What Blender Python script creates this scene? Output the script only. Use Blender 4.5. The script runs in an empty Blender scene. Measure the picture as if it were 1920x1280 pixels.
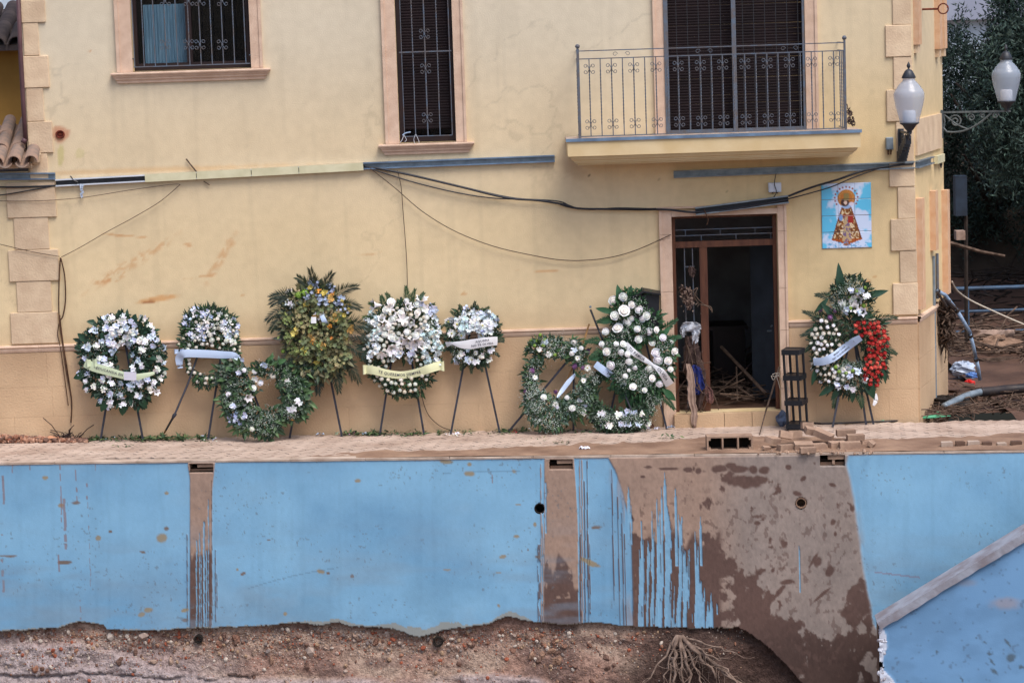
import bpy, bmesh, math, random
import numpy as np
from mathutils import Vector, Matrix, Euler

random.seed(7)
NR = np.random.RandomState(11)
scene = bpy.context.scene
COL = scene.collection

# ------------------------------------------------------------------ camera
FPX = 5000.0                                   # focal length in pixels of the 1920 px wide photograph
CAM = Vector((0.0, -32.5, 4.933))
PITCH = math.atan(590.0 / 5000.0)
ROLL = 0.0325
_d = Vector((0, math.cos(PITCH), -math.sin(PITCH)))
_u0 = Vector((0, math.sin(PITCH), math.cos(PITCH)))
_r0 = Vector((1, 0, 0))
_r = _r0 * math.cos(ROLL) - _u0 * math.sin(ROLL)
_u = _u0 * math.cos(ROLL) + _r0 * math.sin(ROLL)
cam_data = bpy.data.cameras.new("camera")
cam_data.sensor_width = 36.0
cam_data.lens = 36.0 * FPX / 1920.0
cam_data.clip_start = 0.5
cam_data.clip_end = 3000.0
cam = bpy.data.objects.new("camera", cam_data)
COL.objects.link(cam)
cam.matrix_world = Matrix(((_r.x, _u.x, -_d.x, CAM.x), (_r.y, _u.y, -_d.y, CAM.y), (_r.z, _u.z, -_d.z, CAM.z), (0, 0, 0, 1)))
scene.camera = cam

# ------------------------------------------------------------------ light
SUN_EL, SUN_AZ = math.radians(60), math.radians(34)      # azimuth from the camera side (-y) towards -x
world = bpy.data.worlds.new("World")
scene.world = world
world.use_nodes = True
wn = world.node_tree.nodes
wl = world.node_tree.links
bg = wn["Background"]
sky = wn.new("ShaderNodeTexSky")
sky.sky_type = 'NISHITA'
sky.sun_disc = False
sky.sun_elevation = SUN_EL
sky.sun_rotation = math.radians(180) + SUN_AZ * -1.0
sky.air_density = 1.0
sky.dust_density = 3.0
wl.new(sky.outputs[0], bg.inputs[0])
bg.inputs[1].default_value = 0.125
sun_data = bpy.data.lights.new("sun", 'SUN')
sun_data.energy = 1.75
sun_data.angle = math.radians(34)
sun_data.color = (1.0, 0.96, 0.91)
sun = bpy.data.objects.new("sun", sun_data)
COL.objects.link(sun)
_sd = Vector((math.sin(SUN_AZ) * math.cos(SUN_EL), -math.cos(SUN_AZ) * math.cos(SUN_EL), math.sin(SUN_EL)))
sun.rotation_euler = _sd.to_track_quat('Z', 'Y').to_euler()
sun.location = (0, -20, 30)
scene.view_settings.view_transform = 'Standard'
scene.view_settings.look = 'None'
scene.view_settings.exposure = 0.62
scene.view_settings.gamma = 1.0
scene.view_settings.use_curve_mapping = False
scene.render.engine = 'CYCLES'
scene.cycles.max_bounces = 6
scene.cycles.transparent_max_bounces = 12

# ------------------------------------------------------------------ measuring the photograph: pixel -> place on a real plane
GS = 0.0105                                     # the pavement falls gently to the right


def ray(px, py):
    return _d * FPX + _r * (px - 960.0) + _u * (640.0 - py)


def onP(px, py, p0, n):
    v = ray(px, py)
    t = (Vector(p0) - CAM).dot(n) / v.dot(n)
    return CAM + v * t


def onY(px, py, y=0.0):
    return onP(px, py, (0, y, 0), Vector((0, 1, 0)))


def onG(px, py, z=0.0):
    return onP(px, py, (0, 0, z), Vector((GS, 0, 1)))


def gz(x):
    return -GS * x


def proj(P):
    """P: (n,3) array -> pixel arrays"""
    Q = P - np.array(CAM)
    dd = Q @ np.array(_d)
    return 960 + FPX * (Q @ np.array(_r)) / dd, 640 - FPX * (Q @ np.array(_u)) / dd


def X(px, py, y=0.0):
    return onY(px, py, y).x


def Z(px, py, y=0.0):
    return onY(px, py, y).z


# ------------------------------------------------------------------ noise in numpy
class Noise:
    def __init__(self, seed):
        self.t = np.random.RandomState(seed).rand(256, 256)

    def v(self, x, y):
        xi = np.floor(x).astype(int); yi = np.floor(y).astype(int)
        fx = x - xi; fy = y - yi
        fx = fx * fx * (3 - 2 * fx); fy = fy * fy * (3 - 2 * fy)
        t = self.t
        a = t[yi & 255, xi & 255]; b = t[yi & 255, (xi + 1) & 255]
        c = t[(yi + 1) & 255, xi & 255]; d = t[(yi + 1) & 255, (xi + 1) & 255]
        return (a * (1 - fx) + b * fx) * (1 - fy) + (c * (1 - fx) + d * fx) * fy

    def f(self, x, y, o=4):
        s = 0; a = 0.5; w = 0
        for k in range(o):
            s = s + a * self.v(x * 2 ** k + 17.3 * k, y * 2 ** k + 5.1 * k); w += a; a *= 0.55
        return s / w


N1, N2, N3 = Noise(1), Noise(2), Noise(3)


def sm(a, b, x):
    t = np.clip((x - a) / (b - a), 0, 1)
    return t * t * (3 - 2 * t)


def srgb(r, g, b):
    def f(c):
        c /= 255.0
        return c / 12.92 if c <= 0.04045 else ((c + 0.055) / 1.055) ** 2.4
    return (f(r), f(g), f(b))


# ------------------------------------------------------------------ materials
def mat(name, col, col2=None, scale=6.0, rough=0.85, bump=0.0, bscale=40.0, metal=0.0, attr=False, spec=0.3,
        detail=5.0, stretch=None, lo=0.35, hi=0.65, coat=0.0, trans=0.0, bdist=0.01, rnd=0.0, sheen=0.0):
    m = bpy.data.materials.new(name)
    m.use_nodes = True
    nt = m.node_tree
    N, L = nt.nodes, nt.links
    b = N["Principled BSDF"]
    b.inputs["Roughness"].default_value = rough
    b.inputs["Metallic"].default_value = metal
    b.inputs["Specular IOR Level"].default_value = spec
    b.inputs["Coat Weight"].default_value = coat
    tc = N.new("ShaderNodeTexCoord")
    src = tc.outputs["Object"]
    if stretch:
        mp = N.new("ShaderNodeMapping")
        mp.inputs["Scale"].default_value = stretch
        L.new(src, mp.inputs[0]); src = mp.outputs[0]
    out = None
    if attr:
        at = N.new("ShaderNodeAttribute"); at.attribute_name = "Col"
        out = at.outputs["Color"]
    if col2 is not None:
        nz = N.new("ShaderNodeTexNoise")
        nz.inputs["Scale"].default_value = scale
        nz.inputs["Detail"].default_value = detail
        L.new(src, nz.inputs["Vector"])
        mr = N.new("ShaderNodeMapRange")
        mr.inputs[1].default_value = lo; mr.inputs[2].default_value = hi
        L.new(nz.outputs[0], mr.inputs[0])
        mx = N.new("ShaderNodeMix"); mx.data_type = 'RGBA'
        mx.inputs[6].default_value = (*col, 1); mx.inputs[7].default_value = (*col2, 1)
        L.new(mr.outputs[0], mx.inputs[0])
        if attr:
            mm = N.new("ShaderNodeMix"); mm.data_type = 'RGBA'; mm.blend_type = 'MULTIPLY'
            mm.inputs[0].default_value = 1.0
            L.new(out, mm.inputs[6]); L.new(mx.outputs[2], mm.inputs[7])
            out = mm.outputs[2]
        else:
            out = mx.outputs[2]
    if rnd > 0:                                   # every object its own shade of the same colour
        oi = N.new("ShaderNodeObjectInfo")
        mr2 = N.new("ShaderNodeMapRange")
        mr2.inputs[3].default_value = 1 - rnd; mr2.inputs[4].default_value = 1 + rnd * 0.6
        L.new(oi.outputs["Random"], mr2.inputs[0])
        hv = N.new("ShaderNodeHueSaturation")
        L.new(mr2.outputs[0], hv.inputs["Value"])
        if out is None:
            hv.inputs["Color"].default_value = (*col, 1)
        else:
            L.new(out, hv.inputs["Color"])
        out = hv.outputs[0]
    if out is None:
        b.inputs["Base Color"].default_value = (*col, 1)
    else:
        L.new(out, b.inputs["Base Color"])
    if bump > 0:
        nb = N.new("ShaderNodeTexNoise")
        nb.inputs["Scale"].default_value = bscale
        nb.inputs["Detail"].default_value = 6
        L.new(src, nb.inputs["Vector"])
        bp = N.new("ShaderNodeBump")
        bp.inputs["Strength"].default_value = bump
        bp.inputs["Distance"].default_value = bdist
        L.new(nb.outputs[0], bp.inputs["Height"])
        L.new(bp.outputs[0], b.inputs["Normal"])
    if trans > 0:
        tr = N.new("ShaderNodeBsdfTransparent")
        ms = N.new("ShaderNodeMixShader")
        ms.inputs[0].default_value = trans
        L.new(b.outputs[0], ms.inputs[1]); L.new(tr.outputs[0], ms.inputs[2])
        L.new(ms.outputs[0], N["Material Output"].inputs[0])
    return m


CREAM = srgb(214, 192, 156)
M = {}
M['render'] = mat("cream_render", (1, 1, 1), (0.94, 0.935, 0.93), scale=9, attr=True, rough=0.92, bump=0.5, bscale=70, bdist=0.006)
M['cream'] = mat("cream_paint", srgb(218, 196, 156), srgb(207, 182, 138), scale=3, rough=0.9, bump=0.2, bscale=60, bdist=0.004)
M['stone'] = mat("pink_travertine", srgb(216, 192, 162), srgb(200, 174, 146), scale=5, rough=0.92, bump=0.6, bscale=42, rnd=0.11, bdist=0.009, detail=9)
M['sillstone'] = mat("pale_pink_stone", srgb(216, 188, 166), srgb(200, 170, 148), scale=7, rough=0.85, bump=0.4, bscale=70, rnd=0.05)
M['orange_stone'] = mat("ochre_stone", srgb(214, 178, 146), srgb(206, 162, 128), scale=9, rough=0.85, bump=0.4, bscale=70, rnd=0.06)
M['plinth'] = mat("tan_plinth_stone", srgb(206, 176, 142), srgb(178, 148, 118), scale=.9, rough=0.9, bump=0.8, bscale=45, rnd=0.035, detail=8, bdist=0.008)
M['iron'] = mat("blue_grey_iron", srgb(92, 106, 124), srgb(98, 92, 92), scale=14, rough=0.6, metal=0.2, spec=0.5)
M['darkiron'] = mat("black_iron", srgb(40, 42, 50), srgb(30, 28, 30), scale=14, rough=0.55, spec=0.5)
M['easel'] = mat("dark_painted_wood", srgb(48, 50, 64), srgb(34, 34, 42), scale=12, rough=0.6, spec=0.5)
M['oldwood'] = mat("bare_wood", srgb(170, 130, 84), srgb(120, 92, 62), scale=10, rough=0.8)
M['doorwood'] = mat("reddish_door_wood", srgb(104, 66, 48), srgb(82, 50, 38), scale=4, stretch=(6, 6, 0.6), rough=0.55, bump=0.15, bscale=20)
M['darkwood'] = mat("dark_window_wood", srgb(46, 32, 32), srgb(34, 24, 26), scale=4, rough=0.5)
M['blind'] = mat("brown_roller_blind", srgb(33, 23, 26), srgb(26, 19, 22), scale=4, rough=0.7, spec=0.15)
M['bluecurtain'] = mat("pale_blue_curtain", srgb(132, 172, 198), srgb(104, 146, 174), scale=5, stretch=(5, 1, .5), rough=0.5)
M['glass'] = mat("window_glass", srgb(12, 18, 24), rough=0.06, spec=0.6, trans=0.80)
M['darkroom'] = mat("dark_room_paint", srgb(168, 168, 172), srgb(130, 126, 126), scale=2, rough=0.95)
M['bluedoor'] = mat("grey_blue_room_door", srgb(66, 74, 84), srgb(52, 58, 66), scale=3, rough=0.8)
M['galv'] = mat("grey_steel_tray", srgb(138, 150, 160), srgb(112, 124, 134), scale=9, rough=0.45, metal=0.3, spec=0.5)
M['bluetray'] = mat("blue_grey_steel_tray", srgb(118, 144, 172), srgb(96, 116, 140), scale=6, rough=0.45, metal=0.3, spec=0.5)
M['creamtray'] = mat("cream_tray_cover", srgb(214, 208, 176), srgb(196, 190, 156), scale=5, rough=0.6)
M['whitetray'] = mat("white_plastic", srgb(206, 210, 218), srgb(190, 196, 206), scale=5, rough=0.5)
M['cable'] = mat("black_cable", srgb(34, 36, 44), rough=0.5, spec=0.4)
M['wire'] = mat("brown_wire", srgb(74, 58, 50), rough=0.7)
M['vine'] = mat("dry_brown_stem", srgb(96, 68, 50), srgb(66, 46, 36), scale=20, rough=0.9)
M['tile'] = mat("clay_roof_tile", srgb(166, 134, 114), srgb(128, 112, 102), scale=6, rough=0.9, bump=0.4, bscale=40, rnd=0.12)
M['darktile'] = mat("dark_old_roof_tile", srgb(84, 74, 72), srgb(56, 50, 52), scale=5, rough=0.9, rnd=0.15)
M['ochrewall'] = mat("ochre_plaster", srgb(168, 128, 66), srgb(148, 112, 58), scale=2, rough=0.95)
M['drain'] = mat("brown_drainpipe", srgb(96, 68, 70), srgb(78, 54, 58), scale=5, rough=0.5)
M['farwall'] = mat("pale_grey_far_wall", srgb(188, 200, 212), srgb(174, 188, 202), scale=.6, rough=0.95)
M['farroof'] = mat("grey_far_roof", srgb(160, 166, 182), srgb(146, 150, 168), scale=.8, rough=0.95)
M['wall'] = mat("blue_painted_wall", (1, 1, 1), (0.9, 0.92, 0.94), scale=1.7, attr=True, rough=0.8, bump=0.22, bscale=60, detail=8, bdist=0.006, spec=0.25)
M['soil'] = mat("eroded_gravel_soil", (1, 1, 1), (0.55, 0.53, 0.52), scale=22, attr=True, rough=0.95, bump=0.9, bscale=45, bdist=0.03, detail=9)
M['pebble'] = mat("river_pebble", (1, 1, 1), (0.8, 0.8, 0.8), scale=20, attr=True, rough=0.9)
M['mud'] = mat("drying_brown_mud", srgb(150, 122, 102), srgb(118, 92, 76), scale=2.4, rough=0.85, bump=0.7, bscale=14, bdist=0.02, detail=8)
M['wetmud'] = mat("wet_brown_mud", srgb(106, 80, 66), srgb(76, 56, 46), scale=1.4, rough=0.6, bump=0.8, bscale=6, bdist=0.04, detail=8)
M['paver'] = mat("dusty_pink_paver", srgb(190, 170, 156), srgb(160, 138, 124), scale=1.6, rough=0.9, bump=0.4, bscale=40, rnd=0.1)
M['mortar'] = mat("dusty_joint_sand", srgb(126, 102, 88), srgb(104, 84, 72), scale=6, rough=0.95)
M['kerb'] = mat("dusty_concrete", srgb(190, 172, 158), srgb(156, 136, 122), scale=5, rough=0.9, bump=0.4, bscale=30, rnd=0.06)
M['brick'] = mat("dusty_clay_brick", srgb(170, 142, 122), srgb(142, 116, 100), scale=8, rough=0.95, bump=0.4, bscale=50, rnd=0.16)
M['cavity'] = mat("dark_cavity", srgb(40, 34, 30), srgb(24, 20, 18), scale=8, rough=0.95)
M['root'] = mat("pale_muddy_root", srgb(138, 118, 106), srgb(100, 82, 72), scale=14, rough=0.9)
M['leaf'] = mat("wreath_leaf", (1, 1, 1), (0.75, 0.75, 0.75), scale=20, attr=True, rough=0.5, spec=0.4)
M['petal'] = mat("flower_petal", (1, 1, 1), (0.93, 0.93, 0.93), scale=30, attr=True, rough=0.65, spec=0.2)
M['ribbonw'] = mat("white_satin_ribbon", srgb(222, 222, 226), rough=0.35, spec=0.5)
M['ribbonb'] = mat("pale_blue_satin_ribbon", srgb(186, 204, 232), rough=0.35, spec=0.5)
M['ribbony'] = mat("pale_yellow_satin_ribbon", srgb(222, 222, 180), rough=0.35, spec=0.5)
M['ribbong'] = mat("pale_green_satin_ribbon", srgb(196, 208, 176), rough=0.35, spec=0.5)
M['letter'] = mat("dark_ribbon_lettering", srgb(70, 70, 86), rough=0.6)
M['card'] = mat("white_card", srgb(230, 230, 246), rough=0.6)
M['blackplastic'] = mat("black_plastic", srgb(20, 22, 28), srgb(28, 30, 36), scale=6, rough=0.45, spec=0.35)
M['globe'] = mat("frosted_globe", srgb(178, 190, 208), rough=0.2, spec=0.7, trans=0.5)
M['lampcore'] = mat("white_lamp_holder", srgb(236, 240, 250), rough=0.4)
M['lampmetal'] = mat("lamp_black_metal", srgb(34, 38, 48), srgb(50, 54, 62), scale=20, rough=0.5, spec=0.5)
M['bracket'] = mat("grey_green_bracket", srgb(104, 112, 114), srgb(78, 84, 88), scale=20, rough=0.6)
M['whitebox'] = mat("white_junction_box", srgb(206, 214, 226), rough=0.5)
M['glazed'] = mat("glazed_picture_tile", (1, 1, 1), attr=True, rough=0.22, spec=0.6, coat=0.4)
M['treeleaf'] = mat("dark_tree_leaf", (1, 1, 1), (0.7, 0.7, 0.7), scale=3, attr=True, rough=0.6, spec=0.3)
M['bark'] = mat("dark_bark", srgb(58, 48, 42), srgb(38, 32, 30), scale=10, rough=0.95)
M['blueiron'] = mat("blue_painted_railing", srgb(66, 92, 120), srgb(56, 72, 92), scale=8, rough=0.5)
M['bluepipe'] = mat("pale_blue_pipe", srgb(160, 184, 212), srgb(120, 140, 168), scale=10, rough=0.4)
M['hose'] = mat("black_corrugated_hose", srgb(36, 34, 38), srgb(60, 50, 46), scale=8, rough=0.5)
M['rope'] = mat("pale_rope", srgb(190, 180, 166), rough=0.9)
M['ragwhite'] = mat("muddy_white_cloth", srgb(196, 202, 214), srgb(150, 148, 150), scale=9, rough=0.95)
M['ragblue'] = mat("deep_blue_cloth", srgb(36, 52, 128), srgb(30, 34, 70), scale=9, rough=0.95)
M['ragtan'] = mat("muddy_tan_cloth", srgb(168, 144, 130), srgb(132, 110, 98), scale=9, rough=0.95)
M['ragbrown'] = mat("muddy_brown_rag", srgb(92, 74, 68), srgb(60, 46, 44), scale=12, rough=0.95)
M['ragpink'] = mat("dull_pink_cloth", srgb(126, 90, 84), srgb(96, 68, 66), scale=9, rough=0.95)
M['plasticbag'] = mat("pale_plastic_bag", srgb(190, 204, 224), srgb(150, 160, 180), scale=10, rough=0.35)
M['green'] = mat("green_plastic_tape", srgb(120, 200, 160), srgb(70, 150, 110), scale=10, rough=0.4)
M['red'] = mat("red_plastic", srgb(200, 40, 36), rough=0.5)
M['litter'] = mat("fallen_litter", (1, 1, 1), attr=True, rough=0.7)
M['twig'] = mat("muddy_twig", srgb(104, 86, 74), srgb(64, 50, 42), scale=12, rough=0.95)
M['bluewall2'] = mat("ramp_blue_paint", srgb(112, 152, 192), srgb(98, 136, 172), scale=2.2, rough=0.85, bump=0.25, bscale=50, detail=8, bdist=0.006)
M['whiteplaster'] = mat("broken_white_plaster", srgb(206, 210, 222), srgb(150, 138, 140), scale=9, rough=0.9, bump=0.6, bscale=25, bdist=0.02)
M['coping'] = mat("worn_grey_coping", srgb(152, 156, 168), srgb(128, 122, 128), scale=5, rough=0.9, bump=0.4, bscale=30)
M['rust'] = mat("rusty_iron_ring", srgb(120, 52, 34), srgb(70, 30, 26), scale=30, rough=0.9)


# ------------------------------------------------------------------ objects
def tag(o, label=None, cat=None, group=None, kind=None):
    if label: o['label'] = label
    if cat: o['category'] = cat
    if group: o['group'] = group
    if kind: o['kind'] = kind
    return o


def wloc(o):
    v = Vector((0, 0, 0))
    while o is not None:
        v = v + o.location
        o = o.parent
    return v


def root(name, loc, label=None, cat=None, group=None, kind=None):
    o = bpy.data.objects.new(name, None)
    o.empty_display_size = 0.1
    COL.objects.link(o)
    o.location = loc
    return tag(o, label, cat, group, kind)


class MB:
    def __init__(self):
        self.v = []; self.f = []; self.c = []; self.cur = None

    def add(self, vs, fs, col=None):
        n = len(self.v)
        self.v.extend([tuple(p) for p in vs])
        self.f.extend([tuple(i + n for i in f) for f in fs])
        if col is not None or self.cur is not None:
            self.c.extend([col if col is not None else self.cur] * len(vs))

    def box(self, x0, x1, y0, y1, z0, z1, col=None):
        self.add([(x0, y0, z0), (x1, y0, z0), (x1, y1, z0), (x0, y1, z0), (x0, y0, z1), (x1, y0, z1), (x1, y1, z1), (x0, y1, z1)],
                 [(0, 3, 2, 1), (4, 5, 6, 7), (0, 1, 5, 4), (1, 2, 6, 5), (2, 3, 7, 6), (3, 0, 4, 7)], col)

    def obox(self, c, ex, ey, ez, col=None):
        c, ex, ey, ez = Vector(c), Vector(ex), Vector(ey), Vector(ez)
        vs = [c + ex * a + ey * b + ez * d for d in (-1, 1) for a, b in ((-1, -1), (1, -1), (1, 1), (-1, 1))]
        self.add(vs, [(0, 3, 2, 1), (4, 5, 6, 7), (0, 1, 5, 4), (1, 2, 6, 5), (2, 3, 7, 6), (3, 0, 4, 7)], col)

    def tube(self, pts, r, n=6, col=None, caps=True):
        pts = [Vector(p) for p in pts]
        rs = r if isinstance(r, (list, tuple)) else [r] * len(pts)
        vs = []; fs = []
        prev = None
        for i, p in enumerate(pts):
            t = (pts[min(i + 1, len(pts) - 1)] - pts[max(i - 1, 0)])
            if t.length < 1e-9: t = Vector((0, 0, 1))
            t.normalize()
            if prev is None:
                a = t.cross(Vector((0, 0, 1)))
                if a.length < 1e-3: a = t.cross(Vector((1, 0, 0)))
            else:
                a = prev - t * prev.dot(t)
                if a.length < 1e-4: a = t.orthogonal()
            a.normalize(); prev = a
            b = t.cross(a)
            for k in range(n):
                q = 2 * math.pi * k / n
                vs.append(p + (a * math.cos(q) + b * math.sin(q)) * rs[i])
        for i in range(len(pts) - 1):
            for k in range(n):
                k2 = (k + 1) % n
                fs.append((i * n + k, i * n + k2, (i + 1) * n + k2, (i + 1) * n + k))
        if caps:
            fs.append(tuple(range(n))[::-1]); fs.append(tuple((len(pts) - 1) * n + k for k in range(n)))
        self.add(vs, fs, col)

    def lathe(self, prof, c=(0, 0, 0), n=20, col=None):
        c = Vector(c); vs = []; fs = []
        for (r, z) in prof:
            for k in range(n):
                q = 2 * math.pi * k / n
                vs.append(c + Vector((r * math.cos(q), r * math.sin(q), z)))
        for i in range(len(prof) - 1):
            for k in range(n):
                k2 = (k + 1) % n
                fs.append((i * n + k, i * n + k2, (i + 1) * n + k2, (i + 1) * n + k))
        self.add(vs, fs, col)

    def prism(self, poly, y0, y1, col=None):
        """poly of (x,z) counter-clockwise seen from the front (-y)"""
        n = len(poly)
        vs = [(x, y0, z) for x, z in poly] + [(x, y1, z) for x, z in poly]
        fs = [tuple(range(n)), tuple(range(2 * n - 1, n - 1, -1))]
        for i in range(n):
            j = (i + 1) % n
            fs.append((i, i + n, j + n, j))
        self.add(vs, fs, col)

    def mould(self, x0, x1, prof, ret0=True, ret1=True):
        """moulding along x against the plane y=0; prof = [(projection, z)] top to bottom, with returned ends"""
        n = len(prof); vs = []
        for s in (0, 1):
            for p, z in prof:
                e = (p if (ret0 if s == 0 else ret1) else 0)
                vs.append(((x0 - e) if s == 0 else (x1 + e), -p, z))
        for s in (0, 1):
            for p, z in prof:
                e = (p if (ret0 if s == 0 else ret1) else 0)
                vs.append(((x0 - e) if s == 0 else (x1 + e), 0.02, z))
        fs = []
        for i in range(n - 1):
            fs.append((i, i + 1, n + i + 1, n + i))
            fs.append((2 * n + i, 2 * n + i + 1, i + 1, i))
            fs.append((n + i, n + i + 1, 3 * n + i + 1, 3 * n + i))
        fs.append((0, n, 3 * n, 2 * n)); fs.append((n - 1, 3 * n - 1, 4 * n - 1, 2 * n - 1)[::-1])
        self.add(vs, fs)

    def build(self, name, m, parent=None, smooth=False, **tags):
        me = bpy.data.meshes.new(name)
        off = wloc(parent) if parent is not None else Vector((0, 0, 0))
        o = bpy.data.objects.new(name, me)
        if parent is None and self.v:                      # origin at the thing's own base
            a = np.array(self.v)
            off = Vector(((a[:, 0].min() + a[:, 0].max()) / 2, (a[:, 1].min() + a[:, 1].max()) / 2, a[:, 2].min()))
            o.location = off
        else:
            o.parent = parent
        me.from_pydata([(p[0] - off.x, p[1] - off.y, p[2] - off.z) for p in self.v], [], self.f)
        if self.c and len(self.c) == len(self.v):
            ca = me.color_attributes.new("Col", 'FLOAT_COLOR', 'POINT')
            buf = np.ones((len(self.v), 4), dtype=np.float32)
            buf[:, :3] = np.array([c[:3] for c in self.c], dtype=np.float32)
            ca.data.foreach_set("color", buf.ravel())
        if smooth:
            me.polygons.foreach_set("use_smooth", [True] * len(me.polygons))
        me.materials.append(m)
        me.update()
        COL.objects.link(o)
        return tag(o, **tags)


def np_mesh(name, V, F, C, m, parent=None, smooth=False, **tags):
    """big grid meshes from numpy arrays: V (n,3), F (k,4)"""
    me = bpy.data.meshes.new(name)
    off = np.array(wloc(parent)) if parent is not None else np.zeros(3)
    me.vertices.add(len(V)); me.vertices.foreach_set("co", (V - off).astype(np.float32).ravel())
    me.loops.add(F.size); me.loops.foreach_set("vertex_index", F.astype(np.int32).ravel())
    me.polygons.add(len(F))
    me.polygons.foreach_set("loop_start", np.arange(0, F.size, F.shape[1], dtype=np.int32))
    me.polygons.foreach_set("loop_total", np.full(len(F), F.shape[1], dtype=np.int32))
    if smooth: me.polygons.foreach_set("use_smooth", np.ones(len(F), dtype=bool))
    me.update(calc_edges=True)
    if C is not None:
        ca = me.color_attributes.new("Col", 'FLOAT_COLOR', 'POINT')
        buf = np.ones((len(V), 4), dtype=np.float32); buf[:, :3] = C
        ca.data.foreach_set("color", buf.ravel())
    me.materials.append(m)
    o = bpy.data.objects.new(name, me)
    o.parent = parent
    COL.objects.link(o)
    return tag(o, **tags)


def inst(src, name, parent, loc, rot=(0, 0, 0), sc=1.0):
    """another copy of a part, sharing its mesh; loc in world coordinates"""
    o = bpy.data.objects.new(name, src)
    COL.objects.link(o)
    o.parent = parent
    o.location = Vector(loc) - (wloc(parent) if parent is not None else Vector((0, 0, 0)))
    o.rotation_euler = rot
    o.scale = (sc, sc, sc) if isinstance(sc, (int, float)) else sc
    return o


def mesh_of(mb, name, m, smooth=False):
    me = bpy.data.meshes.new(name)
    me.from_pydata(mb.v, [], mb.f)
    if mb.c and len(mb.c) == len(mb.v):
        ca = me.color_attributes.new("Col", 'FLOAT_COLOR', 'POINT')
        buf = np.ones((len(mb.v), 4), dtype=np.float32)
        buf[:, :3] = np.array([c[:3] for c in mb.c], dtype=np.float32)
        ca.data.foreach_set("color", buf.ravel())
    if smooth: me.polygons.foreach_set("use_smooth", [True] * len(me.polygons))
    me.materials.append(m)
    me.update()
    return me


def px_path(pts, y=-0.03):
    """pixel polyline -> smooth curve of points on the plane y (or per-point y as third value)"""
    P = []
    for p in pts:
        P.append(onY(p[0], p[1], p[2] if len(p) > 2 else y))
    out = []
    for i in range(len(P) - 1):
        p0 = P[max(i - 1, 0)]; p1 = P[i]; p2 = P[i + 1]; p3 = P[min(i + 2, len(P) - 1)]
        for k in range(6):
            t = k / 6
            out.append(0.5 * ((2 * p1) + (p2 - p0) * t + (2 * p0 - 5 * p1 + 4 * p2 - p3) * t * t + (3 * p1 - p0 - 3 * p2 + p3) * t ** 3))
    out.append(P[-1])
    return out
# ================================================================== THE HOUSE
house = root("house", (0, 0, 0), "cream rendered house with stone quoins, barred windows and a balcony above the wreaths", "house")
AX = 0.02                                            # every leaf of geometry is set off the next by a couple of mm
xL = X(50, 250)
xR = X(1717, 420)
ZB = -0.35; ZT = 7.2
zDado = Z(960, 619)
# openings (x0, x1, z0, z1)
W1 = (X(247, 70), X(469, 70), Z(360, 131), 7.0)
W2 = (X(744, 130), X(851, 130), Z(800, 267), 7.0)
BD = (X(1246, 130), X(1510, 130), Z(1378, 250), 7.0)
DR = (X(1263, 590), X(1461, 590), Z(1362, 772), Z(1360, 403))
zL = Z(20, 322)                                      # top of the low adjoining wall on the left
XFAR = -9.0


def grid_lines(a, b, step, extra):
    g = list(np.linspace(a, b, max(2, int(round((b - a) / step)) + 1)))
    for e in extra:
        if a < e < b:
            g.append(e)
    g = sorted(g)
    out = [g[0]]
    ex = set(extra)
    for q in g[1:]:
        if q - out[-1] < step * 0.3:
            if q in ex: out[-1] = q
            continue
        out.append(q)
    return np.array(out)


def stamp(px, py, cx, cy, rx, ry, ang=0.0, noise=0.25, seed=0.0, soft=0.25):
    c, s = math.cos(math.radians(ang)), math.sin(math.radians(ang))
    dx, dy = px - cx, py - cy
    a = (dx * c + dy * s) / rx; b = (-dx * s + dy * c) / ry
    q = np.sqrt(a * a + b * b) + noise * (N1.f(px * 0.09 + seed, py * 0.09 + 3.1 * seed, 3) - 0.5) * 3
    return 1 - sm(1 - soft, 1 + soft, q)


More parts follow.
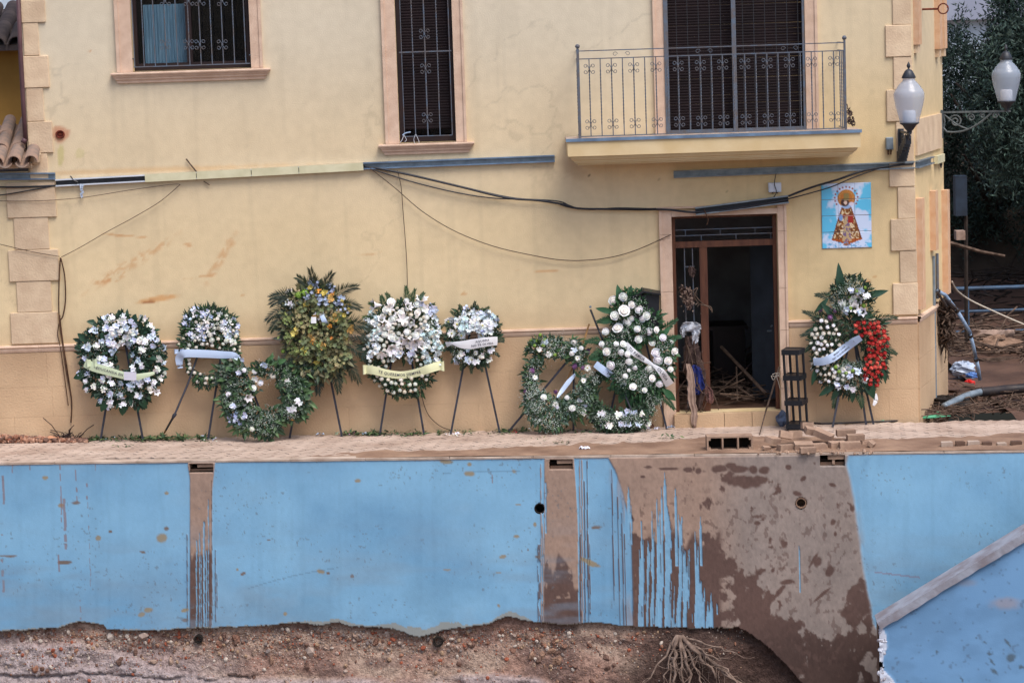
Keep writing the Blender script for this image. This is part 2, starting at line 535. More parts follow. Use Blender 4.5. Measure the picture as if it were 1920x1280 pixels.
def facade_color(V):
    px, py = proj(V)
    n = len(V)
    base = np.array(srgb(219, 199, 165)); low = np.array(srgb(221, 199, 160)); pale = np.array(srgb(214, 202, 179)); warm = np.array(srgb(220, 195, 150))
    C = np.tile(base, (n, 1))
    k = sm(2.3, 3.4, V[:, 2] + 0.35 * (N2.f(V[:, 0] * .8, V[:, 2] * .8) - .5))        # yellower low down, paler above a wavering line
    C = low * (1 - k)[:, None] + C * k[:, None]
    k = sm(3.4, 5.2, V[:, 2])
    C = C * (1 - k)[:, None] + pale * k[:, None]
    k = sm(1.2, 3.2, V[:, 0] + .6 * (N1.f(V[:, 0] * .7, V[:, 2] * .7, 3) - .5)) * (1 - .55 * sm(3.2, 4.6, V[:, 2]))  # yellower to the right; the shade tone below the balcony is in this colour
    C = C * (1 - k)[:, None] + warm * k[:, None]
    g = N1.f(V[:, 0] * 1.3, V[:, 2] * 0.9, 5)
    C = C * (0.93 + 0.14 * g)[:, None]
    cr = sm(.010, .003, np.abs(N2.f(V[:, 0] * .9 + 3, V[:, 2] * .9, 5) - .5)) * sm(.5, .62, N3.f(V[:, 0] * .5, V[:, 2] * .5, 3))
    C = C * (1 - .12 * cr)[:, None]
    blot = sm(.56, .72, N3.f(V[:, 0] * 2.2, V[:, 2] * 2.2, 5)); C = C * (1 - .05 * blot)[:, None]
    # silt left just above the plinth
    sl = (1 - sm(zDado + .02, zDado + .40, V[:, 2] + .3 * (N1.f(V[:, 0] * 1.6, V[:, 2], 4) - .5))); C = C * (1 - .35 * sl[:, None]) + np.array(srgb(186, 156, 122)) * .35 * sl[:, None]
    # rain streaks
    st = sm(.56, .8, N3.f(V[:, 0] * 9, V[:, 2] * 0.45, 3))
    C = C * (1 - 0.06 * st)[:, None]

    def put(mask, col, a=1.0):
        nonlocal C
        k = np.clip(mask * a, 0, 1)[:, None]
        C = C * (1 - k) + np.array(col) * k
    brown = srgb(200, 150, 102); dark = srgb(96, 50, 34); ol = srgb(186, 176, 110)
    put(stamp(px, py, 113, 252, 17, 15, seed=2), srgb(186, 120, 88), .7)
    put(stamp(px, py, 114, 290, 6, 20, seed=3), ol, .6)
    put(stamp(px, py, 150, 288, 8, 10, seed=4), ol, .35)
    streak = sm(.42, .62, N2.f(px * .12 + py * .10, py * .12 - px * .02, 4))
    put(stamp(px, py, 250, 492, 85, 9, -32, seed=5, soft=.5) * streak, brown, .6)
    put(stamp(px, py, 205, 522, 26, 8, -15, seed=6, soft=.5) * streak, brown, .75)
    put(stamp(px, py, 412, 488, 50, 7, -60, seed=7, soft=.5) * streak, brown, .6)
    put(stamp(px, py, 432, 455, 10, 8, -60, seed=8), brown, .4)
    put(stamp(px, py, 297, 560, 34, 6, -9, seed=9), srgb(206, 150, 92), .75)
    put(stamp(px, py, 280, 566, 12, 3, -9, seed=9), srgb(150, 96, 60), .8)
    put(stamp(px, py, 235, 442, 40, 2.0, 4, seed=1), brown, .7)
    put(stamp(px, py, 352, 459, 8, 2.5, 4, seed=1), brown, .7)
    put(stamp(px, py, 380, 518, 30, 2.0, -8, seed=1) * streak, brown, .6)
    for (a, b, rx, ry) in ((965, 508, 12, 1.5), (1025, 508, 26, 1.5), (455, 552, 5, 2), (870, 550, 6, 2), (1087, 546, 4, 2), (700, 475, 26, 1.5),
                           (1627, 528, 5, 4), (1640, 518, 3, 2), (168, 97, 2, 2)):
        put(stamp(px, py, a, b, rx, ry, -4, seed=a), brown, .7)
    for (a, b) in ((1038, 296), (1045, 302), (1076, 325), (1105, 330), (1354, 350), (1354, 358), (1364, 349), (1364, 358), (1234, 337), (1590, 487), (1273, 367)):
        put(stamp(px, py, a, b, 1.6, 1.6, 0, noise=0), srgb(70, 50, 40), .9)
    put(stamp(px, py, 1075, 318, 30, 12, 35, seed=11, soft=.6), srgb(186, 160, 128), .45)
    put(stamp(px, py, 300, 318, 240, 5, -2, seed=12, soft=.6), srgb(206, 166, 116), .55)       # rubbed band above the long tray
    return C


def wall_grid(x0, x1, z0, z1, y, holes, step=0.025):
    ex = [h[0] for h in holes] + [h[1] for h in holes]; ez = [h[2] for h in holes] + [h[3] for h in holes]
    gx = grid_lines(x0, x1, step, ex); gzl = grid_lines(z0, z1, step, ez)
    XX, ZZ = np.meshgrid(gx, gzl)
    V = np.stack([XX.ravel(), np.full(XX.size, y), ZZ.ravel()], 1)
    nx = len(gx)
    I, J = np.meshgrid(np.arange(nx - 1), np.arange(len(gzl) - 1))
    cx = (gx[I] + gx[I + 1]) / 2; cz = (gzl[J] + gzl[J + 1]) / 2
    keep = np.ones(I.shape, bool)
    for h in holes:
        keep &= ~((cx > h[0]) & (cx < h[1]) & (cz > h[2]) & (cz < h[3]))
    a = (J * nx + I)[keep]
    F = np.stack([a, a + 1, a + nx + 1, a + nx], 1)
    return V, F


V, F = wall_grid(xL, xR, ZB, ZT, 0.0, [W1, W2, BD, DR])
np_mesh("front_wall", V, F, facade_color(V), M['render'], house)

# reveals of the openings
for (a, b, z0, z1), dep, mm in ((W1, .22, M['darkwood']), (W2, .22, M['darkwood']), (BD, .24, M['darkwood']), (DR, .26, M['doorwood'])):
    mb = MB()
    t = 0.012
    mb.box(a - t, a + 0.002, -0.001, dep, z0, z1); mb.box(b - 0.002, b + t, -0.001, dep, z0, z1)
    mb.box(a, b, 0.0, dep, z0 - t, z0 + 0.002)
    if z1 < 6.5: mb.box(a, b, 0.0, dep, z1 - 0.002, z1 + t)
    mb.build("reveal", M['cream'], house)
# the body of the house behind the front (solid sides, back and roof)
mb = MB()
mb.box(xL + .01, xR - .02, 4.2, 4.3, ZB, ZT)
mb.box(xL + .002, xL + .1, .02, 4.2, ZB, ZT)
mb.box(xL, xR, 0.0, 4.3, ZT + .004, ZT + .2)
mb.build("rear_wall", M['cream'], house)

# ---- side wall, turned away up the side street
SA = math.radians(71.5)
SD = Vector((math.cos(SA), math.sin(SA), 0)); SN = Vector((math.sin(SA), -math.cos(SA), 0))
SC = Vector((xR, 0, 0))


def onS(px, py, off=0.0):
    return onP(px, py, SC + SN * off, SN)


def SP(s, z, off=0.0):
    return SC + SD * s + SN * off + Vector((0, 0, z))


def sS(px, py):
    return (onS(px, py) - SC).dot(SD)


SLEN = sS(1769, 300)
mb = MB()
mb.add([SP(0, ZB), SP(SLEN, ZB), SP(SLEN, ZT), SP(0, ZT)], [(0, 1, 2, 3)])
mb.add([SP(SLEN, ZB), SP(SLEN, ZB) + Vector((-1.5, 1.2, 0)), SP(SLEN, ZT) + Vector((-1.5, 1.2, 0)), SP(SLEN, ZT)], [(0, 1, 2, 3)])
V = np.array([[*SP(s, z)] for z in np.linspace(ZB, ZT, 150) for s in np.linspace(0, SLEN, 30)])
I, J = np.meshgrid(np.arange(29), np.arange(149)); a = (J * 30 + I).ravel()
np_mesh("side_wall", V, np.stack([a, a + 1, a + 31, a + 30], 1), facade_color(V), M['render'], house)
mb2 = MB(); mb2.add([SP(SLEN, ZB), SP(SLEN, ZB) + Vector((-1.5, 1.2, 0)), SP(SLEN, ZT) + Vector((-1.5, 1.2, 0)), SP(SLEN, ZT)], [(0, 1, 2, 3)])
mb2.build("return_wall", M['cream'], house)


def sbox(name, s0, s1, z0, z1, d, m, parent=house, d0=-0.02):
    mb = MB()
    c = SP((s0 + s1) / 2, (z0 + z1) / 2, (d + d0) / 2)
    mb.obox(c, SD * (abs(s1 - s0) / 2), SN * ((d - d0) / 2), Vector((0, 0, (z1 - z0) / 2)))
    return mb.build(name, m, parent)


# plinth slabs of the side wall
sz = [ZB, .35, .72, zDado - .06]
k = 0
for j in range(3):
    s = 0.0
    while s < SLEN - .05:
        w = min(.8, SLEN - s)
        sbox("plinth_slab", s + (0.002 if s else -0.0), s + w - .004, sz[j], sz[j + 1] - .004, .022, M['plinth']); s += w
# mouldings round the side windows
for (p0, p1, y0, y1) in ((1706, 1724, -60, 84), (1752, 1765, -60, 92), (1770, 1779, -60, 90)):
    s0 = sS(p0, 60); s0 = min(max(s0, .02), SLEN - .2); s1 = s0 + .2
    zc = onS((p0 + p1) / 2, y1).z
    sbox("window_surround", s0, s1, zc, ZT - .2, .07, M['orange_stone'])
    sbox("window_corbel", s0 + .03, s1 - .03, zc - .10, zc - .003, .055, M['stone'])
for (p0, p1, y0, y1) in ((1716, 1731, 373, 592), (1744, 1757, 358, 470), (1770, 1781, 355, 550)):
    s0 = min(max(.02, sS(p0, 450)), SLEN - .2); s1 = s0 + .2
    sbox("window_surround", s0, s1, onS(p0, y1).z + (.06 if y1 > 580 else 0), onS(p0, y0).z, .075, M['orange_stone'])
sbox("corner_stone", 0.03, sS(1762, 260), onS(1716, 292).z, onS(1716, 224).z, .03, M['stone'])

# ---- quoins
def quoin_blocks(rows, mirror=False):
    for (x0, x1, y0, y1, d) in rows:
        pxm = (x0 + x1) / 2; pym = (y0 + y1) / 2
        a, b = X(x0, pym), X(x1, pym)
        z1, z0 = Z(pxm, y0), Z(pxm, y1)
        mb = MB(); mb.box(a, b, -d, 0.01, z0 + .002, z1 - .002)
        o = mb.build("quoin", M['stone'], house)
        bv = o.modifiers.new("bevel", 'BEVEL'); bv.width = .006; bv.segments = 1


quoin_blocks([(38, 78, -48, -2, .022), (40, 85, 0, 43, .03), (44, 73, 43, 105, .022), (45, 92, 105, 165, .03), (50, 82, 165, 228, .022), (53, 99, 228, 287, .03), (56, 90, 287, 338, .022),
              (13, 105, 341, 408, .03), (27, 92, 408, 468, .022), (17, 111, 468, 527, .03), (32, 97, 527, 585, .022), (21, 110, 585, 644, .03)])
quoin_blocks([(1655, 1707, -75, -14, .03), (1673, 1708, -14, 47, .022), (1660, 1708.6, 47, 107, .03), (1675, 1710, 107, 168, .022), (1662, 1711.4, 168, 228, .03), (1680, 1713, 228, 303, .022),
              (1667, 1714.6, 303, 350, .03), (1683, 1716, 350, 410, .022), (1670, 1717.6, 410, 470, .03), (1687, 1719.4, 470, 530, .022), (1674, 1721, 530, 590, .03)])

# ---- dado moulding and plinth slabs
prof = [(.0, zDado + .012), (.045, zDado + .006), (.05, zDado - .012), (.03, zDado - .028), (.034, zDado - .045), (.022, zDado - .075), (.0, zDado - .082)]
xD0, xD1 = X(1237, 590), X(1479, 590)
for (a, b, r0, r1) in ((XFAR, xL + .01, False, False), (xL + .012, xD0, False, True), (xD1 + .03, xR - .0, True, False)):
    mb = MB(); mb.mould(a, b, prof, r0, r1); mb.build("dado_moulding", M['sillstone'], house)
mb = MB()
vs = []; fs = []
for s in (-.0, SLEN):
    for p, z in prof: vs.append(SP(s + (0.045 if s == 0 else 0) * 0, z, p + .002))
n = len(prof)
for i in range(n - 1): fs.append((i, i + 1, n + i + 1, n + i))
mb.add(vs, fs); mb.build("dado_moulding", M['sillstone'], house)
zr = [ZB, .36, .73, zDado - .082]
x = XFAR + 0.2
rows_x = []
rnd = random.Random(3)
for j in range(3):
    x = XFAR + (0.0, .35, .15)[j]
    while x < xR - .02:
        w = rnd.uniform(.62, .92)
        x1 = min(x + w, xR)
        if xR - x1 < .25: x1 = xR
        segs = [(x, x1)]
        if x < xD1 and x1 > xD0:
            segs = []
            if x < xD0 - .03: segs.append((x, xD0 + .004))
            if x1 > xD1 + .03: segs.append((xD1 - .004, x1))
        for (a, b) in segs:
            mb = MB(); mb.box(a + .0008, b - .0008, -.02 - rnd.uniform(0, .0015), .004, zr[j] + .0008, zr[j + 1] - .0008)
            mb.build("plinth_slab", M['plinth'], house)
        x = x1

# ---- windows
SPROF = lambda z: [(.0, z), (.095, z - .004), (.10, z - .018), (.095, z - .032), (.078, z - .038), (.074, z - .055), (.058, z - .07), (.054, z - .088), (.036, z - .10), (.03, z - .13), (0, z - .135)]


def scroll(mb, cx, y, cz, r=.022, s=.052, t=.0035):
    """the four curls tied round a bar"""
    for sx in (-1, 1):
        for sz in (-1, 1):
            pts = []
            for k in range(15):
                q = k / 14
                if q < .4:
                    u = q / .4
                    pts.append(Vector((cx + sx * (s - r) * u * 1.0, y, cz + sz * (.008 + (s - .004) * u ** 1.2))))
                else:
                    u = (q - .4) / .6
                    ang = math.pi * (.75 - 1.9 * u)
                    rr = r * (1 - .35 * u)
                    pts.append(Vector((cx + sx * (s - r + rr * math.cos(ang) * 1 + r * .6), y, cz + sz * (s - r * .2 + rr * math.sin(ang) - .012))))
            mb.tube(pts, t, 4)
    mb.box(cx - .009, cx + .009, y - .008, y + .008, cz - .012, cz + .012)


def twisted(mb, x, y, z0, z1, r=.0075):
    n = max(4, int((z1 - z0) / .02)); vs = []; fs = []
    for i in range(n + 1):
        z = z0 + (z1 - z0) * i / n
        f = i / n
        tw = (0 if (f < .15 or f > .85) else (f - .15) / .7) * n * .55
        for k in range(4):
            q = tw + math.pi / 4 + k * math.pi / 2
            vs.append((x + r * math.cos(q), y + r * math.sin(q), z))
    for i in range(n):
        for k in range(4):
            fs.append((i * 4 + k, i * 4 + (k + 1) % 4, i * 4 + 4 + (k + 1) % 4, i * 4 + 4 + k))
    mb.add(vs, fs)


def window(op, outerL, outerR, sill, label, panes=None):
    a, b, z0, z1 = op
    w = root("window", (a, 0, z0), label); w.parent = house; w.location = Vector((a, 0, z0))
    for (p, q, s) in ((outerL, a, 1), (b, outerR, -1)):
        mb = MB()
        e = (q - p) * .22
        if s == 1:
            mb.box(p, p + e, -.045, .01, z0 - .004, z1); mb.box(p + e + .0005, q, -.03, .01, z0 - .004, z1 - .001)
        else:
            mb.box(q - e, q, -.045, .01, z0 - .004, z1); mb.box(p, q - e - .0005, -.03, .01, z0 - .004, z1 - .001)
        mb.build("jamb", M['sillstone'], w)
    mb = MB(); mb.mould(sill[0] + .1, sill[1] - .1, SPROF(z0 - .006)); mb.build("sill", M['sillstone'], w)
    return w


# window on the left, with the pale curtain
w1 = window(W1, X(217, 70), X(491, 70), (X(209, 140), X(508, 140)), "wide barred window with a pale blue curtain in its left pane", None)
a, b, z0, z1 = W1
mb = MB()
t = .055
mb.box(a + .004, a + t, .10, .17, z0 + .004, z1); mb.box(b - t, b - .004, .10, .17, z0 + .004, z1)
mb.box(a + t, b - t, .10, .17, z0 + .004, z0 + .09)
xm = X(352, 60); mb.box(xm - .035, xm + .035, .095, .165, z0 + .09, z1)
mb.build("window_frame", M['darkwood'], w1)
xb = X(266, 60)
for (p, q) in ((a + t, xm - .035), (xm + .035, b - t)):
    mb = MB(); mb.box(p, q, .13, .136, z0 + .09, z1); mb.build("glass_pane", M['glass'], w1)
n = 46
zc1 = Z(310, 8)
vs = []; fs = []
for i in range(n + 1):
    xx = xb + (xm - .03 - xb) * i / n
    yy = .205 + .008 * math.sin(i * 1.9) + .004 * math.sin(i * 4.1)
    vs += [(xx, yy, z0 + .09), (xx, yy, zc1)]
for i in range(n): fs.append((2 * i, 2 * i + 2, 2 * i + 3, 2 * i + 1))
mb = MB(); mb.add(vs, fs); mb.build("curtain", M['bluecurtain'], w1, smooth=True)
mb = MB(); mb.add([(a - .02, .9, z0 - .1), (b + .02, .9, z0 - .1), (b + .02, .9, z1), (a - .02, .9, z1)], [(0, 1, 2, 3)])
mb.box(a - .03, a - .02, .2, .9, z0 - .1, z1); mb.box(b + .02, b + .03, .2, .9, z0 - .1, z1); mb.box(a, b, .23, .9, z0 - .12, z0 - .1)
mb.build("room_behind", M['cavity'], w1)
zb = z0 + .06
xs = [X(p, 70, -.03) for p in (250, 268, 289, 310, 331, 354, 375, 396, 417, 438, 459)]
for i, xx in enumerate(xs):
    mb = MB()
    if i % 2: twisted(mb, xx, -.03, zb, z1 - .2)
    else: mb.tube([(xx, -.03, zb), (xx, -.03, z1 - .2)], .007, 6)
    mb.build("bar", M['iron'], w1)
mb = MB(); mb.box(a + .01, b - .01, -.036, -.024, zb - .012, zb); mb.box(a - .004, a + .02, -.03, .05, zb + .09, zb + .10); mb.box(b - .02, b + .004, -.03, .05, zb + .09, zb + .10)
mb.build("grille_rail", M['iron'], w1)
for p in (310, 352, 375, 417):
    for q in (84, 2):
        mb = MB(); scroll(mb, X(p, q, -.03) if p != 352 else X(354, q, -.03), -.042, Z(p, q, -.03)); mb.build("scroll", M['iron'], w1)

# the tall window in the middle
w2 = window(W2, X(718, 130), X(871, 130), (X(710, 280), X(890, 280)), "tall narrow barred window with a brown blind almost closed")
a, b, z0, z1 = W2
mb = MB()
mb.box(a + .004, a + .06, .08, .16, z0 + .004, z1); mb.box(b - .06, b - .004, .08, .16, z0 + .004, z1); mb.box(a + .06, b - .06, .08, .16, z0 + .004, z0 + .07)
mb.build("window_frame", M['darkwood'], w2)


def blind(parent, x0, x1, z0, z1, y, step=.034):
    mb = MB(); z = z0; first = True
    while z < z1:
        h = step if not first else step * 1.2
        pr = [(0, 0), (-.005, h * .25), (-.006, h * .6), (-.002, h * .93), (0, h)]
        j_ = random.uniform(-.003, .003); vs = [(xx, y + p + j_ * (1 if xx == x0 else -.5), z + q + j_ * .6) for xx in (x0, x1) for p, q in pr]
        mb.add(vs, [(i, 5 + i, 6 + i, i + 1) for i in range(4)])
        z += h; first = False
    mb.build("roller_blind", M['blind'], parent, kind="stuff")


blind(w2, a + .058, b - .058, Z(800, 243), z1, .13)
mb = MB(); mb.box(a + .06, b - .06, .20, .206, z0 + .07, Z(800, 236)); mb.build("glass_pane", M['glass'], w2)
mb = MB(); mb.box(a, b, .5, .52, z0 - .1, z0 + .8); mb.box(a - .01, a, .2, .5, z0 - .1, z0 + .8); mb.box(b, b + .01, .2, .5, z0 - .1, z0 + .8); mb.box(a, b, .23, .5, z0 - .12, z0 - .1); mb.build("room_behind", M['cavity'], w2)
zb = Z(800, 254)
for i, p in enumerate((754, 775, 798, 821, 844)):
    xx = X(p, 130, -.03)
    mb = MB()
    if i in (1, 3): twisted(mb, xx, -.03, zb, z1 - .2)
    elif i == 2: mb.tube([(xx, -.03, zb), (xx, -.03, z1 - .2)], .009, 6)
    else: mb.tube([(xx, -.03, zb), (xx, -.03, z1 - .2)], .0055, 6)
    mb.build("bar", M['iron'], w2)
mb = MB(); mb.box(X(754, 130, -.03), X(844, 130, -.03), -.036, -.026, zb - .01, zb)
mb.build("grille_rail", M['iron'], w2); mb = MB(); zq = Z(800, 97); mb.box(X(748, 97, -.03), X(846, 97, -.03), -.036, -.026, zq - .007, zq + .007); mb.build("grille_rail", M['iron'], w2)
for q in (64, 129, 221):
    mb = MB(); scroll(mb, X(798, 130, -.03), -.042, Z(798, q, -.03)); mb.build("scroll", M['iron'], w2)
mb = MB(); P = px_path([(757, 254), (754, 262), (750, 268)], -.05); mb.tube(P, .004, 5)
mb.tube(px_path([(757, 253), (762, 262), (759, 266)], -.05), .003, 5); mb.tube(px_path([(779, 252), (776, 262), (779, 270), (786, 268), (780, 252)], -.05), .003, 5)
mb.build("string", M['whitetray'], None, label="white strings tied to the foot of the tall window's bars", cat="string")
mb = MB(); mb.tube(px_path([(755, 254), (760, 250), (770, 248)], -.045), [.008] * 13, 5); mb.build("cloth_scrap", M['bluepipe'], None, label="small blue scrap tied to the tall window's bars", cat="rag")

# ---- balcony and its door
a, b, z0, z1 = BD
bd = window(BD, X(1225, 100), X(1533, 100), (a, b), "balcony door behind a brown blind and an iron grille")
for c in [c for c in bd.children if c.name.startswith('sill')]: bpy.data.objects.remove(c)
blind(bd, a + .05, b - .01, z0 + .02, z1, .10)
mb = MB()
for p in (1250, 1377):
    xx = X(p, 130, -.02); mb.box(xx - .026, xx + .026, -.045, .02, z0 + .01, z1)
xx = X(1507, 130, -.02); mb.box(xx - .012, xx + .012, -.04, .02, z0 + .01, z1)
mb.box(a + .003, b - .003, -.035, .015, z0 + .012, z0 + .06)
mb.build("grille_frame", M['darkiron'] if False else M['iron'], bd)
for i in range(12):
    p = 1270 + i * 20.7
    if abs(p - 1377) < 12: continue
    xx = X(p, 130, -.01); mb = MB(); mb.tube([(xx, -.01, z0 + .06), (xx, -.01, z1)], .005, 5); mb.build("bar", M['darkiron'], bd)

BY = -.72                                            # how far the slab stands out
zs = Z(1340, 252, BY) + 0.0
sl0, sl1 = X(1062, 266, BY), X(1615, 240, BY)
mb = MB()
mb.box(sl0, sl1, BY, -.03, zs - .034, zs)
bal = mb.build("balcony", M['galv'] if False else M['kerb'], house, label="balcony with a grey edged slab, moulded cream soffit and iron railing")
mb = MB(); mb.box(sl0 - .006, sl1 + .006, BY - .006, BY, zs - .036, zs + .002); mb.build("slab_edge", M['bluetray'], bal)
f0 = zs - .036
bp = [(0, f0), (0, f0 - .175), (.03, f0 - .178), (.03, f0 - .19), (.045, f0 - .215), (.07, f0 - .232), (.07, f0 - .242), (.088, f0 - .244), (.088, f0 - .262), (.12, f0 - .264), (.12, f0 - .285)]
vs = []
for (i_, z) in bp:
    vs += [(sl0 + .012 + i_, .0, z), (sl0 + .012 + i_, BY + .012 + i_, z), (sl1 - .012 - i_, BY + .012 + i_, z), (sl1 - .012 - i_, .0, z)]
fs = []
for k in range(len(bp) - 1):
    for j in range(3): fs.append((4 * k + j, 4 * (k + 1) + j, 4 * (k + 1) + j + 1, 4 * k + j + 1))
fs.append(tuple(4 * (len(bp) - 1) + j for j in range(4)))
mb = MB(); mb.add(vs, fs); mb.build("soffit", M['cream'], bal)
ry = BY + .07
rx0, rx1 = X(1086, 200, ry), X(1585, 180, ry)
zr1 = Z(1340, 88, ry) + .0                            # top rail
zr2 = Z(1340, 103, ry); zr0 = zs + .02
mb = MB()
for (p, rr) in ((rx0, .016), (rx1, .012)):
    mb.box(p - rr, p + rr, ry - rr, ry + rr, zs, zr1 + .03)
    mb.lathe([(0.001, .0), (.018, .004), (.028, .02), (.028, .032), (.018, .048), (.001, .055)], (p, ry, zr1 + .03), 12)
mb.box(rx0, rx1, ry - .008, ry + .008, zr1 - .006, zr1 + .006)
mb.box(rx0, rx1, ry - .008, ry + .008, zr2 - .006, zr2 + .006)
mb.box(rx0, rx1, ry - .006, ry + .006, zr0 - .006, zr0 + .006)
for p in (rx0, rx1):
    mb.box(p - .006, p + .006, ry, -.01, zr1 - .006, zr1 + .006); mb.box(p - .006, p + .006, ry, -.01, zr2 - .006, zr2 + .006); mb.box(p - .006, p + .006, ry, -.01, zr0 - .006, zr0 + .006)
mb.build("railing_frame", M['iron'], bal)
NB = 23
tw = MB(); twisted(tw, 0, 0, 0, zr2 - zr0 - .006, .0085); tw = mesh_of(tw, "baluster", M['iron'])
sc_ = MB(); scroll(sc_, 0, -.012, 0); sc_ = mesh_of(sc_, "scroll", M['iron'])
for i in range(1, NB + 1):
    xx = rx0 + (rx1 - rx0) * i / (NB + 1)
    inst(tw, "baluster", bal, (xx, ry, zr0 + .004))
    if i % 2:
        inst(sc_, "scroll", bal, (xx, ry, zr2 - .12)); inst(sc_, "scroll", bal, (xx, ry, zr0 + .14))
for yy in (ry + .16, ry + .32, ry + .48):
    for p in (rx0, rx1): inst(tw, "baluster", bal, (p, yy, zr0 + .004))
for cx in (X(1165, 100, ry), X(1480, 85, ry), X(1320, 95, ry)):
    for s in (-1, 1):
        mb = MB()
        pts = [Vector((cx + s * (.075 - .03 * math.cos(q) * (1 - q / 12) + .0), ry, (zr1 + zr2) / 2 + .028 * math.sin(q) * (1 - q / 12))) for q in [k * .45 for k in range(15)]]
        mb.tube(pts, .003, 4)
        mb.build("scroll", M['iron'], bal)
# dead plant rag at the right end of the balcony
mb = MB(); r_ = random.Random(5)
for k in range(46):
    t = r_.random()
    c = onY(1590 + r_.uniform(-5, 7) + t * 6, 205 + t * 30, ry + r_.uniform(-.05, .05))
    e = Vector((r_.uniform(-1, 1), r_.uniform(-1, 1), r_.uniform(-1, 1))).normalized() * r_.uniform(.02, .045)
    g = Vector((r_.uniform(-1, 1), r_.uniform(-1, 1), r_.uniform(-1, 1))).normalized() * .018
    mb.add([c - e, c + g, c + e, c - g], [(0, 1, 2, 3)])
mb.tube([onY(1598, 236, ry), onY(1588, 195, ry)], .006, 5)
mb.build("dried_plant", M['ragbrown'], None, label="clump of dead brown leaves caught on the balcony's right end", cat="dead plant")

# ---- street door: surround, frame, step, room
a, b, z0, z1 = DR
oL, oR = X(1239, 560), X(1477, 560)
zt = Z(1360, 388)
mb = MB()
gnd = -.08
def jamb(mb, p, q, zlo, zhi, outer_left):
    e = (q - p) * .25
    if outer_left:
        mb.box(p, p + e, -.05, .01, zlo, zhi); mb.box(p + e + .0006, q, -.036, .01, zlo, zhi - .001)
    else:
        mb.box(q - e, q, -.05, .01, zlo, zhi); mb.box(p, q - e - .0006, -.036, .01, zlo, zhi - .001)
door = root("doorway", (a, 0, z0)); door.parent = house; door['label'] = "street doorway with brown frame standing open, flood rags caught in its bars"
for (p, q, ol) in ((oL, a, True), (b, oR, False)):
    zz = [gnd, .42, zDado - .1, 1.65, 2.35, zt]
    for i in range(len(zz) - 1):
        mb = MB(); jamb(mb, p, q, zz[i] + .0015, zz[i + 1] - .0015, ol); mb.build("jamb_stone", M['sillstone'], door)
mb = MB(); mb.box(a + .002, b - .002, -.036, .01, z1 + .0, zt - .03); mb.box(oL - .02, oR + .02, -.055, .01, zt + .0015, zt + .022)
mb.build("lintel", M['sillstone'], door)
yf = .10
mb = MB()
xj = X(1322, 600, yf)
zbar = Z(1360, 456, yf)
t = .05
mb.box(a + .003, a + t, yf, yf + .07, z0 + .003, z1 - .003); mb.box(b - t, b - .003, yf, yf + .07, z0 + .003, z1 - .003)
mb.box(a + t, b - t, yf, yf + .07, z1 - .035, z1 - .003)
mb.build("door_frame", M['doorwood'], door)
mb = MB(); mb.box(a + t, b - t, yf - .006, yf + .066, zbar - .04, zbar + .035); mb.build("transom_bar", M['doorwood'], door)
mb = MB(); mb.box(xj - .05, xj + .045, yf + .002, yf + .062, z0 + .003, zbar - .041); mb.build("mullion", M['doorwood'], door)
# leaded transom light
mb = MB(); mb.box(a + t, b - t, yf + .035, yf + .04, zbar + .035, z1 - .035); mb.build("transom_glass", M['glass'], door)
zz0, zz1 = zbar + .035, z1 - .035
mb = MB(); nrow = 4
for r in range(nrow + 1):
    z = zz0 + (zz1 - zz0) * r / nrow
    if r in (1, 2): mb.box(a + t, b - t, yf + .02, yf + .03, z - .005, z + .005)
for r in range(2):
    for k in range(3):
        xx = a + t + (b - a - 2 * t) * ((k + (.3 if r else .75)) / 2.8)
        if xx < b - t: mb.box(xx - .004, xx + .004, yf + .021, yf + .029, zz0 + (zz1 - zz0) * r / nrow + .005, zz0 + (zz1 - zz0) * (r + 1) / nrow - .005)
mb.build("transom_lead", M['iron'], door)
# side light bars
for p in (1285, 1300):
    xx = X(p, 550, yf + .02); mb = MB(); mb.tube([(xx, yf + .02, z0 + .02), (xx, yf + .02, zbar - .04)], .007, 6); mb.build("bar", M['iron'], door)
mb = MB()
for q in (500, 573, 660):
    zq = Z(1290, q, yf + .02); mb.box(X(1283, q, yf), X(1302, q, yf), yf + .014, yf + .026, zq - .006, zq + .006)
mb.build("bar_tie", M['iron'], door)
# stone step
for i in range(4):
    x0 = X(1250, 785, -.1) + (X(1466, 785, -.1) - X(1250, 785, -.1)) * (0, .22, .50, .74)[i]
    x1 = X(1250, 785, -.1) + (X(1466, 785, -.1) - X(1250, 785, -.1)) * (.22, .50, .74, 1.0)[i]
    if i == 0: x0 = X(1264, 785, -.1)
    mb = MB(); mb.box(x0 + .003, x1 - .003, -.13, .30, -.12, z0 - .002); mb.build("step_stone", M['plinth'], door)
# the room
mb = MB()
mb.box(a - .6, b + .9, 3.9, 3.95, z0, z1 + .3); mb.box(a - .65, a - .6, .3, 3.9, z0, z1 + .3); mb.box(b + .9, b + .95, .3, 3.9, z0, z1 + .3)
mb.box(a - .6, b + .9, .3, 3.9, z1 + .3, z1 + .35); mb.box(a - .6, a - .02, .27, .3, z0, z1 + .3); mb.box(b + .02, b + .9, .27, .3, z0, z1 + .3); mb.box(a - .02, b + .02, .27, .3, z1 + .014, z1 + .3)
mb.build("room_wall", M['darkroom'], door)
mb = MB(); mb.box(a - .6, b + .9, .3, 3.9, z0 - .02, z0 + .0); mb.build("room_floor", M['wetmud'], door)
xd0, xd1 = X(1412, 600, .9), X(1452, 600, .9)
mb = MB(); mb.obox(((xd0 + xd1) / 2 + .03, .9, (z0 + zbar) / 2), ((xd1 - xd0) / 2 + .02, -.16, 0), (.02, .02, 0), (0, 0, (zbar - z0) / 2 - .01)); dl = mb.build("door_leaf", M['bluedoor'], door, label="grey-blue inner door leaf folded back against the wall")
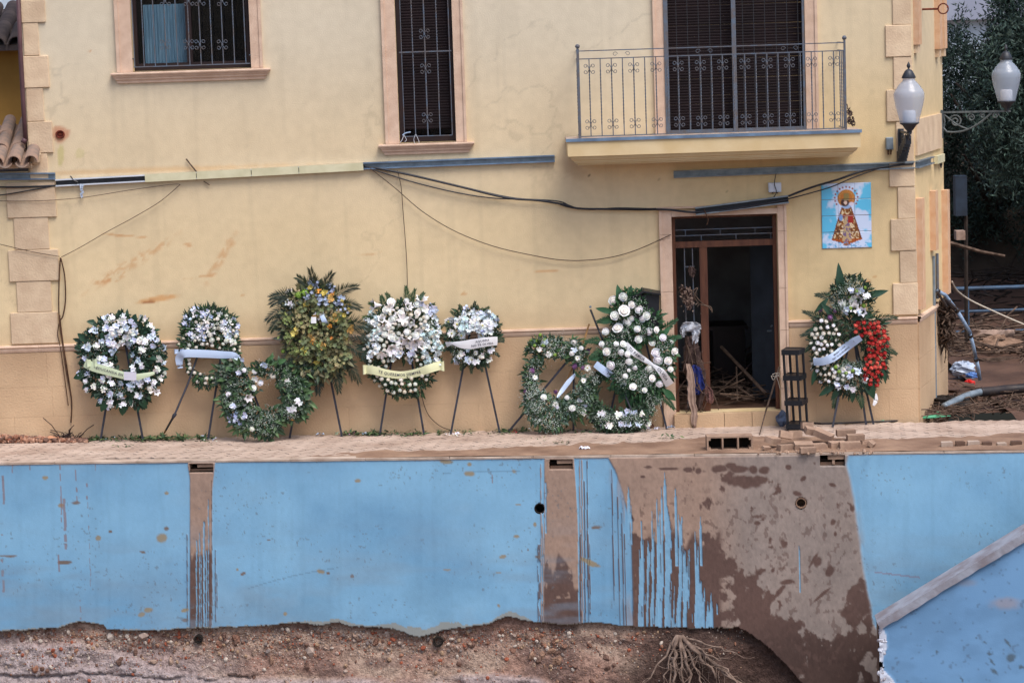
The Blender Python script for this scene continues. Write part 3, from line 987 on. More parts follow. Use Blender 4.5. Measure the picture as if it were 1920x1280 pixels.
mb = MB(); hp = onY(1446, 620, .55); mb.tube([hp, hp + Vector((-.05, -.02, 0))], .012, 6); mb.tube([hp + Vector((.0, 0, .05)), hp + Vector((.01, -.02, .07))], .012, 6); mb.build("handle", M['galv'], dl)

# ---- adjoining low house on the left
adj = root("adjoining_house", (XFAR / 2 - 3, 0, -.1), "low cream house at the left edge, under a clay tile eave", "house")
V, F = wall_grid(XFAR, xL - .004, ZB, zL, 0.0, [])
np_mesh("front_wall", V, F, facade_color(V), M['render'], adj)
mb = MB(); mb.box(XFAR, xL - .004, .02, 4, zL - .05, zL); mb.build("roof_deck", M['mortar'], adj)
# barrel tiles
rt = MB(); n = 9; L = .42
for sgn in (1,):
    vs = []
    for yy, zz, r in ((-.0, 0, .088), (L, L * .42, .075)):
        for k in range(n):
            q = math.pi * k / (n - 1)
            vs.append((-r * math.cos(q), yy, zz + r * math.sin(q) * .95))
        for k in range(n):
            q = math.pi * k / (n - 1)
            vs.append((-(r - .014) * math.cos(q), yy, zz + (r - .014) * math.sin(q) * .95))
    fs = []
    for k in range(n - 1):
        fs.append((k, k + 1, 2 * n + k + 1, 2 * n + k)); fs.append((n + k + 1, n + k, 3 * n + k, 3 * n + k + 1)); fs.append((k + 1, k, n + k, n + k + 1))
    rt.add(vs, fs)
cov = mesh_of(rt, "roof_tile", M['tile'], True)
un = MB(); vs = [(x_, y_, -z_ * .8) for (x_, y_, z_) in rt.v]
vs = [(x_, y_, -abs(0) - (z_ - y_ * .42) * .8 + y_ * .42) for (x_, y_, z_) in rt.v]
un.add(vs, [f[::-1] for f in rt.f]); und = mesh_of(un, "roof_tile", M['tile'], True)
ze = Z(40, 312, -.3)
xt = X(58, 300, -.3)
k = 0
while xt - k * .205 > X(-60, 300, -.3):
    for r in range(4):
        if r > 2: continue
        inst(cov, "roof_tile", adj, (xt - k * .205, -.34 + r * .33, ze + r * .145 + .05), (random.uniform(-.03, .03), 0, random.uniform(-.04, .04)))
        inst(und, "roof_tile", adj, (xt - .1025 - k * .205, -.34 + r * .33, ze + r * .145 + .045), (0, 0, random.uniform(-.03, .03)))
    k += 1
mb = MB(); mb.box(X(-60, 300), X(62, 300) + .0, -.16, .0, ze - .03, ze + .02); mb.add([(X(-60, 300), -.16, ze + .022), (X(64, 300), -.16, ze + .022), (X(64, 300), .9, ze + .45), (X(-60, 300), .9, ze + .45)], [(0, 1, 2, 3)]); mb.build("eave_mortar", M['stone'], adj)
mb = MB(); zc = Z(67, 290, -.05)
mb.lathe([(.001, .10), (.06, .06), (.085, 0), (.07, -.09), (.03, -.12), (.001, -.13)], (X(66, 292), -.05, zc), 12); mb.build("mortar_lump", M['stone'], adj)

# set back building behind it
bk = root("rear_house", (-8.0, 4.0, 0), "ochre walled house with dark roof tiles, set back at the top left corner", "house")
yb = 4.0
mb = MB(); mb.box(X(-300, 150, yb), X(60, 150, yb), yb, yb + .2, 0, Z(20, 80, yb)); mb.build("wall", M['ochrewall'], bk)
zt_ = Z(20, 84, yb - .3)
mb = MB(); mb.add([(X(-300, 80, yb), yb - .35, zt_), (X(60, 80, yb), yb - .35, zt_), (X(60, 80, yb), yb + 1.2, zt_ + .5), (X(-300, 80, yb), yb + 1.2, zt_ + .5)], [(0, 1, 2, 3)])
mb.box(X(-300, 80, yb), X(60, 80, yb), yb - .35, yb, zt_ - .08, zt_ - .004); mb.build("roof", M['darktile'], bk)
cov2 = cov.copy(); cov2.materials.clear(); cov2.materials.append(M['darktile'])
for k in range(14):
    for r in range(3):
        inst(cov2, "roof_tile", bk, (X(40, 80, yb) - k * .26, yb - .4 + r * .42, zt_ + r * .14), (0, 0, random.uniform(-.05, .05)), 1.35)
far = MB(); far.box(-26, -14, 60, 61, 0, 12); far.build("far_house", M['farwall'], None, label="pale far building above the dark roof at the top left corner", cat="building")
mb = MB(); P = [onY(32, -60, -.06), onY(38, 90, -.06), onY(44, 200, -.06), onY(48, 265, -.06)]
mb.tube(P, .028, 10); mb.tube([P[-1] + Vector((0, 0, .03)), P[-1] + Vector((-.03, 0, -.02))], .034, 10)
mb.build("drainpipe", M['drain'], None, smooth=True, label="brown drainpipe down the left edge of the cream house", cat="drainpipe")
mb = MB(); c = onY(113, 252, 0)
for k in range(1): mb.tube([c + Vector((0.047 * math.cos(q), -.012, 0.042 * math.sin(q))) for q in [i * math.pi / 8 for i in range(17)]], .011, 6)
mb.box(c.x - .04, c.x + .04, -.004, .0, c.z - .035, c.z + .035); mb.box(c.x - .03, c.x + .03, -.012, -.004, c.z - .006, c.z + .006)
mb.build("vent_ring", M['rust'], None, label="rusty iron vent ring on the wall above the long tray", cat="vent")

# ---- picture of glazed tiles
px0, px1, py0, py1 = 1541, 1634, 343, 465
ox, oz = X(1587, 404), Z(1587, 404)
pw, ph = X(1634, 404) - X(1541, 404), Z(1587, 343) - Z(1587, 465)
tp = root("tile_picture", (ox, -.012, oz - ph / 2), "blue and white glazed tile picture of a robed haloed figure beside the door", "tile picture")


def picture(u, v):
    """u, v in 0..1 from the top left: a plain robed figure before a gold halo, on a cloudy sky"""
    n = u.size
    C = np.tile(np.array(srgb(206, 222, 250)), (n, 1))
    e = np.abs(u - .5) * 2
    cl = sm(.42, .62, N1.f(u * 5 + 3, v * 6, 4) + (e - .62) * .55)
    C = C * (1 - cl)[:, None] + np.array(srgb(96, 196, 238)) * cl[:, None]

    def put(mask, col):
        nonlocal C
        k = np.clip(mask, 0, 1)[:, None]; C = C * (1 - k) + np.array(srgb(*col)) * k
    asp = ph / pw
    hx, hy = .5, .235
    d = np.sqrt((u - hx) ** 2 + ((v - hy) * asp) ** 2)
    for k in range(15):
        q = math.radians(150 + (k * 240 / 14)); sx, sy = hx + .23 * math.cos(q), hy + .23 * math.sin(q) / asp
        put(1 - sm(.016, .024, np.sqrt((u - sx) ** 2 + ((v - sy) * asp) ** 2)), (150, 82, 84))
    put(1 - sm(.172, .184, d), (178, 108, 40))
    ring = (np.sin(np.arctan2((v - hy) * asp, u - hx) * 26) > .2) & (d > .12) & (d < .18)
    put(ring * .5, (222, 170, 96))
    # robe: a widening cone
    t = np.clip((v - .30) / .60, 0, 1)
    half = .06 + .26 * t ** .9
    robe = (v > .29) & (v < .905 + .03 * np.cos((u - .5) * 9)) & (np.abs(u - .5) < half)
    put(robe * 1.0, (150, 92, 38))
    pat = N2.f(u * 34, v * 40, 2)
    put(robe * sm(.55, .62, pat), (226, 206, 168)); put(robe * (1 - sm(.36, .42, pat)), (104, 58, 28))
    edge = robe & (np.abs(u - .5) > half - .028); put(edge * 1.0, (120, 62, 30))
    hem = robe & (v > .85); put(hem * 1.0, (168, 84, 34))
    inner = (v > .48) & (v < .90) & (np.abs(u - .5) < .04 + .13 * (v - .48)); put(inner * .75, (204, 180, 136))
    put((inner & (pat > .56)) * 1.0, (118, 96, 130))
    put((robe & (np.abs(v - .50) < .02) & (u > .42) & (u < .70)) * 1.0, (150, 50, 34))
    put(((np.abs(v - .56) < .05) & (np.abs(u - .58) < .05)) * 1.0, (158, 40, 30))
    put(1 - sm(.9, 1.1, np.sqrt(((u - .5) / .10) ** 2 + ((v - .345) / .05) ** 2)), (150, 178, 220))
    put(1 - sm(.9, 1.1, np.sqrt(((u - .47) / .085) ** 2 + ((v - .30) / .06) ** 2)), (66, 38, 34))
    put(1 - sm(.9, 1.1, np.sqrt(((u - .485) / .034) ** 2 + ((v - .302) / .03) ** 2)), (226, 196, 180))
    put(1 - sm(.9, 1.1, np.sqrt(((u - .60) / .045) ** 2 + ((v - .325) / .03) ** 2)), (214, 206, 224))
    put((np.abs(u - .5) < .06 - .25 * np.abs(v - .21)) & (v > .15) & (v < .27), (138, 118, 66))
    put(1 - sm(.9, 1.1, np.sqrt(((u - .385) / .04) ** 2 + ((v - .53) / .05) ** 2)), (120, 160, 216))
    put(1 - sm(.9, 1.1, np.sqrt(((u - .5) / .08) ** 2 + ((v - .945) / .018) ** 2)), (150, 96, 76))
    wave = (v > .90) & (N3.f(u * 22, v * 60, 2) > .58) & (np.abs(u - .5) < .42); put(wave * .8, (70, 160, 214))
    return C


for r in range(4):
    for c in range(3):
        n = 26
        us = np.linspace(c / 3, (c + 1) / 3, n); vs_ = np.linspace(r / 4, (r + 1) / 4, n)
        U, Vv = np.meshgrid(us, vs_)
        gap = .0015
        Xx = ox - pw / 2 + U * pw; Zz = oz + ph / 2 - Vv * ph
        Xx[:, 0] += gap; Xx[:, -1] -= gap; Zz[0, :] -= gap * 2; Zz[-1, :] += gap * 2
        dy = -.014 - .002 * ((r * 7 + c * 5) % 3)
        P = np.stack([Xx.ravel(), np.full(n * n, dy), Zz.ravel()], 1)
        I, J = np.meshgrid(np.arange(n - 1), np.arange(n - 1)); q = (J * n + I).ravel()
        Fq = np.stack([q, q + n, q + n + 1, q + 1], 1)
        # rim
        ring = list(range(n)) + [k * n + n - 1 for k in range(1, n)] + [(n - 1) * n + k for k in range(n - 2, -1, -1)] + [k * n for k in range(n - 2, 0, -1)]
        Pb = P[ring].copy(); Pb[:, 1] = -.0015
        base = n * n
        rf = np.array([(ring[i], ring[(i + 1) % len(ring)], base + (i + 1) % len(ring), base + i) for i in range(len(ring))])
        Call = picture(U.ravel(), Vv.ravel()); Call = np.vstack([Call, Call[ring]])
        np_mesh("tile", np.vstack([P, Pb]), np.vstack([Fq, rf]), Call, M['glazed'], tp)
mb = MB(); mb.box(ox - pw / 2 - .004, ox + pw / 2 + .004, -.006, .001, oz - ph / 2 - .004, oz + ph / 2 + .004); mb.build("mortar_bed", M['kerb'], tp)
# ================================================================== GROUND, PAVEMENT, RETAINING WALL
K0 = onG(0, 868); K1 = onG(1920, 845)
WD = (K1 - K0); WD.z = 0; WLEN = WD.length; WD.normalize()
WN = Vector((WD.y, -WD.x, 0))                         # out of the wall, towards the camera
if WN.y > 0: WN = -WN


def onW(px, py, off=0.0):
    return onP(px, py, K0 + WN * off, WN)


def WP(s, z, off=0.0):
    p = K0 + WD * s + WN * off
    return Vector((p.x, p.y, z))


def kz(s):
    return gz((K0 + WD * s).x)


S0, S1 = -3.0, WLEN + 3.0

# far ground: one sheet behind the wall, out to the horizon; the channel bed in front
def kerb_y(x):
    s = (x - K0.x) / WD.x
    return (K0 + WD * s).y


mb = MB()
xa, xb_ = WP(S0, 0).x, WP(S1, 0).x
mb.add([(xa, kerb_y(xa) + .05, gz(xa) - .09), (xb_, kerb_y(xb_) + .05, gz(xb_) - .09), (xb_, .5, gz(xb_) - .09), (xa, .5, gz(xa) - .09)], [(0, 1, 2, 3)])
mb.build("pavement_bed", M['mortar'], None, kind="structure")
mb = MB()
mb.add([(-900, -1.9, -.13), (-9.5, -1.9, -.13), (-9.5, 1.0, -.13), (9.5, 1.0, -.13), (9.5, -1.9, -.13), (900, -1.9, -.13), (900, 1400, -.13), (-900, 1400, -.13)], [(0, 1, 2, 7), (2, 3, 6, 7), (3, 4, 5, 6)])
mb.build("ground", M['wetmud'], None, kind="structure")
mb = MB(); mb.add([(-900, 3, -4.4), (900, 3, -4.4), (900, -900, -4.4), (-900, -900, -4.4)], [(0, 3, 2, 1)])
mb.build("channel_bed", M['wetmud'], None, kind="structure")
# mud of the side street, lumpy
gx = np.linspace(6.2, 12, 110); gy = np.linspace(-.45, 12.5, 150)
XX, YY = np.meshgrid(gx, gy)
hh = -.075 + .10 * (N1.f(XX * 1.3, YY * 1.3, 5) - .45) + .10 * sm(2, 8, YY) - .05 * (1 - sm(-.45, .3, YY)) + .5 * sm(8.5, 12.5, YY)
V = np.stack([XX.ravel(), YY.ravel(), hh.ravel()], 1)
I, J = np.meshgrid(np.arange(109), np.arange(149)); q = (J * 110 + I).ravel()
keep = V[q, 1] > (V[q, 0] - xR) * math.tan(SA) * 1.0 * (V[q, 0] < xR + 1.2) - 1.2
np_mesh("street_mud", V, np.stack([q, q + 1, q + 111, q + 110], 1), None, M['wetmud'], None, smooth=True, kind="structure")

# ---- pavement of individual pavers
pave = root("pavement", (0, -1.0, -.08), kind="structure")
pb = MB(); pb.box(-.095, .095, -.045, .045, 0, .05); pm = []
for k in range(1): pm.append(mesh_of(pb, "paver", M['paver']))
slots = []
ANG = math.radians(38); ca, sa = math.cos(ANG), math.sin(ANG)
for r in range(-110, 111):
    for c in range(-60, 61):
        u = c * .2 + (.1 if r % 2 else 0); v = r * .1
        x_ = u * ca - v * sa; y_ = u * sa + v * ca - 1.0
        if x_ < -7.6 or x_ > 7.9 or y_ > -.08 or y_ < kerb_y(x_) + .22: continue
        slots.append((x_, y_))
slots.sort(key=lambda p: p[1] + (10 if abs(p[0]) > 6.1 else 0) + (3 if p[0] > 1.0 and p[1] < kerb_y(p[0]) + .8 else 0))
rs = random.Random(9)
mbs = MB()
for i, (x_, y_) in enumerate(slots):
    dz = rs.uniform(-.003, .003); tx = rs.uniform(-.035, .035); ty = rs.uniform(-.03, .03)
    zc = gz(x_) - .05 + dz
    if i < 300:
        inst(pm[0], "paver", pave, (x_, y_, zc), (tx, ty, ANG))
    else:
        e = Euler((tx, ty, ANG)).to_matrix()
        vs = [Vector((x_, y_, zc)) + e @ Vector(p) for p in pb.v]
        mbs.add(vs, pb.f)
mbs.build("paver", M['paver'], pave, kind="stuff")

# kerb stones
kb = root("kerb", WP(WLEN / 2, -.1), kind="structure")
s = S0; r_ = random.Random(4)
while s < S1:
    L = r_.uniform(.85, 1.0)
    c = WP(s + L / 2, 0, -.085)
    z = kz(s + L / 2)
    mb = MB(); mb.obox((c.x, c.y, z - .008), WD * (L / 2 - .003) + Vector((0, 0, -GS * L / 2)), WN * .093, (0, 0, .011 + r_.uniform(-.002, .002)))
    mb.build("kerb_stone", M['kerb'], kb)
    s += L

# dried mud lying along the kerb on the right
top = [(560, 853), (640, 849), (760, 846), (900, 842), (985, 838), (1060, 834), (1160, 829), (1260, 824), (1330, 820), (1420, 817), (1500, 818), (1600, 821), (1700, 820), (1800, 817), (1920, 812), (2050, 808)]
nx_, ny_ = 420, 46
pxs = np.linspace(560, 2050, nx_)
Vm = []
for py_t in range(ny_):
    t = py_t / (ny_ - 1)
    for p in pxs:
        ty = np.interp(p, [a for a, _ in top], [b for _, b in top]) + 7 * (N1.f(np.array([p * .02]), np.array([.5]), 4)[0] - .5) * 2
        by = 868 - (p / 1920) * 23 - 1.0
        g = onG(p, ty + (by - ty) * t)
        Vm.append((g.x, g.y, g.z))
Vm = np.array(Vm)
tt = np.repeat(np.linspace(0, 1, ny_), nx_)
endf = sm(560, 760, np.tile(pxs, ny_))
hh = (.006 + .035 * N2.f(Vm[:, 0] * 3, Vm[:, 1] * 3, 5) ** 1.5) * sm(0, .10, tt) * (1 - .55 * sm(.9, 1, tt)) * endf - .006 * (1 - endf) + .0
Vm[:, 2] += hh
I, J = np.meshgrid(np.arange(nx_ - 1), np.arange(ny_ - 1)); q = (J * nx_ + I).ravel()
np_mesh("mud", Vm, np.stack([q, q + nx_, q + nx_ + 1, q + 1], 1), None, M['mud'], None, smooth=True, kind="structure")
mb = MB()

# ---- the retaining wall
BOT = [(-400, 1180), (-50, 1190), (0, 1184), (60, 1180), (110, 1177), (135, 1168), (150, 1165), (175, 1170), (195, 1172), (200, 1180), (215, 1180), (250, 1183), (300, 1181), (345, 1177), (400, 1177), (480, 1174), (560, 1168), (600, 1172),
       (635, 1166), (655, 1174), (700, 1175), (740, 1179), (765, 1190), (785, 1193), (815, 1187), (835, 1178), (870, 1177), (915, 1170), (935, 1160), (955, 1155), (975, 1160), (1010, 1168), (1060, 1170), (1120, 1168), (1200, 1174),
       (1300, 1178), (1383, 1175), (1400, 1183), (1440, 1213), (1480, 1252), (1510, 1287), (1545, 1330), (1600, 1400), (1640, 1440), (2400, 1440)]
niches = [(355, 400, 869, 885), (1030, 1074, 861, 880), (1537, 1584, 852, 874)]
pipes = [(1012, 953, 10.5), (1502, 943, 12)]
ns = int((S1 - S0) / .0068); nz = 225
ss = np.linspace(S0, S1, ns); ts = np.linspace(0, 1, nz)
SS, TT = np.meshgrid(ss, ts)
zk = -GS * (K0.x + WD.x * SS)
ZZ = zk - .02 + (-3.25 - zk) * TT
bumpy = .012 * (N1.f(SS * 1.1, ZZ * 1.1, 4) - .5)
P = np.stack([(K0.x + WD.x * SS + WN.x * bumpy).ravel(), (K0.y + WD.y * SS + WN.y * bumpy).ravel(), ZZ.ravel()], 1)
px, py = proj(P)
wpx, wpy = px, py
bot = np.interp(px, [a for a, _ in BOT], [b for _, b in BOT]) + 5 * (N2.f(px * .05, px * 0, 4) - .5) + 3 * (N3.f(px * .3, px * 0, 3) - .5)


def nf(N, sx, sy, o=4, ox=0.0):
    return N.f(px * sx + ox, py * sy + ox * .7, o)


blue = np.array(srgb(133, 180, 211)); blue2 = np.array(srgb(113, 160, 194))
dry = np.array(srgb(160, 134, 118)); dry2 = np.array(srgb(146, 132, 124)); wet = np.array(srgb(98, 76, 69)); wet2 = np.array(srgb(70, 50, 48))
kb = sm(.25, .75, nf(N1, .004, .006, 5)); C = blue * (1 - kb)[:, None] + blue2 * kb[:, None]; C = C * (.965 + .07 * nf(N2, .03, .03, 5, 9.))[:, None]
grime = sm(1020, 1180, py) * sm(.45, .7, nf(N3, .01, .02, 5))
C = C * (1 - .16 * grime)[:, None]
wash = .34 * sm(.40, .66, nf(N1, .008, .014, 5, 17.)) * sm(980, 1170, py) + .16 * sm(.48, .7, nf(N2, .005, .008, 5, 3.)); C = C * (1 - wash)[:, None] + np.array(srgb(138, 158, 172)) * wash[:, None]
# faint vertical washes and the salty lower band
C = C * (1 - .05 * sm(.5, .75, nf(N2, .06, .004, 3)))[:, None]
T = np.zeros_like(px)
n1 = nf(N1, .02, .004, 3); n2 = nf(N2, .016, .02, 5); n3 = nf(N3, .05, .05, 4)


def put(mask, col, a=1.0):
    global C, T
    k = np.clip(mask * a, 0, 1)[:, None]
    if not isinstance(col, tuple):
        tv = 0.0 if col is blueC else 1.0
        T = T * (1 - k[:, 0]) + tv * k[:, 0]
    C = C * (1 - k) + (np.array(col) if not isinstance(col, np.ndarray) or col.ndim == 1 else col) * k


blueC = blue * .94
# -- mud strip under the left niche
w = 3 * (n1 - .5)
slx = -(py - 868) * 0.0 + 10 * np.exp(-((py - 868) / 25.0))
sA = sm(0, 2.0, px - (352 + w + 4 * sm(870, 900, py) )) * (1 - sm(0, 2.0, px - (400 + w - 2 * sm(880, 920, py) + slx * .3)))
lane = N3.v(px * .17 + 40 + .002 * (py - 868), px * 0 + .3)
start = 935 + 150 * N1.v(px * .14 + 9, px * 0 + 4.2)
openA = sum(((np.abs(px - x0 - 1.2 * (N1.v(py * .03, px * 0 + x0) - .5)) < wd) & (py > y0)).astype(float) for x0, wd, y0 in ((369, 1.2, 1012), (374.5, .8, 998), (377.5, .7, 1040), (383, 1.6, 978), (387.5, 1.1, 1030), (391, .7, 935), (398.5, 1.4, 955), (401, 1.0, 1010)))
edgeA = sm(0, 1, px - (374 - (py - 940) * .02)) * (py > 930) * (N2.v(px * .5, px * 0 + 1.1) > .38)
put(sA, dry)
wA = sm(1030, 1046, py + 26 * (N1.v(px * .2, px * 0 + 7.) - .5))
put(sA * wA, wet)
C_after = None
put(sA * np.clip(openA, 0, 1), blueC, .92)
for x0, y0, y1, wd in ((404, 1030, 1165, .8), (407, 1075, 1140, .7), (397, 900, 1160, .7), (351, 1000, 1170, .8)):
    put((np.abs(px - x0 - .004 * (py - y0)) < wd) * (py > y0) * (py < y1) * 1.0, wet, .8)

# -- mud strip under the middle niche
eL = 1019 + 2 * (n1 - .5) * 2; eR = 1076 + (py - 860) * .05 + 3 * (n1 - .5)
sB = sm(0, 1.5, px - eL) * (1 - sm(0, 1.5, px - eR))
put(sB, dry)
wB = sm(-8, 8, py - (1078 + 40 * (nf(N1, .05, .02, 3, 5.) - .5) * 2 - 36 * np.exp(-((px - 1052) / 14.) ** 2)))
put(sB * wB * (1 - .8 * sm(.62, .70, n3) * (py < 1120)), wet)
rag = (N2.f(px * .25, py * .03 + 9, 4) > .60 - .10 * sm(1050, 1160, py)) & (px > 1008) & (px < 1030) & (py > 1020)
put(rag * 1.0, wet, .85)
for x0, y0, y1, wd, cc in ((1014, 870, 1160, .9, dry), (1018, 980, 1170, 1.0, dry), (1023, 905, 1000, 1.6, blueC), (1018.5, 870, 950, 1.8, blueC),
                           (1084, 868, 1165, 1.3, blueC), (1087, 862, 1100, .9, dry), (1091, 862, 1170, 1.1, dry), (1096, 900, 1165, 1.1, wet), (1101, 862, 1100, .9, wet),
                           (1103, 1000, 1170, .9, wet), (1106, 1020, 1150, .8, wet), (1088, 1000, 1175, 1.6, wet)):
    put((np.abs(px - x0 - .006 * (py - y0) - .8 * (N1.v(py * .05, px * 0 + x0) - .5)) < wd) * (py > y0) * (py < y1) * 1.0, cc, .9)

# -- the broad mud apron on the right
L = np.interp(py, [850, 858, 880, 920, 960, 1000, 1050, 1180, 1300], [1132, 1140, 1152, 1166, 1176, 1181, 1184, 1189, 1195])
R = np.interp(py, [850, 870, 900, 950, 1000, 1050, 1100, 1150, 1200, 1400], [1590, 1586, 1594, 1602, 1609, 1616, 1624, 1634, 1648, 1660]) + 3 * (n1 - .5)
sC = sm(-1, 3, px - L + 3 * (n3 - .5)) * (1 - sm(0, 9, px - R + 4 + 10 * sm(1050, 1200, py) * (n3 - .5)))
cdry = dry * (1 - sm(1300, 1420, px))[:, None] + dry2 * sm(1300, 1420, px)[:, None]
put(sm(-26, 0, px - L) * (px < L + 6) * sm(.42, .66, nf(N2, .09, .012, 4, 4.)), dry * 1.05, .5)
put((1 - sm(0, 16, px - R)) * (px > 1500) * sm(.40, .68, nf(N2, .05, .02, 5, 6.)), dry2, .45)
put(sC, cdry)
C = C * (1 - .07 * sC * (sm(.45, .65, n2) - .5))[:, None]
wz = np.zeros_like(px)
fld = .62 * nf(N2, .022, .020, 6, 3.) + .38 * nf(N3, .07, .06, 4, 7.)
dg_ = (px - 1330) - (py - 1000) * .85                 # the damp front runs down to the right
bias = .18 * (1 - sm(-30, 70, dg_)) * sm(975, 1040, py) + .14 * sm(1175, 1230, py) * sm(1400, 1460, px) + .20 * sm(1085, 1120, py) * (1 - sm(1150, 1180, py)) * sm(1575, 1600, px) + .05 * sm(1000, 1100, py)
wz = np.maximum(wz, sm(.585, .645, fld + bias - .07 * (1 - sm(.05, .12, bias))) * (px > 1180))
wz = np.maximum(wz, (1 - sm(0, 14, px - 1345)) * sm(0, 10, px - 1186) * sm(-10, 10, py - (1010 + 60 * (N1.v(px * .06, px * 0 + 2.) - .5))))
for (a_, b_, rx, ry_, an) in ((1395, 903, 36, 11, 3), (1425, 900, 16, 8, 0), (1370, 872, 10, 5, 0), (1348, 878, 14, 7, 0), (1310, 882, 6, 6, 0), (1290, 880, 8, 5, 0), (1385, 879, 20, 7, 0), (1412, 880, 8, 8, 0), (1432, 880, 10, 7, 0),
                              (1478, 875, 6, 5, 0), (1560, 908, 8, 4, 20), (1506, 897, 6, 4, -40), (1495, 925, 10, 5, 20), (1562, 978, 5, 6, 0), (1566, 1000, 3, 5, 0), (1252, 878, 20, 2.5, 0), (1215, 875, 8, 3, 0), (1205, 893, 5, 3, 0),
                              (1420, 980, 6, 4, 0), (1533, 1052, 7, 10, 30), (1540, 1115, 24, 3, -40), (1475, 1090, 12, 5, -10), (1460, 1110, 18, 4, -50), (1555, 1070, 7, 12, 20), (1526, 1048, 16, 3, -60), (1615, 1135, 18, 22, 30), (1590, 1150, 14, 9, 0)):
    wz = np.maximum(wz, stamp(px, py, a_, b_, rx, ry_, an, seed=a_ * .13))
spk = sm(.66, .70, N3.f(px * .11, py * .09, 3)) * (px > 1200) * sm(880, 960, py)
put(sC * np.clip(wz, 0, 1), wet * (1 - .35 * sm(1140, 1230, py))[:, None] + 0 * C)
put(sC * spk, wet, .55)
# clean blue drips showing through the mud
prof_start = np.interp(px, [1150, 1165, 1178, 1186, 1200, 1215, 1230, 1240, 1246, 1255, 1262, 1270, 1280, 1290, 1300, 1312, 1322, 1334, 1345], [1180, 900, 905, 960, 1000, 990, 960, 900, 880, 900, 960, 905, 960, 1010, 990, 1010, 1080, 1110, 1180])
lane = N1.v(px * .24 + .0009 * (py - 900) * 0 + (py - 1000) * .0006, px * 0 + 8.3)
lane2 = N2.v(px * .62 + (py - 1000) * .0012, px * 0 + 2.3)
st2 = prof_start + 110 * N3.v(px * .33, px * 0 + 5.5) - 10
wig = 5 * (N1.v(py * .012, px * .02) - .5)
lane2 = .6 * N2.v((px + wig) * .21 + (py - 1000) * .0006, px * 0 + 2.3) + .4 * N2.v((px + wig) * .55, px * 0 + 6.3)
blob = sm(.56, .62, nf(N3, .06, .012, 3, 11.)) * .16
drip = (lane2 - blob > .40 - .09 * sm(1060, 1180, py)) & (py > st2) & (px > 1190) & (px < 1346)
put(sC * drip * (.72 + .5 * nf(N1, .05, .01, 3, 2.)).clip(0, 1), blueC, .93)
for x0, y0, y1, wd in ((1246, 880, 1000, 2.6), (1240, 905, 1100, 1.5), (1266, 905, 1060, 2.4), (1178, 902, 1010, 2.4), (1183, 940, 1100, 1.6), (1231, 920, 1170, 1.2), (1222, 950, 1170, 1.2), (1313, 960, 1060, 2.2), (1303, 990, 1170, 1.6), (1334, 1115, 1178, 3.0), (1498, 1005, 1110, 1.0), (1202, 960, 1175, 1.4), (1344, 1110, 1150, 1.0)):
    taper = wd * sm(y0 - 1, y0 + 40, py)
    put((np.abs(px - x0 - .02 * (py - y0)) < taper) * (py > y0) * (py < y1) * 1.0, blueC, .93)
for x0, y0, y1, wd in ((1147, 880, 1125, .8), (1158, 930, 1170, .8), (1166, 960, 1175, 1.0), (1149, 1000, 1120, .7), (1187, 1020, 1180, 3.0), (1171, 1000, 1175, .7)):
    put((np.abs(px - x0 - .02 * (py - y0)) < wd) * (py > y0) * (py < y1) * 1.0, wet, .9)
# -- chips and stains on the blue
ochre = srgb(150, 134, 104); ochd = srgb(118, 96, 78)
for (a_, b_, rx, ry_, an) in ((304, 1008, 11, 9, 10), (312, 991, 5, 4, 0), (86, 895, 6, 3.5, 0), (184, 1008, 5, 5, 60), (207, 996, 4, 2.5, 0), (313, 924, 4, 2.5, 0), (267, 1034, 6, 2, 10), (277, 1143, 9, 6, -10), (265, 1152, 7, 4, -15),
                              (120, 1054, 12, 3.5, 0), (144, 942, 8, 3, 0), (115, 947, 5, 3, 0), (445, 1067, 3, 2, 0), (456, 1075, 6, 3, -20), (602, 1071, 8, 4, 10), (615, 1074, 3, 2, 0), (660, 1080, 3, 3, 0), (347, 1143, 7, 3, -15), (348, 1162, 6, 3, 0),
                              (535, 1150, 4, 3, 0), (504, 1012, 4, 1.5, 0), (880, 870, 6, 4, 0), (881, 887, 9, 5, 0), (964, 883, 5, 3, 0), (671, 901, 6, 3, 0), (968, 1005, 7, 3, 0), (943, 1043, 6, 3, -10), (1008, 1043, 7, 3, 0), (1119, 988, 9, 4, 0), (1108, 1055, 17, 5, 22),
                              (838, 1068, 7, 1.5, 0), (970, 945, 7, 1.2, 5), (1003, 983, 3, 4, 0), (935, 1073, 5, 1.5, 0), (935, 1135, 4, 3, 50), (838, 865, 12, 4, 5), (990, 1030, 2, 2, 0), (15, 1042, 16, 2, 0)):
    put(stamp(px, py, a_, b_, rx, ry_, an, seed=a_ * .17, noise=.3), ochre if (a_ % 3) else ochd, .92)
for x0, y0, y1, wd in ((6, 890, 945, 2), (112, 870, 985, 1.3), (120, 935, 1030, 2.6), (110, 1040, 1110, 1.6), (163, 905, 935, 1.6), (142, 870, 940, 1.2), (150, 1125, 1160, 1.4), (3, 1000, 1110, 2.2), (922, 862, 915, .8), (165, 940, 1100, .6), (178, 870, 890, 1), (22, 870, 886, 1), (57, 870, 880, 1)):
    br = N2.v(py * .12, px * 0 + x0) > .38
    put((np.abs(px - x0 - .03 * (py - y0) - 2 * (N1.v(py * .04, px * 0 + x0) - .5)) < wd) * (py > y0) * (py < y1) * br * 1.0, srgb(136, 108, 104), .7)
spk = sm(.745, .77, N2.f(px * .19, py * .21, 3)) * (1 - sC) * sm(.42, .6, nf(N1, .012, .016, 3, 21.))
put(spk, srgb(104, 112, 118), .55)
put(sm(.50, .75, nf(N3, .006, .03, 4, 5.)) * (1 - sC) * sm(930, 1100, py), srgb(128, 150, 168), .35)
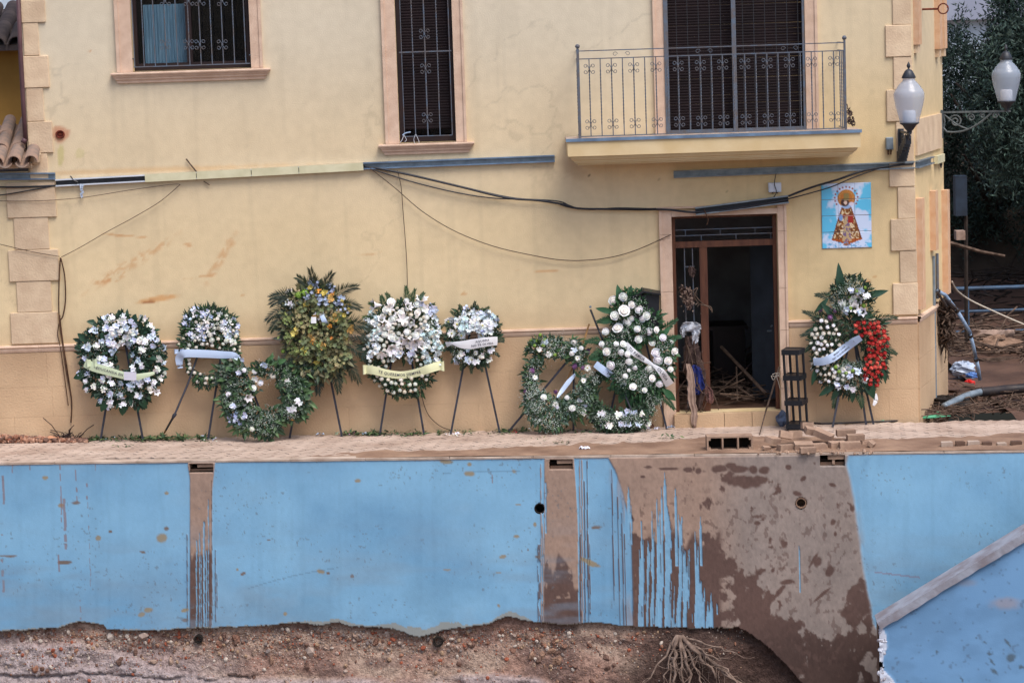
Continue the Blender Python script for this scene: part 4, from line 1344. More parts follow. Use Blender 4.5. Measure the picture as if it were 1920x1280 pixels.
put(((np.abs(py - (1090 - (px - 500) * .22 + 14 * ((px - 560) / 110.) ** 2 * .5)) < .9) & (px > 465) & (px < 635)) * 1.0, srgb(92, 118, 140), .45)
put(((np.abs(py - (1072 + (px - 1640) * .12)) < 1.2) & (px > 1640) & (px < 1725)) * 1.0, srgb(140, 116, 130), .7)
put(((np.abs(py - (886 - .03 * (px - 840))) < .8) & (px > 830) & (px < 1010)) * 1.0, srgb(96, 126, 150), .5)
fine = nf(N1, .22, .16, 3, 31.)
C = C * (1 + .26 * (fine - .5) * (.35 + sC + sB + sA))[:, None]
# crust at the ragged foot
crust = (bot - py < (4 + 9 * n3) * np.interp(px, [0, 560, 590, 650, 700, 730, 765, 860, 880, 925, 960, 990, 1000, 1400], [.25, .25, .9, .9, .2, 1, 1.8, 1.4, .3, .4, 1.1, .9, .12, .1])) & (bot - py > -2) & (px < 1380)
put(crust * 1.0, srgb(150, 142, 124), .75)
P = P + np.array([WN.x, WN.y, 0])[None] * (T * (.006 + .010 * nf(N2, .05, .03, 4, 13.)))[:, None]
# dusty lip at the top
put(1 - sm(0, 5, py - (868 - px / 1920 * 23) - 1.5 + 4 * (n3 - .5)), srgb(176, 152, 138), .6)

nxw = ns
I, J = np.meshgrid(np.arange(ns - 1), np.arange(nz - 1)); q = (J * ns + I).ravel()
cpx = (px[q] + px[q + ns + 1]) / 2; cpy = (py[q] + py[q + ns + 1]) / 2
keep = cpy < bot[q]
for (a_, b_, c_, d_) in niches: keep &= ~((cpx > a_) & (cpx < b_) & (cpy > c_) & (cpy < d_))
for (a_, b_, r__) in pipes: keep &= (np.hypot(cpx - a_, cpy - b_) > r__ - 1)
q = q[keep]
Fw = np.stack([q, q + ns, q + ns + 1, q + 1], 1)
# thickness: turn every open edge back into the bank
E = np.concatenate([Fw[:, [0, 1]], Fw[:, [1, 2]], Fw[:, [2, 3]], Fw[:, [3, 0]]])
key = np.sort(E, 1); kk = key[:, 0].astype(np.int64) * 10 ** 7 + key[:, 1]
_, idx, cnt = np.unique(kk, return_index=True, return_counts=True)
be = E[idx[cnt == 1]]
used = np.unique(be); mp = -np.ones(len(P), int); mp[used] = np.arange(len(used)) + len(P)
Pb = P[used] - np.array([WN.x, WN.y, 0]) * .22
Fb = np.stack([be[:, 1], be[:, 0], mp[be[:, 0]], mp[be[:, 1]]], 1)
Cb = C[used] * .5 + np.array(srgb(150, 128, 110)) * .5
V = np.vstack([P, Pb]); Call = np.vstack([C, Cb])
Fall = np.vstack([Fw, Fb])
un = np.unique(Fall); re = -np.ones(len(V), int); re[un] = np.arange(len(un))
rw = root("retaining_wall", WP(WLEN / 2, -2.0), "blue painted retaining wall stained with mud, below the pavement", "wall")
np_mesh("wall_face", V[un], re[Fall], Call[un], M['wall'], rw)

# niches with broken blocks, and drain pipes
for (a_, b_, c_, d_) in niches:
    p0, p1 = onW(a_, d_), onW(b_, c_)
    s0 = (p0 - K0).dot(WD) ; s1 = (p1 - K0).dot(WD); zl, zh = p0.z, p1.z
    def wbox(mb, s0, s1, o0, o1, z0, z1):
        c = WP((s0 + s1) / 2, (z0 + z1) / 2, (o0 + o1) / 2)
        mb.obox(c, WD * ((s1 - s0) / 2), WN * ((o1 - o0) / 2), (0, 0, (z1 - z0) / 2))
    mb = MB()
    wbox(mb, s0 - .02, s1 + .02, -.30, -.285, zl - .02, zh + .03); wbox(mb, s0 - .02, s0 - .003, -.285, -.02, zl - .02, zh + .02); wbox(mb, s1 + .003, s1 + .02, -.285, -.02, zl - .02, zh + .02)
    wbox(mb, s0 - .003, s1 + .003, -.285, -.02, zl - .02, zl - .003); wbox(mb, s0 - .003, s1 + .003, -.285, -.03, zh - .004, zh + .02)
    n_ = mb.build("drain_niche", M['cavity'], rw)
    w_ = s1 - s0; h_ = zh - zl
    mb = MB(); wbox(mb, s0 + w_ * .33, s1 - .004, -.10, -.012, zh - h_ * .42, zh - .006); mb.build("broken_brick", M['brick'], n_)
    mb = MB(); wbox(mb, s0 + .01, s1 - .01, -.2, -.06, zl + .002, zl + h_ * .3); mb.build("rubble", M['mud'], n_)
    if a_ > 1500:
        mb = MB(); wbox(mb, s0 + w_ * .5, s0 + w_ * .6, -.09, -.02, zl + .02, zh - h_ * .42); mb.build("brick_web", M['brick'], n_)


def pipe(px_, py_, r, m, name, off=.012, lab=None, ln=.22, open_r=.8, n=18):
    c = onW(px_, py_, off)
    mb = MB()
    a1 = WD; b1 = Vector((0, 0, 1))
    rr = [(r, 0), (r, -ln), (r * open_r, -ln), (r * open_r, 0), (r, 0)]
    vs = []; fs = []
    for (q_, o) in rr:
        for k in range(n):
            t = 2 * math.pi * k / n
            vs.append(c + WN * o + (a1 * math.cos(t) + b1 * math.sin(t)) * q_)
    for i in range(len(rr) - 1):
        for k in range(n): fs.append((i * n + k, i * n + (k + 1) % n, (i + 1) * n + (k + 1) % n, (i + 1) * n + k))
    mb.add(vs, fs)
    mb.add([c + WN * (-ln * .9) + (a1 * math.cos(2 * math.pi * k / n) + b1 * math.sin(2 * math.pi * k / n)) * r * open_r for k in range(n)], [tuple(range(n))])
    return mb.build(name, m, rw, label=lab)


pipe(1012, 953, .064, M['cavity'], "drain_hole", .004, "dark drain hole beside the middle mud strip")
pipe(1502, 943, .062, M['mud'], "drain_pipe", .02, "muddy drain pipe end in the brown apron")

# ---- eroded bank under the wall
ns2, nz2 = 900, 150
ss = np.linspace(S0, S1, ns2); ts = np.linspace(0, 1, nz2)
SS, TT = np.meshgrid(ss, ts)
ZZ = -1.45 - 3.0 * TT
XW = K0.x + WD.x * SS; YW = K0.y + WD.y * SS
off = -.06 + .18 * sm(-1.95, -2.75, ZZ) * (1 - .0) + .9 * sm(-2.7, -4.4, ZZ)
PX0, PY0 = proj(np.stack([XW.ravel(), YW.ravel(), ZZ.ravel()], 1)); off = np.where(off > -.1, -.1 + (off + .1) * (1 - sm(1330, 1420, PX0.reshape(off.shape))), off)
off = off + .13 * (N1.f(SS * 1.4, ZZ * 2.2, 5) - .5) + .06 * (N2.f(SS * 6, ZZ * 9, 5) - .5) + .022 * (N3.f(SS * 30, ZZ * 34, 3) - .5)
P0 = np.stack([XW.ravel(), YW.ravel(), ZZ.ravel()], 1)
px, py = proj(P0)
# hard concrete lips with a broken edge along the bottom
lipy = np.interp(px, [-100, 0, 40, 90, 150, 230, 300, 420, 560, 700, 780, 860, 940, 1010, 1060, 1110, 2000], [1215, 1212, 1205, 1207, 1203, 1225, 1248, 1262, 1266, 1262, 1266, 1258, 1255, 1262, 1280, 1310, 1400]) + 8 * (N2.f(px * .03, px * 0 + 4, 4) - .5)
lip = sm(0, 8, py - lipy) * (1 - sm(1040, 1100, px)) * (.35 + .65 * sm(.40, .52, N3.f(px * .012, py * .03, 3) + .08 * (px < 300)))
offr = off.ravel() + .07 * lip
crack = np.abs(py - (1262 + 14 * (N1.f(px * .012, px * 0 + 1, 4) - .5) * 2)) < 2.5
offr = offr - .05 * (crack & (px < 480))
P = P0 + np.array([WN.x, WN.y, 0])[None] * offr[:, None]
red = np.array(srgb(156, 124, 110)); ochr = np.array(srgb(174, 150, 134)); dk = np.array(srgb(122, 98, 90)); pk = np.array(srgb(174, 160, 160)); deep = np.array(srgb(78, 60, 54))
n_a = N1.f(px * .01, py * .025, 5)[:, None]; n_b = N2.f(px * .02, py * .05, 5)[:, None]
C = red * (1 - sm(.35, .65, n_a)) + ochr * sm(.35, .65, n_a)
C = C * (1 - .8 * sm(.5, .68, n_b)) + dk * .8 * sm(.5, .68, n_b)
k = (sm(1195, 1250, py + (320 - px) * .09) * (1 - sm(250, 560, px)) )[:, None]
C = C * (1 - .7 * k) + pk * .7 * k
k = lip[:, None]; C = C * (1 - .75 * k) + pk * .75 * k
k = (sm(1150, 1250, px + (py - 1200) * .6) )[:, None]; C = C * (1 - .93 * k) + (deep * (.8 + .4 * n_b)) * .93 * k
k = (sm(1026, 1034, px) * (1 - sm(1070, 1095, px)))[:, None] * .8; C = C * (1 - k) + dk * .92 * k
I, J = np.meshgrid(np.arange(ns2 - 1), np.arange(nz2 - 1)); q = (J * ns2 + I).ravel()
np_mesh("bank", P, np.stack([q, q + ns2, q + ns2 + 1, q + 1], 1), C, M['soil'], None, kind="structure")
Pbank = P.reshape(nz2, ns2, 3)


def bank_pt(px_, py_):
    w_ = onW(px_, py_, -.05)
    s_ = (w_ - K0).dot(WD)
    i = int(np.clip((s_ - S0) / (S1 - S0) * (ns2 - 1), 0, ns2 - 1)); j = int(np.clip((-1.45 - w_.z) / 3.0 * (nz2 - 1), 0, nz2 - 1))
    return Vector(Pbank[j, i])


# stones in the bank
mb = MB(); rs = random.Random(21)
ico = [(0, 0, 1), (.89, 0, .45), (.28, .85, .45), (-.72, .53, .45), (-.72, -.53, .45), (.28, -.85, .45), (.72, .53, -.45), (-.28, .85, -.45), (-.89, 0, -.45), (-.28, -.85, -.45), (.72, -.53, -.45), (0, 0, -1)]
icf = [(0, 1, 2), (0, 2, 3), (0, 3, 4), (0, 4, 5), (0, 5, 1), (1, 6, 2), (2, 7, 3), (3, 8, 4), (4, 9, 5), (5, 10, 1), (6, 7, 2), (7, 8, 3), (8, 9, 4), (9, 10, 5), (10, 6, 1), (11, 7, 6), (11, 8, 7), (11, 9, 8), (11, 10, 9), (11, 6, 10)]
scol = [srgb(*c) for c in ((170, 150, 138), (146, 104, 84), (124, 112, 108), (190, 176, 164), (150, 84, 62), (112, 84, 72), (160, 132, 108))]
big = 0
bank_things = []
for k in range(9000):
    pxx = rs.uniform(-40, 1400); pyy = 1180 + abs(rs.gauss(0, .45)) * 95
    if pyy > 1330: continue
    dens = N1.f(np.array([pxx * .012]), np.array([pyy * .03]), 3)[0]
    if pxx > 1080 and rs.random() < .75: continue
    if rs.random() > dens * 1.5: continue
    c = bank_pt(pxx, pyy)
    r = rs.uniform(.004, .013) * (1 + 1.6 * (rs.random() < .10))
    e = Euler((rs.uniform(0, 6), rs.uniform(0, 6), rs.uniform(0, 6))).to_matrix()
    sx, sy, sz = rs.uniform(.7, 1.4), rs.uniform(.6, 1.1), rs.uniform(.5, 1)
    mb.add([c + e @ Vector((p[0] * r * sx, p[1] * r * sy, p[2] * r * sz)) for p in ico], icf, rs.choice(scol))
mb.build("gravel", M['pebble'], None, kind="stuff", label="pebbles and grit sticking out of the eroded bank", cat="gravel")
mbc = MB()
for k in range(240):
    pxx = rs.uniform(-30, 1180); pyy = rs.uniform(1188, 1300); c = bank_pt(pxx, pyy) - WN * .01; r = rs.uniform(.018, .06)
    if N1.f(np.array([pxx * .01 + 4]), np.array([pyy * .03]), 3)[0] < .48: continue
    e = Euler((rs.uniform(0, 6), rs.uniform(0, 6), rs.uniform(0, 6))).to_matrix()
    mbc.add([c + e @ Vector((p[0] * r * rs.uniform(.9, 1.5), p[1] * r * .9, p[2] * r * rs.uniform(.4, .7))) for p in ico], icf, rs.choice([srgb(160, 126, 106), srgb(140, 104, 88), srgb(172, 146, 130), srgb(124, 96, 84)]))
mbc.build("clods", M['soil'], None, kind="stuff", label="lumps of earth and broken concrete bedded in the bank", cat="clods")
for (a_, b_, r) in ((585, 1222, .07), (210, 1193, .055), (1197, 1187, .03), (355, 1180, .04), (690, 1207, .03), (98, 1190, .03), (500, 1206, .03), (270, 1192, .075), (860, 1215, .028), (75, 1250, .05)):
    c = bank_pt(a_, b_); mb = MB(); e = Euler((rs.uniform(0, 6), rs.uniform(0, 6), rs.uniform(0, 6))).to_matrix()
    mb.add([c + e @ Vector((p[0] * r * 1.1, p[1] * r, p[2] * r * .7)) for p in ico], icf, rs.choice(scol[:4]))
    side = {585: "largest pale stone in the bank below the long blue stretch", 210: "rounded grey stone just under the wall's left foot", 1197: "small pale stone left of the hanging roots", 355: "flat stone by the small round pipe",
            690: "small stone near the bank's dark drain", 98: "small stone under the left end of the wall", 500: "small stone right of the round pipe", 270: "broad grey slab of stone left of the round pipe",
            860: "small stone right of the bank's dark drain", 75: "stone low at the bottom left corner"}[a_]
    o = mb.build("stone", M['pebble'], None, label=side, cat="stone", group="stones in the eroded bank")
# round pipe and drain in the bank
def ring_at(c, r, m, name, lab, cat):
    mb = MB(); n = 18; vs = []; fs = []
    for (q_, o) in ((r, .03), (r, -.2), (r * .72, -.2), (r * .72, .03), (r, .03)):
        for k in range(n): vs.append(c + WN * o + (WD * math.cos(2 * math.pi * k / n) + Vector((0, 0, 1)) * math.sin(2 * math.pi * k / n)) * q_)
    for i in range(4):
        for k in range(n): fs.append((i * n + k, i * n + (k + 1) % n, (i + 1) * n + (k + 1) % n, (i + 1) * n + k))
    mb.add(vs, fs); mb.add([vs[2 * n + k] for k in range(n)], [tuple(range(n))])
    mb.build(name, m, None, label=lab, cat=cat)


ring_at(bank_pt(375, 1197) + WN * .03, .05, M['cavity'], "pipe", "small dark round pipe end under the left mud strip", "pipe")
ring_at(bank_pt(824, 1203) + WN * .04, .062, M['cavity'], "pipe", "dark square-mouthed drain in the bank below the middle", "pipe")

# hanging roots
rb = MB(); rr = random.Random(8)
start = bank_pt(1275, 1193) + WN * .10


def root_path(a_px, b_px, n, wob, offs):
    pts = []
    for i in range(n + 1):
        t = i / n
        x_ = a_px[0] + (b_px[0] - a_px[0]) * t + rr.gauss(0, wob) * (t > 0)
        y_ = a_px[1] + (b_px[1] - a_px[1]) * t ** 1.0 + rr.gauss(0, wob * .6) * (t > 0)
        pts.append(onW(x_, y_, .06 + offs * t + rr.uniform(0, .05)))
    return pts


rt_root = root("roots", start, "bundle of pale bare roots hanging from the bank under the mud apron", "roots")
mains = [((1282, 1198), (1432, 1310), 6), ((1284, 1202), (1350, 1240), 5), ((1270, 1190), (1262, 1300), 7), ((1268, 1192), (1250, 1310), 4), ((1275, 1190), (1300, 1300), 7), ((1278, 1192), (1345, 1270), 8), ((1280, 1195), (1400, 1300), 6), ((1285, 1205), (1370, 1262), 7), ((1268, 1195), (1205, 1290), 4), ((1290, 1212), (1412, 1300), 5),
         ((1278, 1193), (1385, 1225), 4), ((1274, 1194), (1284, 1310), 5), ((1266, 1196), (1240, 1300), 3), ((1282, 1200), (1330, 1310), 5)]
for (a_, b_, w_) in mains:
    pts = root_path(a_, b_, 9, 2.2, .22)
    mb = MB(); mb.tube(pts, [(.0035 * w_) * (1 - .65 * i / 9) + .002 for i in range(10)], 6)
    for k in range(5):
        i = rr.randint(2, 8); p = pts[i]
        q_ = [p]
        dirv = (WD * rr.uniform(-.7, .9) + Vector((0, 0, -1)) * rr.uniform(.2, 1) + WN * rr.uniform(-.2, .5)).normalized()
        for t in range(5):
            dirv = (dirv + Vector((rr.gauss(0, .3), rr.gauss(0, .2), rr.gauss(0, .3)))).normalized()
            q_.append(q_[-1] + dirv * rr.uniform(.03, .08))
        mb.tube(q_, [.005, .0045, .004, .003, .002, .0015], 4)
    mb.build("root", M['root'], rt_root, smooth=True)

# ---- ramp wall in front, lower right
RO = .95
def onR(px_, py_, off=0.0): return onW(px_, py_, RO + off)
A, B = onR(1648, 1172), onR(1925, 1003)
dirr = (B - A); Bx = A + dirr * 1.6
ramp = root("ramp_wall", A, "sloping blue ramp wall with a worn grey coping, lower right", "wall")
nx_, nz_ = 150, 120
us = np.linspace(0, 1, nx_); vv = np.linspace(0, 1, nz_)
UU, VV2 = np.meshgrid(us, vv)
topz = A.z + (Bx.z - A.z) * UU; ZZ = topz + (-3.6 - topz) * VV2
XR_ = A.x + (Bx.x - A.x) * UU; YR_ = A.y + (Bx.y - A.y) * UU
P = np.stack([XR_.ravel(), YR_.ravel(), ZZ.ravel()], 1)
px, py = proj(P)
left = np.interp(py, [1160, 1172, 1190, 1215, 1230, 1242, 1255, 1268, 1290, 1500], [1645, 1652, 1660, 1661, 1655, 1654, 1656, 1668, 1685, 1690]) + 3 * (N2.f(py * .1, py * 0, 3) - .5)
C = np.tile(np.array(srgb(114, 156, 196)), (len(P), 1))
n2 = N2.f(px * .012, py * .02, 5); C = C * (1 - .15 * sm(.4, .7, n2))[:, None]
def put2(mask, col, a=1.0):
    global C
    k = np.clip(mask * a, 0, 1)[:, None]; C = C * (1 - k) + np.array(col) * k
put2(stamp(px, py, 1885, 1130, 26, 10, 0, seed=3, soft=.6), srgb(160, 146, 146), .6); put2(stamp(px, py, 1810, 1092, 20, 6, 0, seed=5, soft=.6), srgb(150, 140, 140), .4)
for (a_, b_, rx, ry_, an) in ((1895, 1232, 9, 8, 0), (1890, 1205, 2, 12, -35), (1860, 1240, 2, 10, -35), (1855, 1225, 4, 3, 0), (1830, 1195, 2, 2, 0), (1864, 1258, 8, 3, 40), (1757, 1222, 2, 3, 0), (1803, 1272, 1.2, 9, -30), (1915, 1250, 5, 3, 0), (1845, 1203, 5, 1.5, 20), (1885, 1146, 3, 1.5, -50)):
    put2(stamp(px, py, a_, b_, rx, ry_, an, seed=a_ * .1), srgb(78, 90, 96), .8)
put2(sm(.74, .77, N3.f(px * .12, py * .12, 3)), srgb(84, 100, 120), .5)
put2((1 - sm(0, 3, px - left)), srgb(210, 214, 226), .95)
I, J = np.meshgrid(np.arange(nx_ - 1), np.arange(nz_ - 1)); q = (J * nx_ + I).ravel()
q = q[px[q] > 1646 + 2.5 * (N1.f(py[q] * .12, py[q] * 0 + 3, 3) - .5) + 3 * sm(1236, 1244, py[q]) * (1 - sm(1250, 1256, py[q])) * 3]
P[:, 1] += -.035 * (1 - sm(0, 5, px - left)) * (N3.f(px * .12, py * .12, 4) - .2)
np_mesh("ramp_face", P, np.stack([q, q + nx_, q + nx_ + 1, q + 1], 1), C, M['wall'], ramp)
# side and fill
mb = MB(); s0 = (A - K0).dot(WD)
pts_ = [(WP(s0 - .004, -3.6, RO - .02)), (WP(s0 - .004, -3.6, RO - .32)), (WP(s0 - .004, A.z, RO - .32)), (WP(s0 - .004, A.z, RO - .02))]
e_ = (Bx - A); e_.z = 0
mb.add(pts_ + [p + e_ + Vector((0, 0, (Bx.z - A.z) if i > 1 else 0)) for i, p in enumerate(pts_)], [(0, 1, 2, 3), (3, 2, 6, 7), (1, 5, 6, 2), (4, 7, 6, 5)])
mb.build("ramp_body", M['mud'], ramp)
# broken white plaster lump edge
wp = MB(); rs = random.Random(2)
for k in range(6):
    yy = 1184 + k * 18.5
    lx = float(np.interp(yy, [1160, 1172, 1190, 1215, 1230, 1242, 1255, 1268, 1290, 1500], [1645, 1652, 1658, 1660, 1655, 1650, 1652, 1664, 1680, 1690]))
    if 1232 < yy < 1248: continue
    c = onR((1647 + lx) / 2, yy, -.0); wdt = max(.012, (lx - 1646) / 190.)
    e = Euler((rs.uniform(-.3, .3), rs.uniform(-.3, .3), rs.uniform(-.3, .3))).to_matrix()
    for m_ in range(5):
        e = Euler((rs.uniform(0, 6), rs.uniform(0, 6), rs.uniform(0, 6))).to_matrix(); c2 = c + Vector((rs.uniform(-.6, .6) * wdt, 0, rs.uniform(-.03, .03))); r1 = rs.uniform(.012, .03)
        wp.add([c2 + e @ Vector((p[0] * r1 * 1.3, p[1] * r1, p[2] * r1 * .6)) for p in ico], icf)
wp.build("broken_plaster", M['whiteplaster'], ramp)
mb = MB(); nseg = 60; vs = []
up = Vector((0, 0, 1))
dn = dirr.normalized(); nrm = dn.cross(WN).normalized()
if nrm.z < 0: nrm = -nrm
for i in range(nseg + 1):
    c = A + (Bx - A) * (i / nseg)
    j = .012 * (N1.f(np.array([i * .45]), np.array([3.3]), 3)[0] - .5) * 2
    th = .085 + j
    vs += [c + nrm * .045 + WN * .045, c + nrm * (.045 - th) + WN * (.045 + j * .5), c + nrm * (.045 - th) - WN * .36, c + nrm * .045 - WN * .36]
fs = []
for i in range(nseg):
    for k in range(4): fs.append((4 * i + k, 4 * i + 4 + k, 4 * i + 4 + (k + 1) % 4, 4 * i + (k + 1) % 4))
fs.append((0, 1, 2, 3))
mb.add(vs, fs); mb.build("coping", M['coping'], ramp)
# ================================================================== CABLE TRAYS, CABLES, BOXES
def chan(name, p0, p1, h, mo, mi, label, depth=.05, y=-.004, lid=None, lidm=None, lidn=1):
    """open channel between two pixel points (centre line), with a back, two lips and optionally cover panels"""
    a, b = onY(p0[0], p0[1], y), onY(p1[0], p1[1], y)
    d = (b - a); L = d.length; d.normalize(); u = Vector((-d.z, 0, d.x)); n = Vector((0, -1, 0))
    r = root(name, a, label, "cable tray")
    def bar(s0, s1, u0, u1, n0, n1, m, nm, lab=None):
        mb = MB(); c = a + d * ((s0 + s1) / 2) + u * ((u0 + u1) / 2) + n * ((n0 + n1) / 2)
        mb.obox(c, d * ((s1 - s0) / 2), n * ((n1 - n0) / 2), u * ((u1 - u0) / 2)); return mb.build(nm, m, r, label=lab)
    bar(0, L, -h / 2, h / 2, 0, .004, mi, "back")
    bar(0, L, h / 2 - .016, h / 2, .0045, depth, mo, "upper_lip"); bar(0, L, -h / 2, -h / 2 + .016, .0045, depth, mo, "lower_lip")
    if lid:
        k = 0
        for i in range(len(lid) - 1):
            s0, s1 = lid[i] * L, lid[i + 1] * L
            bar(s0 + .004, s1 - .004, -h / 2 - .003, h / 2 + .003, depth + .001, depth + .008, lidm, "cover_panel")
    return r


chan("cable_tray", (105, 343), (682, 312), .088, M['whitetray'], M['darkiron'], "long tray with cream covers, broken open at its left end", lid=[.29, .458, .636, .79, 1.0], lidm=M['creamtray'])
chan("cable_tray", (681, 311), (1040, 297), .085, M['bluetray'], M['galv'], "open blue-grey tray running right from the cream covered one")
chan("cable_tray", (-60, 331), (104, 330), .085, M['bluetray'], M['galv'], "short open tray at the left edge below the clay tiles")
chan("cable_tray", (1263, 327), (1714, 309), .088, M['galv'], M['galv'], "long grey tray under the balcony, running to the house corner")
chan("cable_tray", (1304, 396), (1478, 373), .095, M['galv'], M['cable'], "loose grey tray hanging tilted across the top of the doorway", y=-.075)
# end of the tray turning the corner
mb = MB()
a, b = onS(1716, 309), onS(1745, 300)
tr = root("cable_tray", a, "tray end bent round the house corner with cables inside", "cable tray")
mb = MB(); dS = (b - a).normalized()
for (q0, q1, n0, n1) in ((.03, .044, .004, .05), (-.044, -.03, .004, .05), (-.044, .044, .0, .004)):
    c = (a + b) / 2 + Vector((0, 0, (q0 + q1) / 2)) + SN * ((n0 + n1) / 2)
    mb.obox(c, dS * ((b - a).length / 2), SN * ((n1 - n0) / 2), (0, 0, (q1 - q0) / 2))
mb.build("lip", M['galv'], tr)
c = onS(1757, 298); mb = MB(); mb.obox(c + SN * .03, SD * .28, SN * .025, (0, 0, .05)); mb.build("cover_panel", M['creamtray'], tr)

def cable(name, pts, r, m, label, cat="cable", y=-.05, n=6, wob=0.0):
    P = px_path(pts, y)
    if wob:
        P = [p + Vector((0, random.uniform(-wob, wob), random.uniform(-wob, wob))) for p in P]
    mb = MB(); mb.tube(P, r, n); return mb.build(name, m, None, smooth=True, label=label, cat=cat)


cable("cable", [(682, 312, -.03), (720, 318), (790, 333), (870, 352), (950, 371), (1010, 376), (1060, 384), (1085, 391), (1140, 392), (1200, 393), (1250, 393, -.08), (1310, 398, -.11), (1400, 388, -.12), (1478, 374, -.12)], .014, M['cable'], "thick black cable sagging from the open tray to the loose one over the door")
cable("cable", [(682, 313, -.03), (712, 322), (780, 343), (860, 362), (930, 372), (1000, 374), (1050, 378), (1075, 389), (1110, 393), (1160, 390), (1240, 392, -.08)], .008, M['cable'], "thinner black cable hanging just below the thick one")
cable("cable", [(700, 316, -.035), (760, 325), (850, 346), (950, 369), (1030, 378), (1090, 392), (1230, 391, -.085)], .008, M['cable'], "black cable twisted along the thick one")
cable("cable", [(1478, 368, -.12), (1520, 352, -.1), (1570, 337, -.07), (1620, 320, -.05), (1680, 310, -.045), (1712, 307, -.04)], .014, M['cable'], "thick black cable rising from the loose tray to the corner tray")
cable("cable", [(1478, 373, -.12), (1520, 362, -.1), (1560, 350, -.08), (1600, 333, -.06), (1650, 315, -.05)], .008, M['cable'], "thin black cable crossing the top of the tile picture")
cable("cable", [(-40, 350), (30, 351), (104, 348, -.03)], .012, M['cable'], "black cable entering the long tray at the left edge")
cable("cable", [(-40, 368), (0, 366), (50, 358), (104, 348, -.03)], .008, M['cable'], "black cable drooping into the long tray's left end")
cable("wire", [(-40, 376), (60, 377), (150, 371), (240, 357), (320, 346), (338, 346)], .004, M['wire'], "thin wire running under the long tray", "wire")
cable("wire", [(338, 346), (300, 378), (250, 408), (200, 435), (150, 464), (115, 482)], .0045, M['wire'], "thin wire slanting down from the long tray to the left quoin", "wire")
cable("wire", [(-40, 450), (0, 458), (60, 472), (112, 481)], .0045, M['wire'], "thin wire running left across the lower quoin", "wire")
cable("wire", [(692, 314), (740, 352), (790, 395), (850, 432), (920, 460), (990, 477), (1060, 488), (1130, 485), (1190, 470), (1258, 440, -.06)], .0055, M['wire'], "long slack wire looping from the tray down to the door frame", "wire")
cable("wire", [(745, 320), (752, 350), (756, 400), (760, 450), (763, 500), (764, 552)], .005, M['wire'], "wire hanging straight down behind the lily wreath", "wire")
cable("wire", [(790, 730), (794, 755), (805, 780), (825, 798), (845, 806)], .005, M['wire'], "brown wire curling down between the lily wreath and the small wreath", "wire")
cable("wire", [(1455, 326, -.06), (1452, 345, -.08), (1456, 360, -.09), (1449, 372, -.1)], .005, M['cable'], "short black wire across the white junction box", "wire")
cable("wire", [(1320, 392, -.14), (1324, 402, -.14), (1328, 412, -.14), (1325, 422, -.14)], .006, M['vine'], "scrap of cord dangling from the loose tray", "wire")
# vines / stems
st = root("dry_stems", onG(130, 800), "long dry brown stems hanging down the wall by the left quoin", "dry stems")
for pts, r in (([(113, 483), (111, 520), (110, 570), (112, 610), (118, 650), (125, 700), (134, 750), (133, 792)], .009), ([(114, 484), (121, 515), (123, 560), (118, 592), (112, 600)], .009), ([(112, 600), (108, 625), (113, 650), (120, 700), (128, 760)], .006), ([(112, 590), (118, 640), (126, 690), (134, 745)], .007)):
    mb = MB(); mb.tube(px_path(pts, -.045), r, 5); mb.build("stem", M['vine'], st, smooth=True)
cable("twig", [(349, 298), (360, 312), (370, 324)], .009, M['twig'], "short twig stuck behind the long tray's cream covers", "twig", y=-.03)
cable("twig", [(382, 340), (393, 347)], .007, M['twig'], "tiny twig end showing below the long tray", "twig", y=-.03)
cable("hook", [(1765, 293), (1768, 306), (1763, 313), (1760, 303)], .008, M['darkiron'], "small iron hook on the side wall above the lower mouldings", "hook", y=-.35) if False else None
mb = MB(); c0 = onS(1763, 300, .03); mb.tube([c0 + Vector((0, 0, .03)), c0 + Vector((0, 0, -.06)), c0 + SD * .06 + Vector((0, 0, -.10)), c0 + SD * .12 + Vector((0, 0, -.06)), c0 + SD * .12 + Vector((0, 0, 0))], .009, 6)
mb.build("hook", M['darkiron'], None, label="small iron hook on the side wall just below the corner tray", cat="hook")
mb = MB(); c0 = onS(1729, 18, .0); e0 = SN
rr_ = .062; cc = c0 + e0 * .26
mb.tube([c0, c0 + e0 * .1, c0 + e0 * .19], .014, 6)
mb.tube([cc + (e0 * math.cos(q) + Vector((0, 0, 1)) * math.sin(q)) * rr_ for q in [i * math.pi / 9 for i in range(19)]], .009, 6)
mb.build("wall_ring", M['rust'], None, label="iron ring on a short arm at the top of the side wall", cat="iron ring")

# junction boxes
def jbox(px_, py_, w, h, d, m, label, knock=True):
    c = onY(px_, py_, 0); r = root("junction_box", c + Vector((0, 0, -h / 2)), label, "junction box")
    mb = MB(); mb.box(c.x - w / 2, c.x + w / 2, -d, 0, c.z - h / 2, c.z + h / 2); o = mb.build("box", m, r)
    bv = o.modifiers.new("bevel", 'BEVEL'); bv.width = .006; bv.segments = 2
    mb = MB(); mb.box(c.x - w / 2 + .012, c.x + w / 2 - .012, -d - .004, -d + .001, c.z - h / 2 + .012, c.z + h / 2 - .012); mb.build("lid", m, r)
    for sx in (-1, 1):
        mb = MB(); mb.tube([(c.x + sx * w * .2, -d * .6, c.z - h / 2 + .002), (c.x + sx * w * .17, -d * .5, c.z - h / 2 - .06 * (1 if knock else .2))], .010, 6); mb.build("conduit", M['vine'], r)
    return c


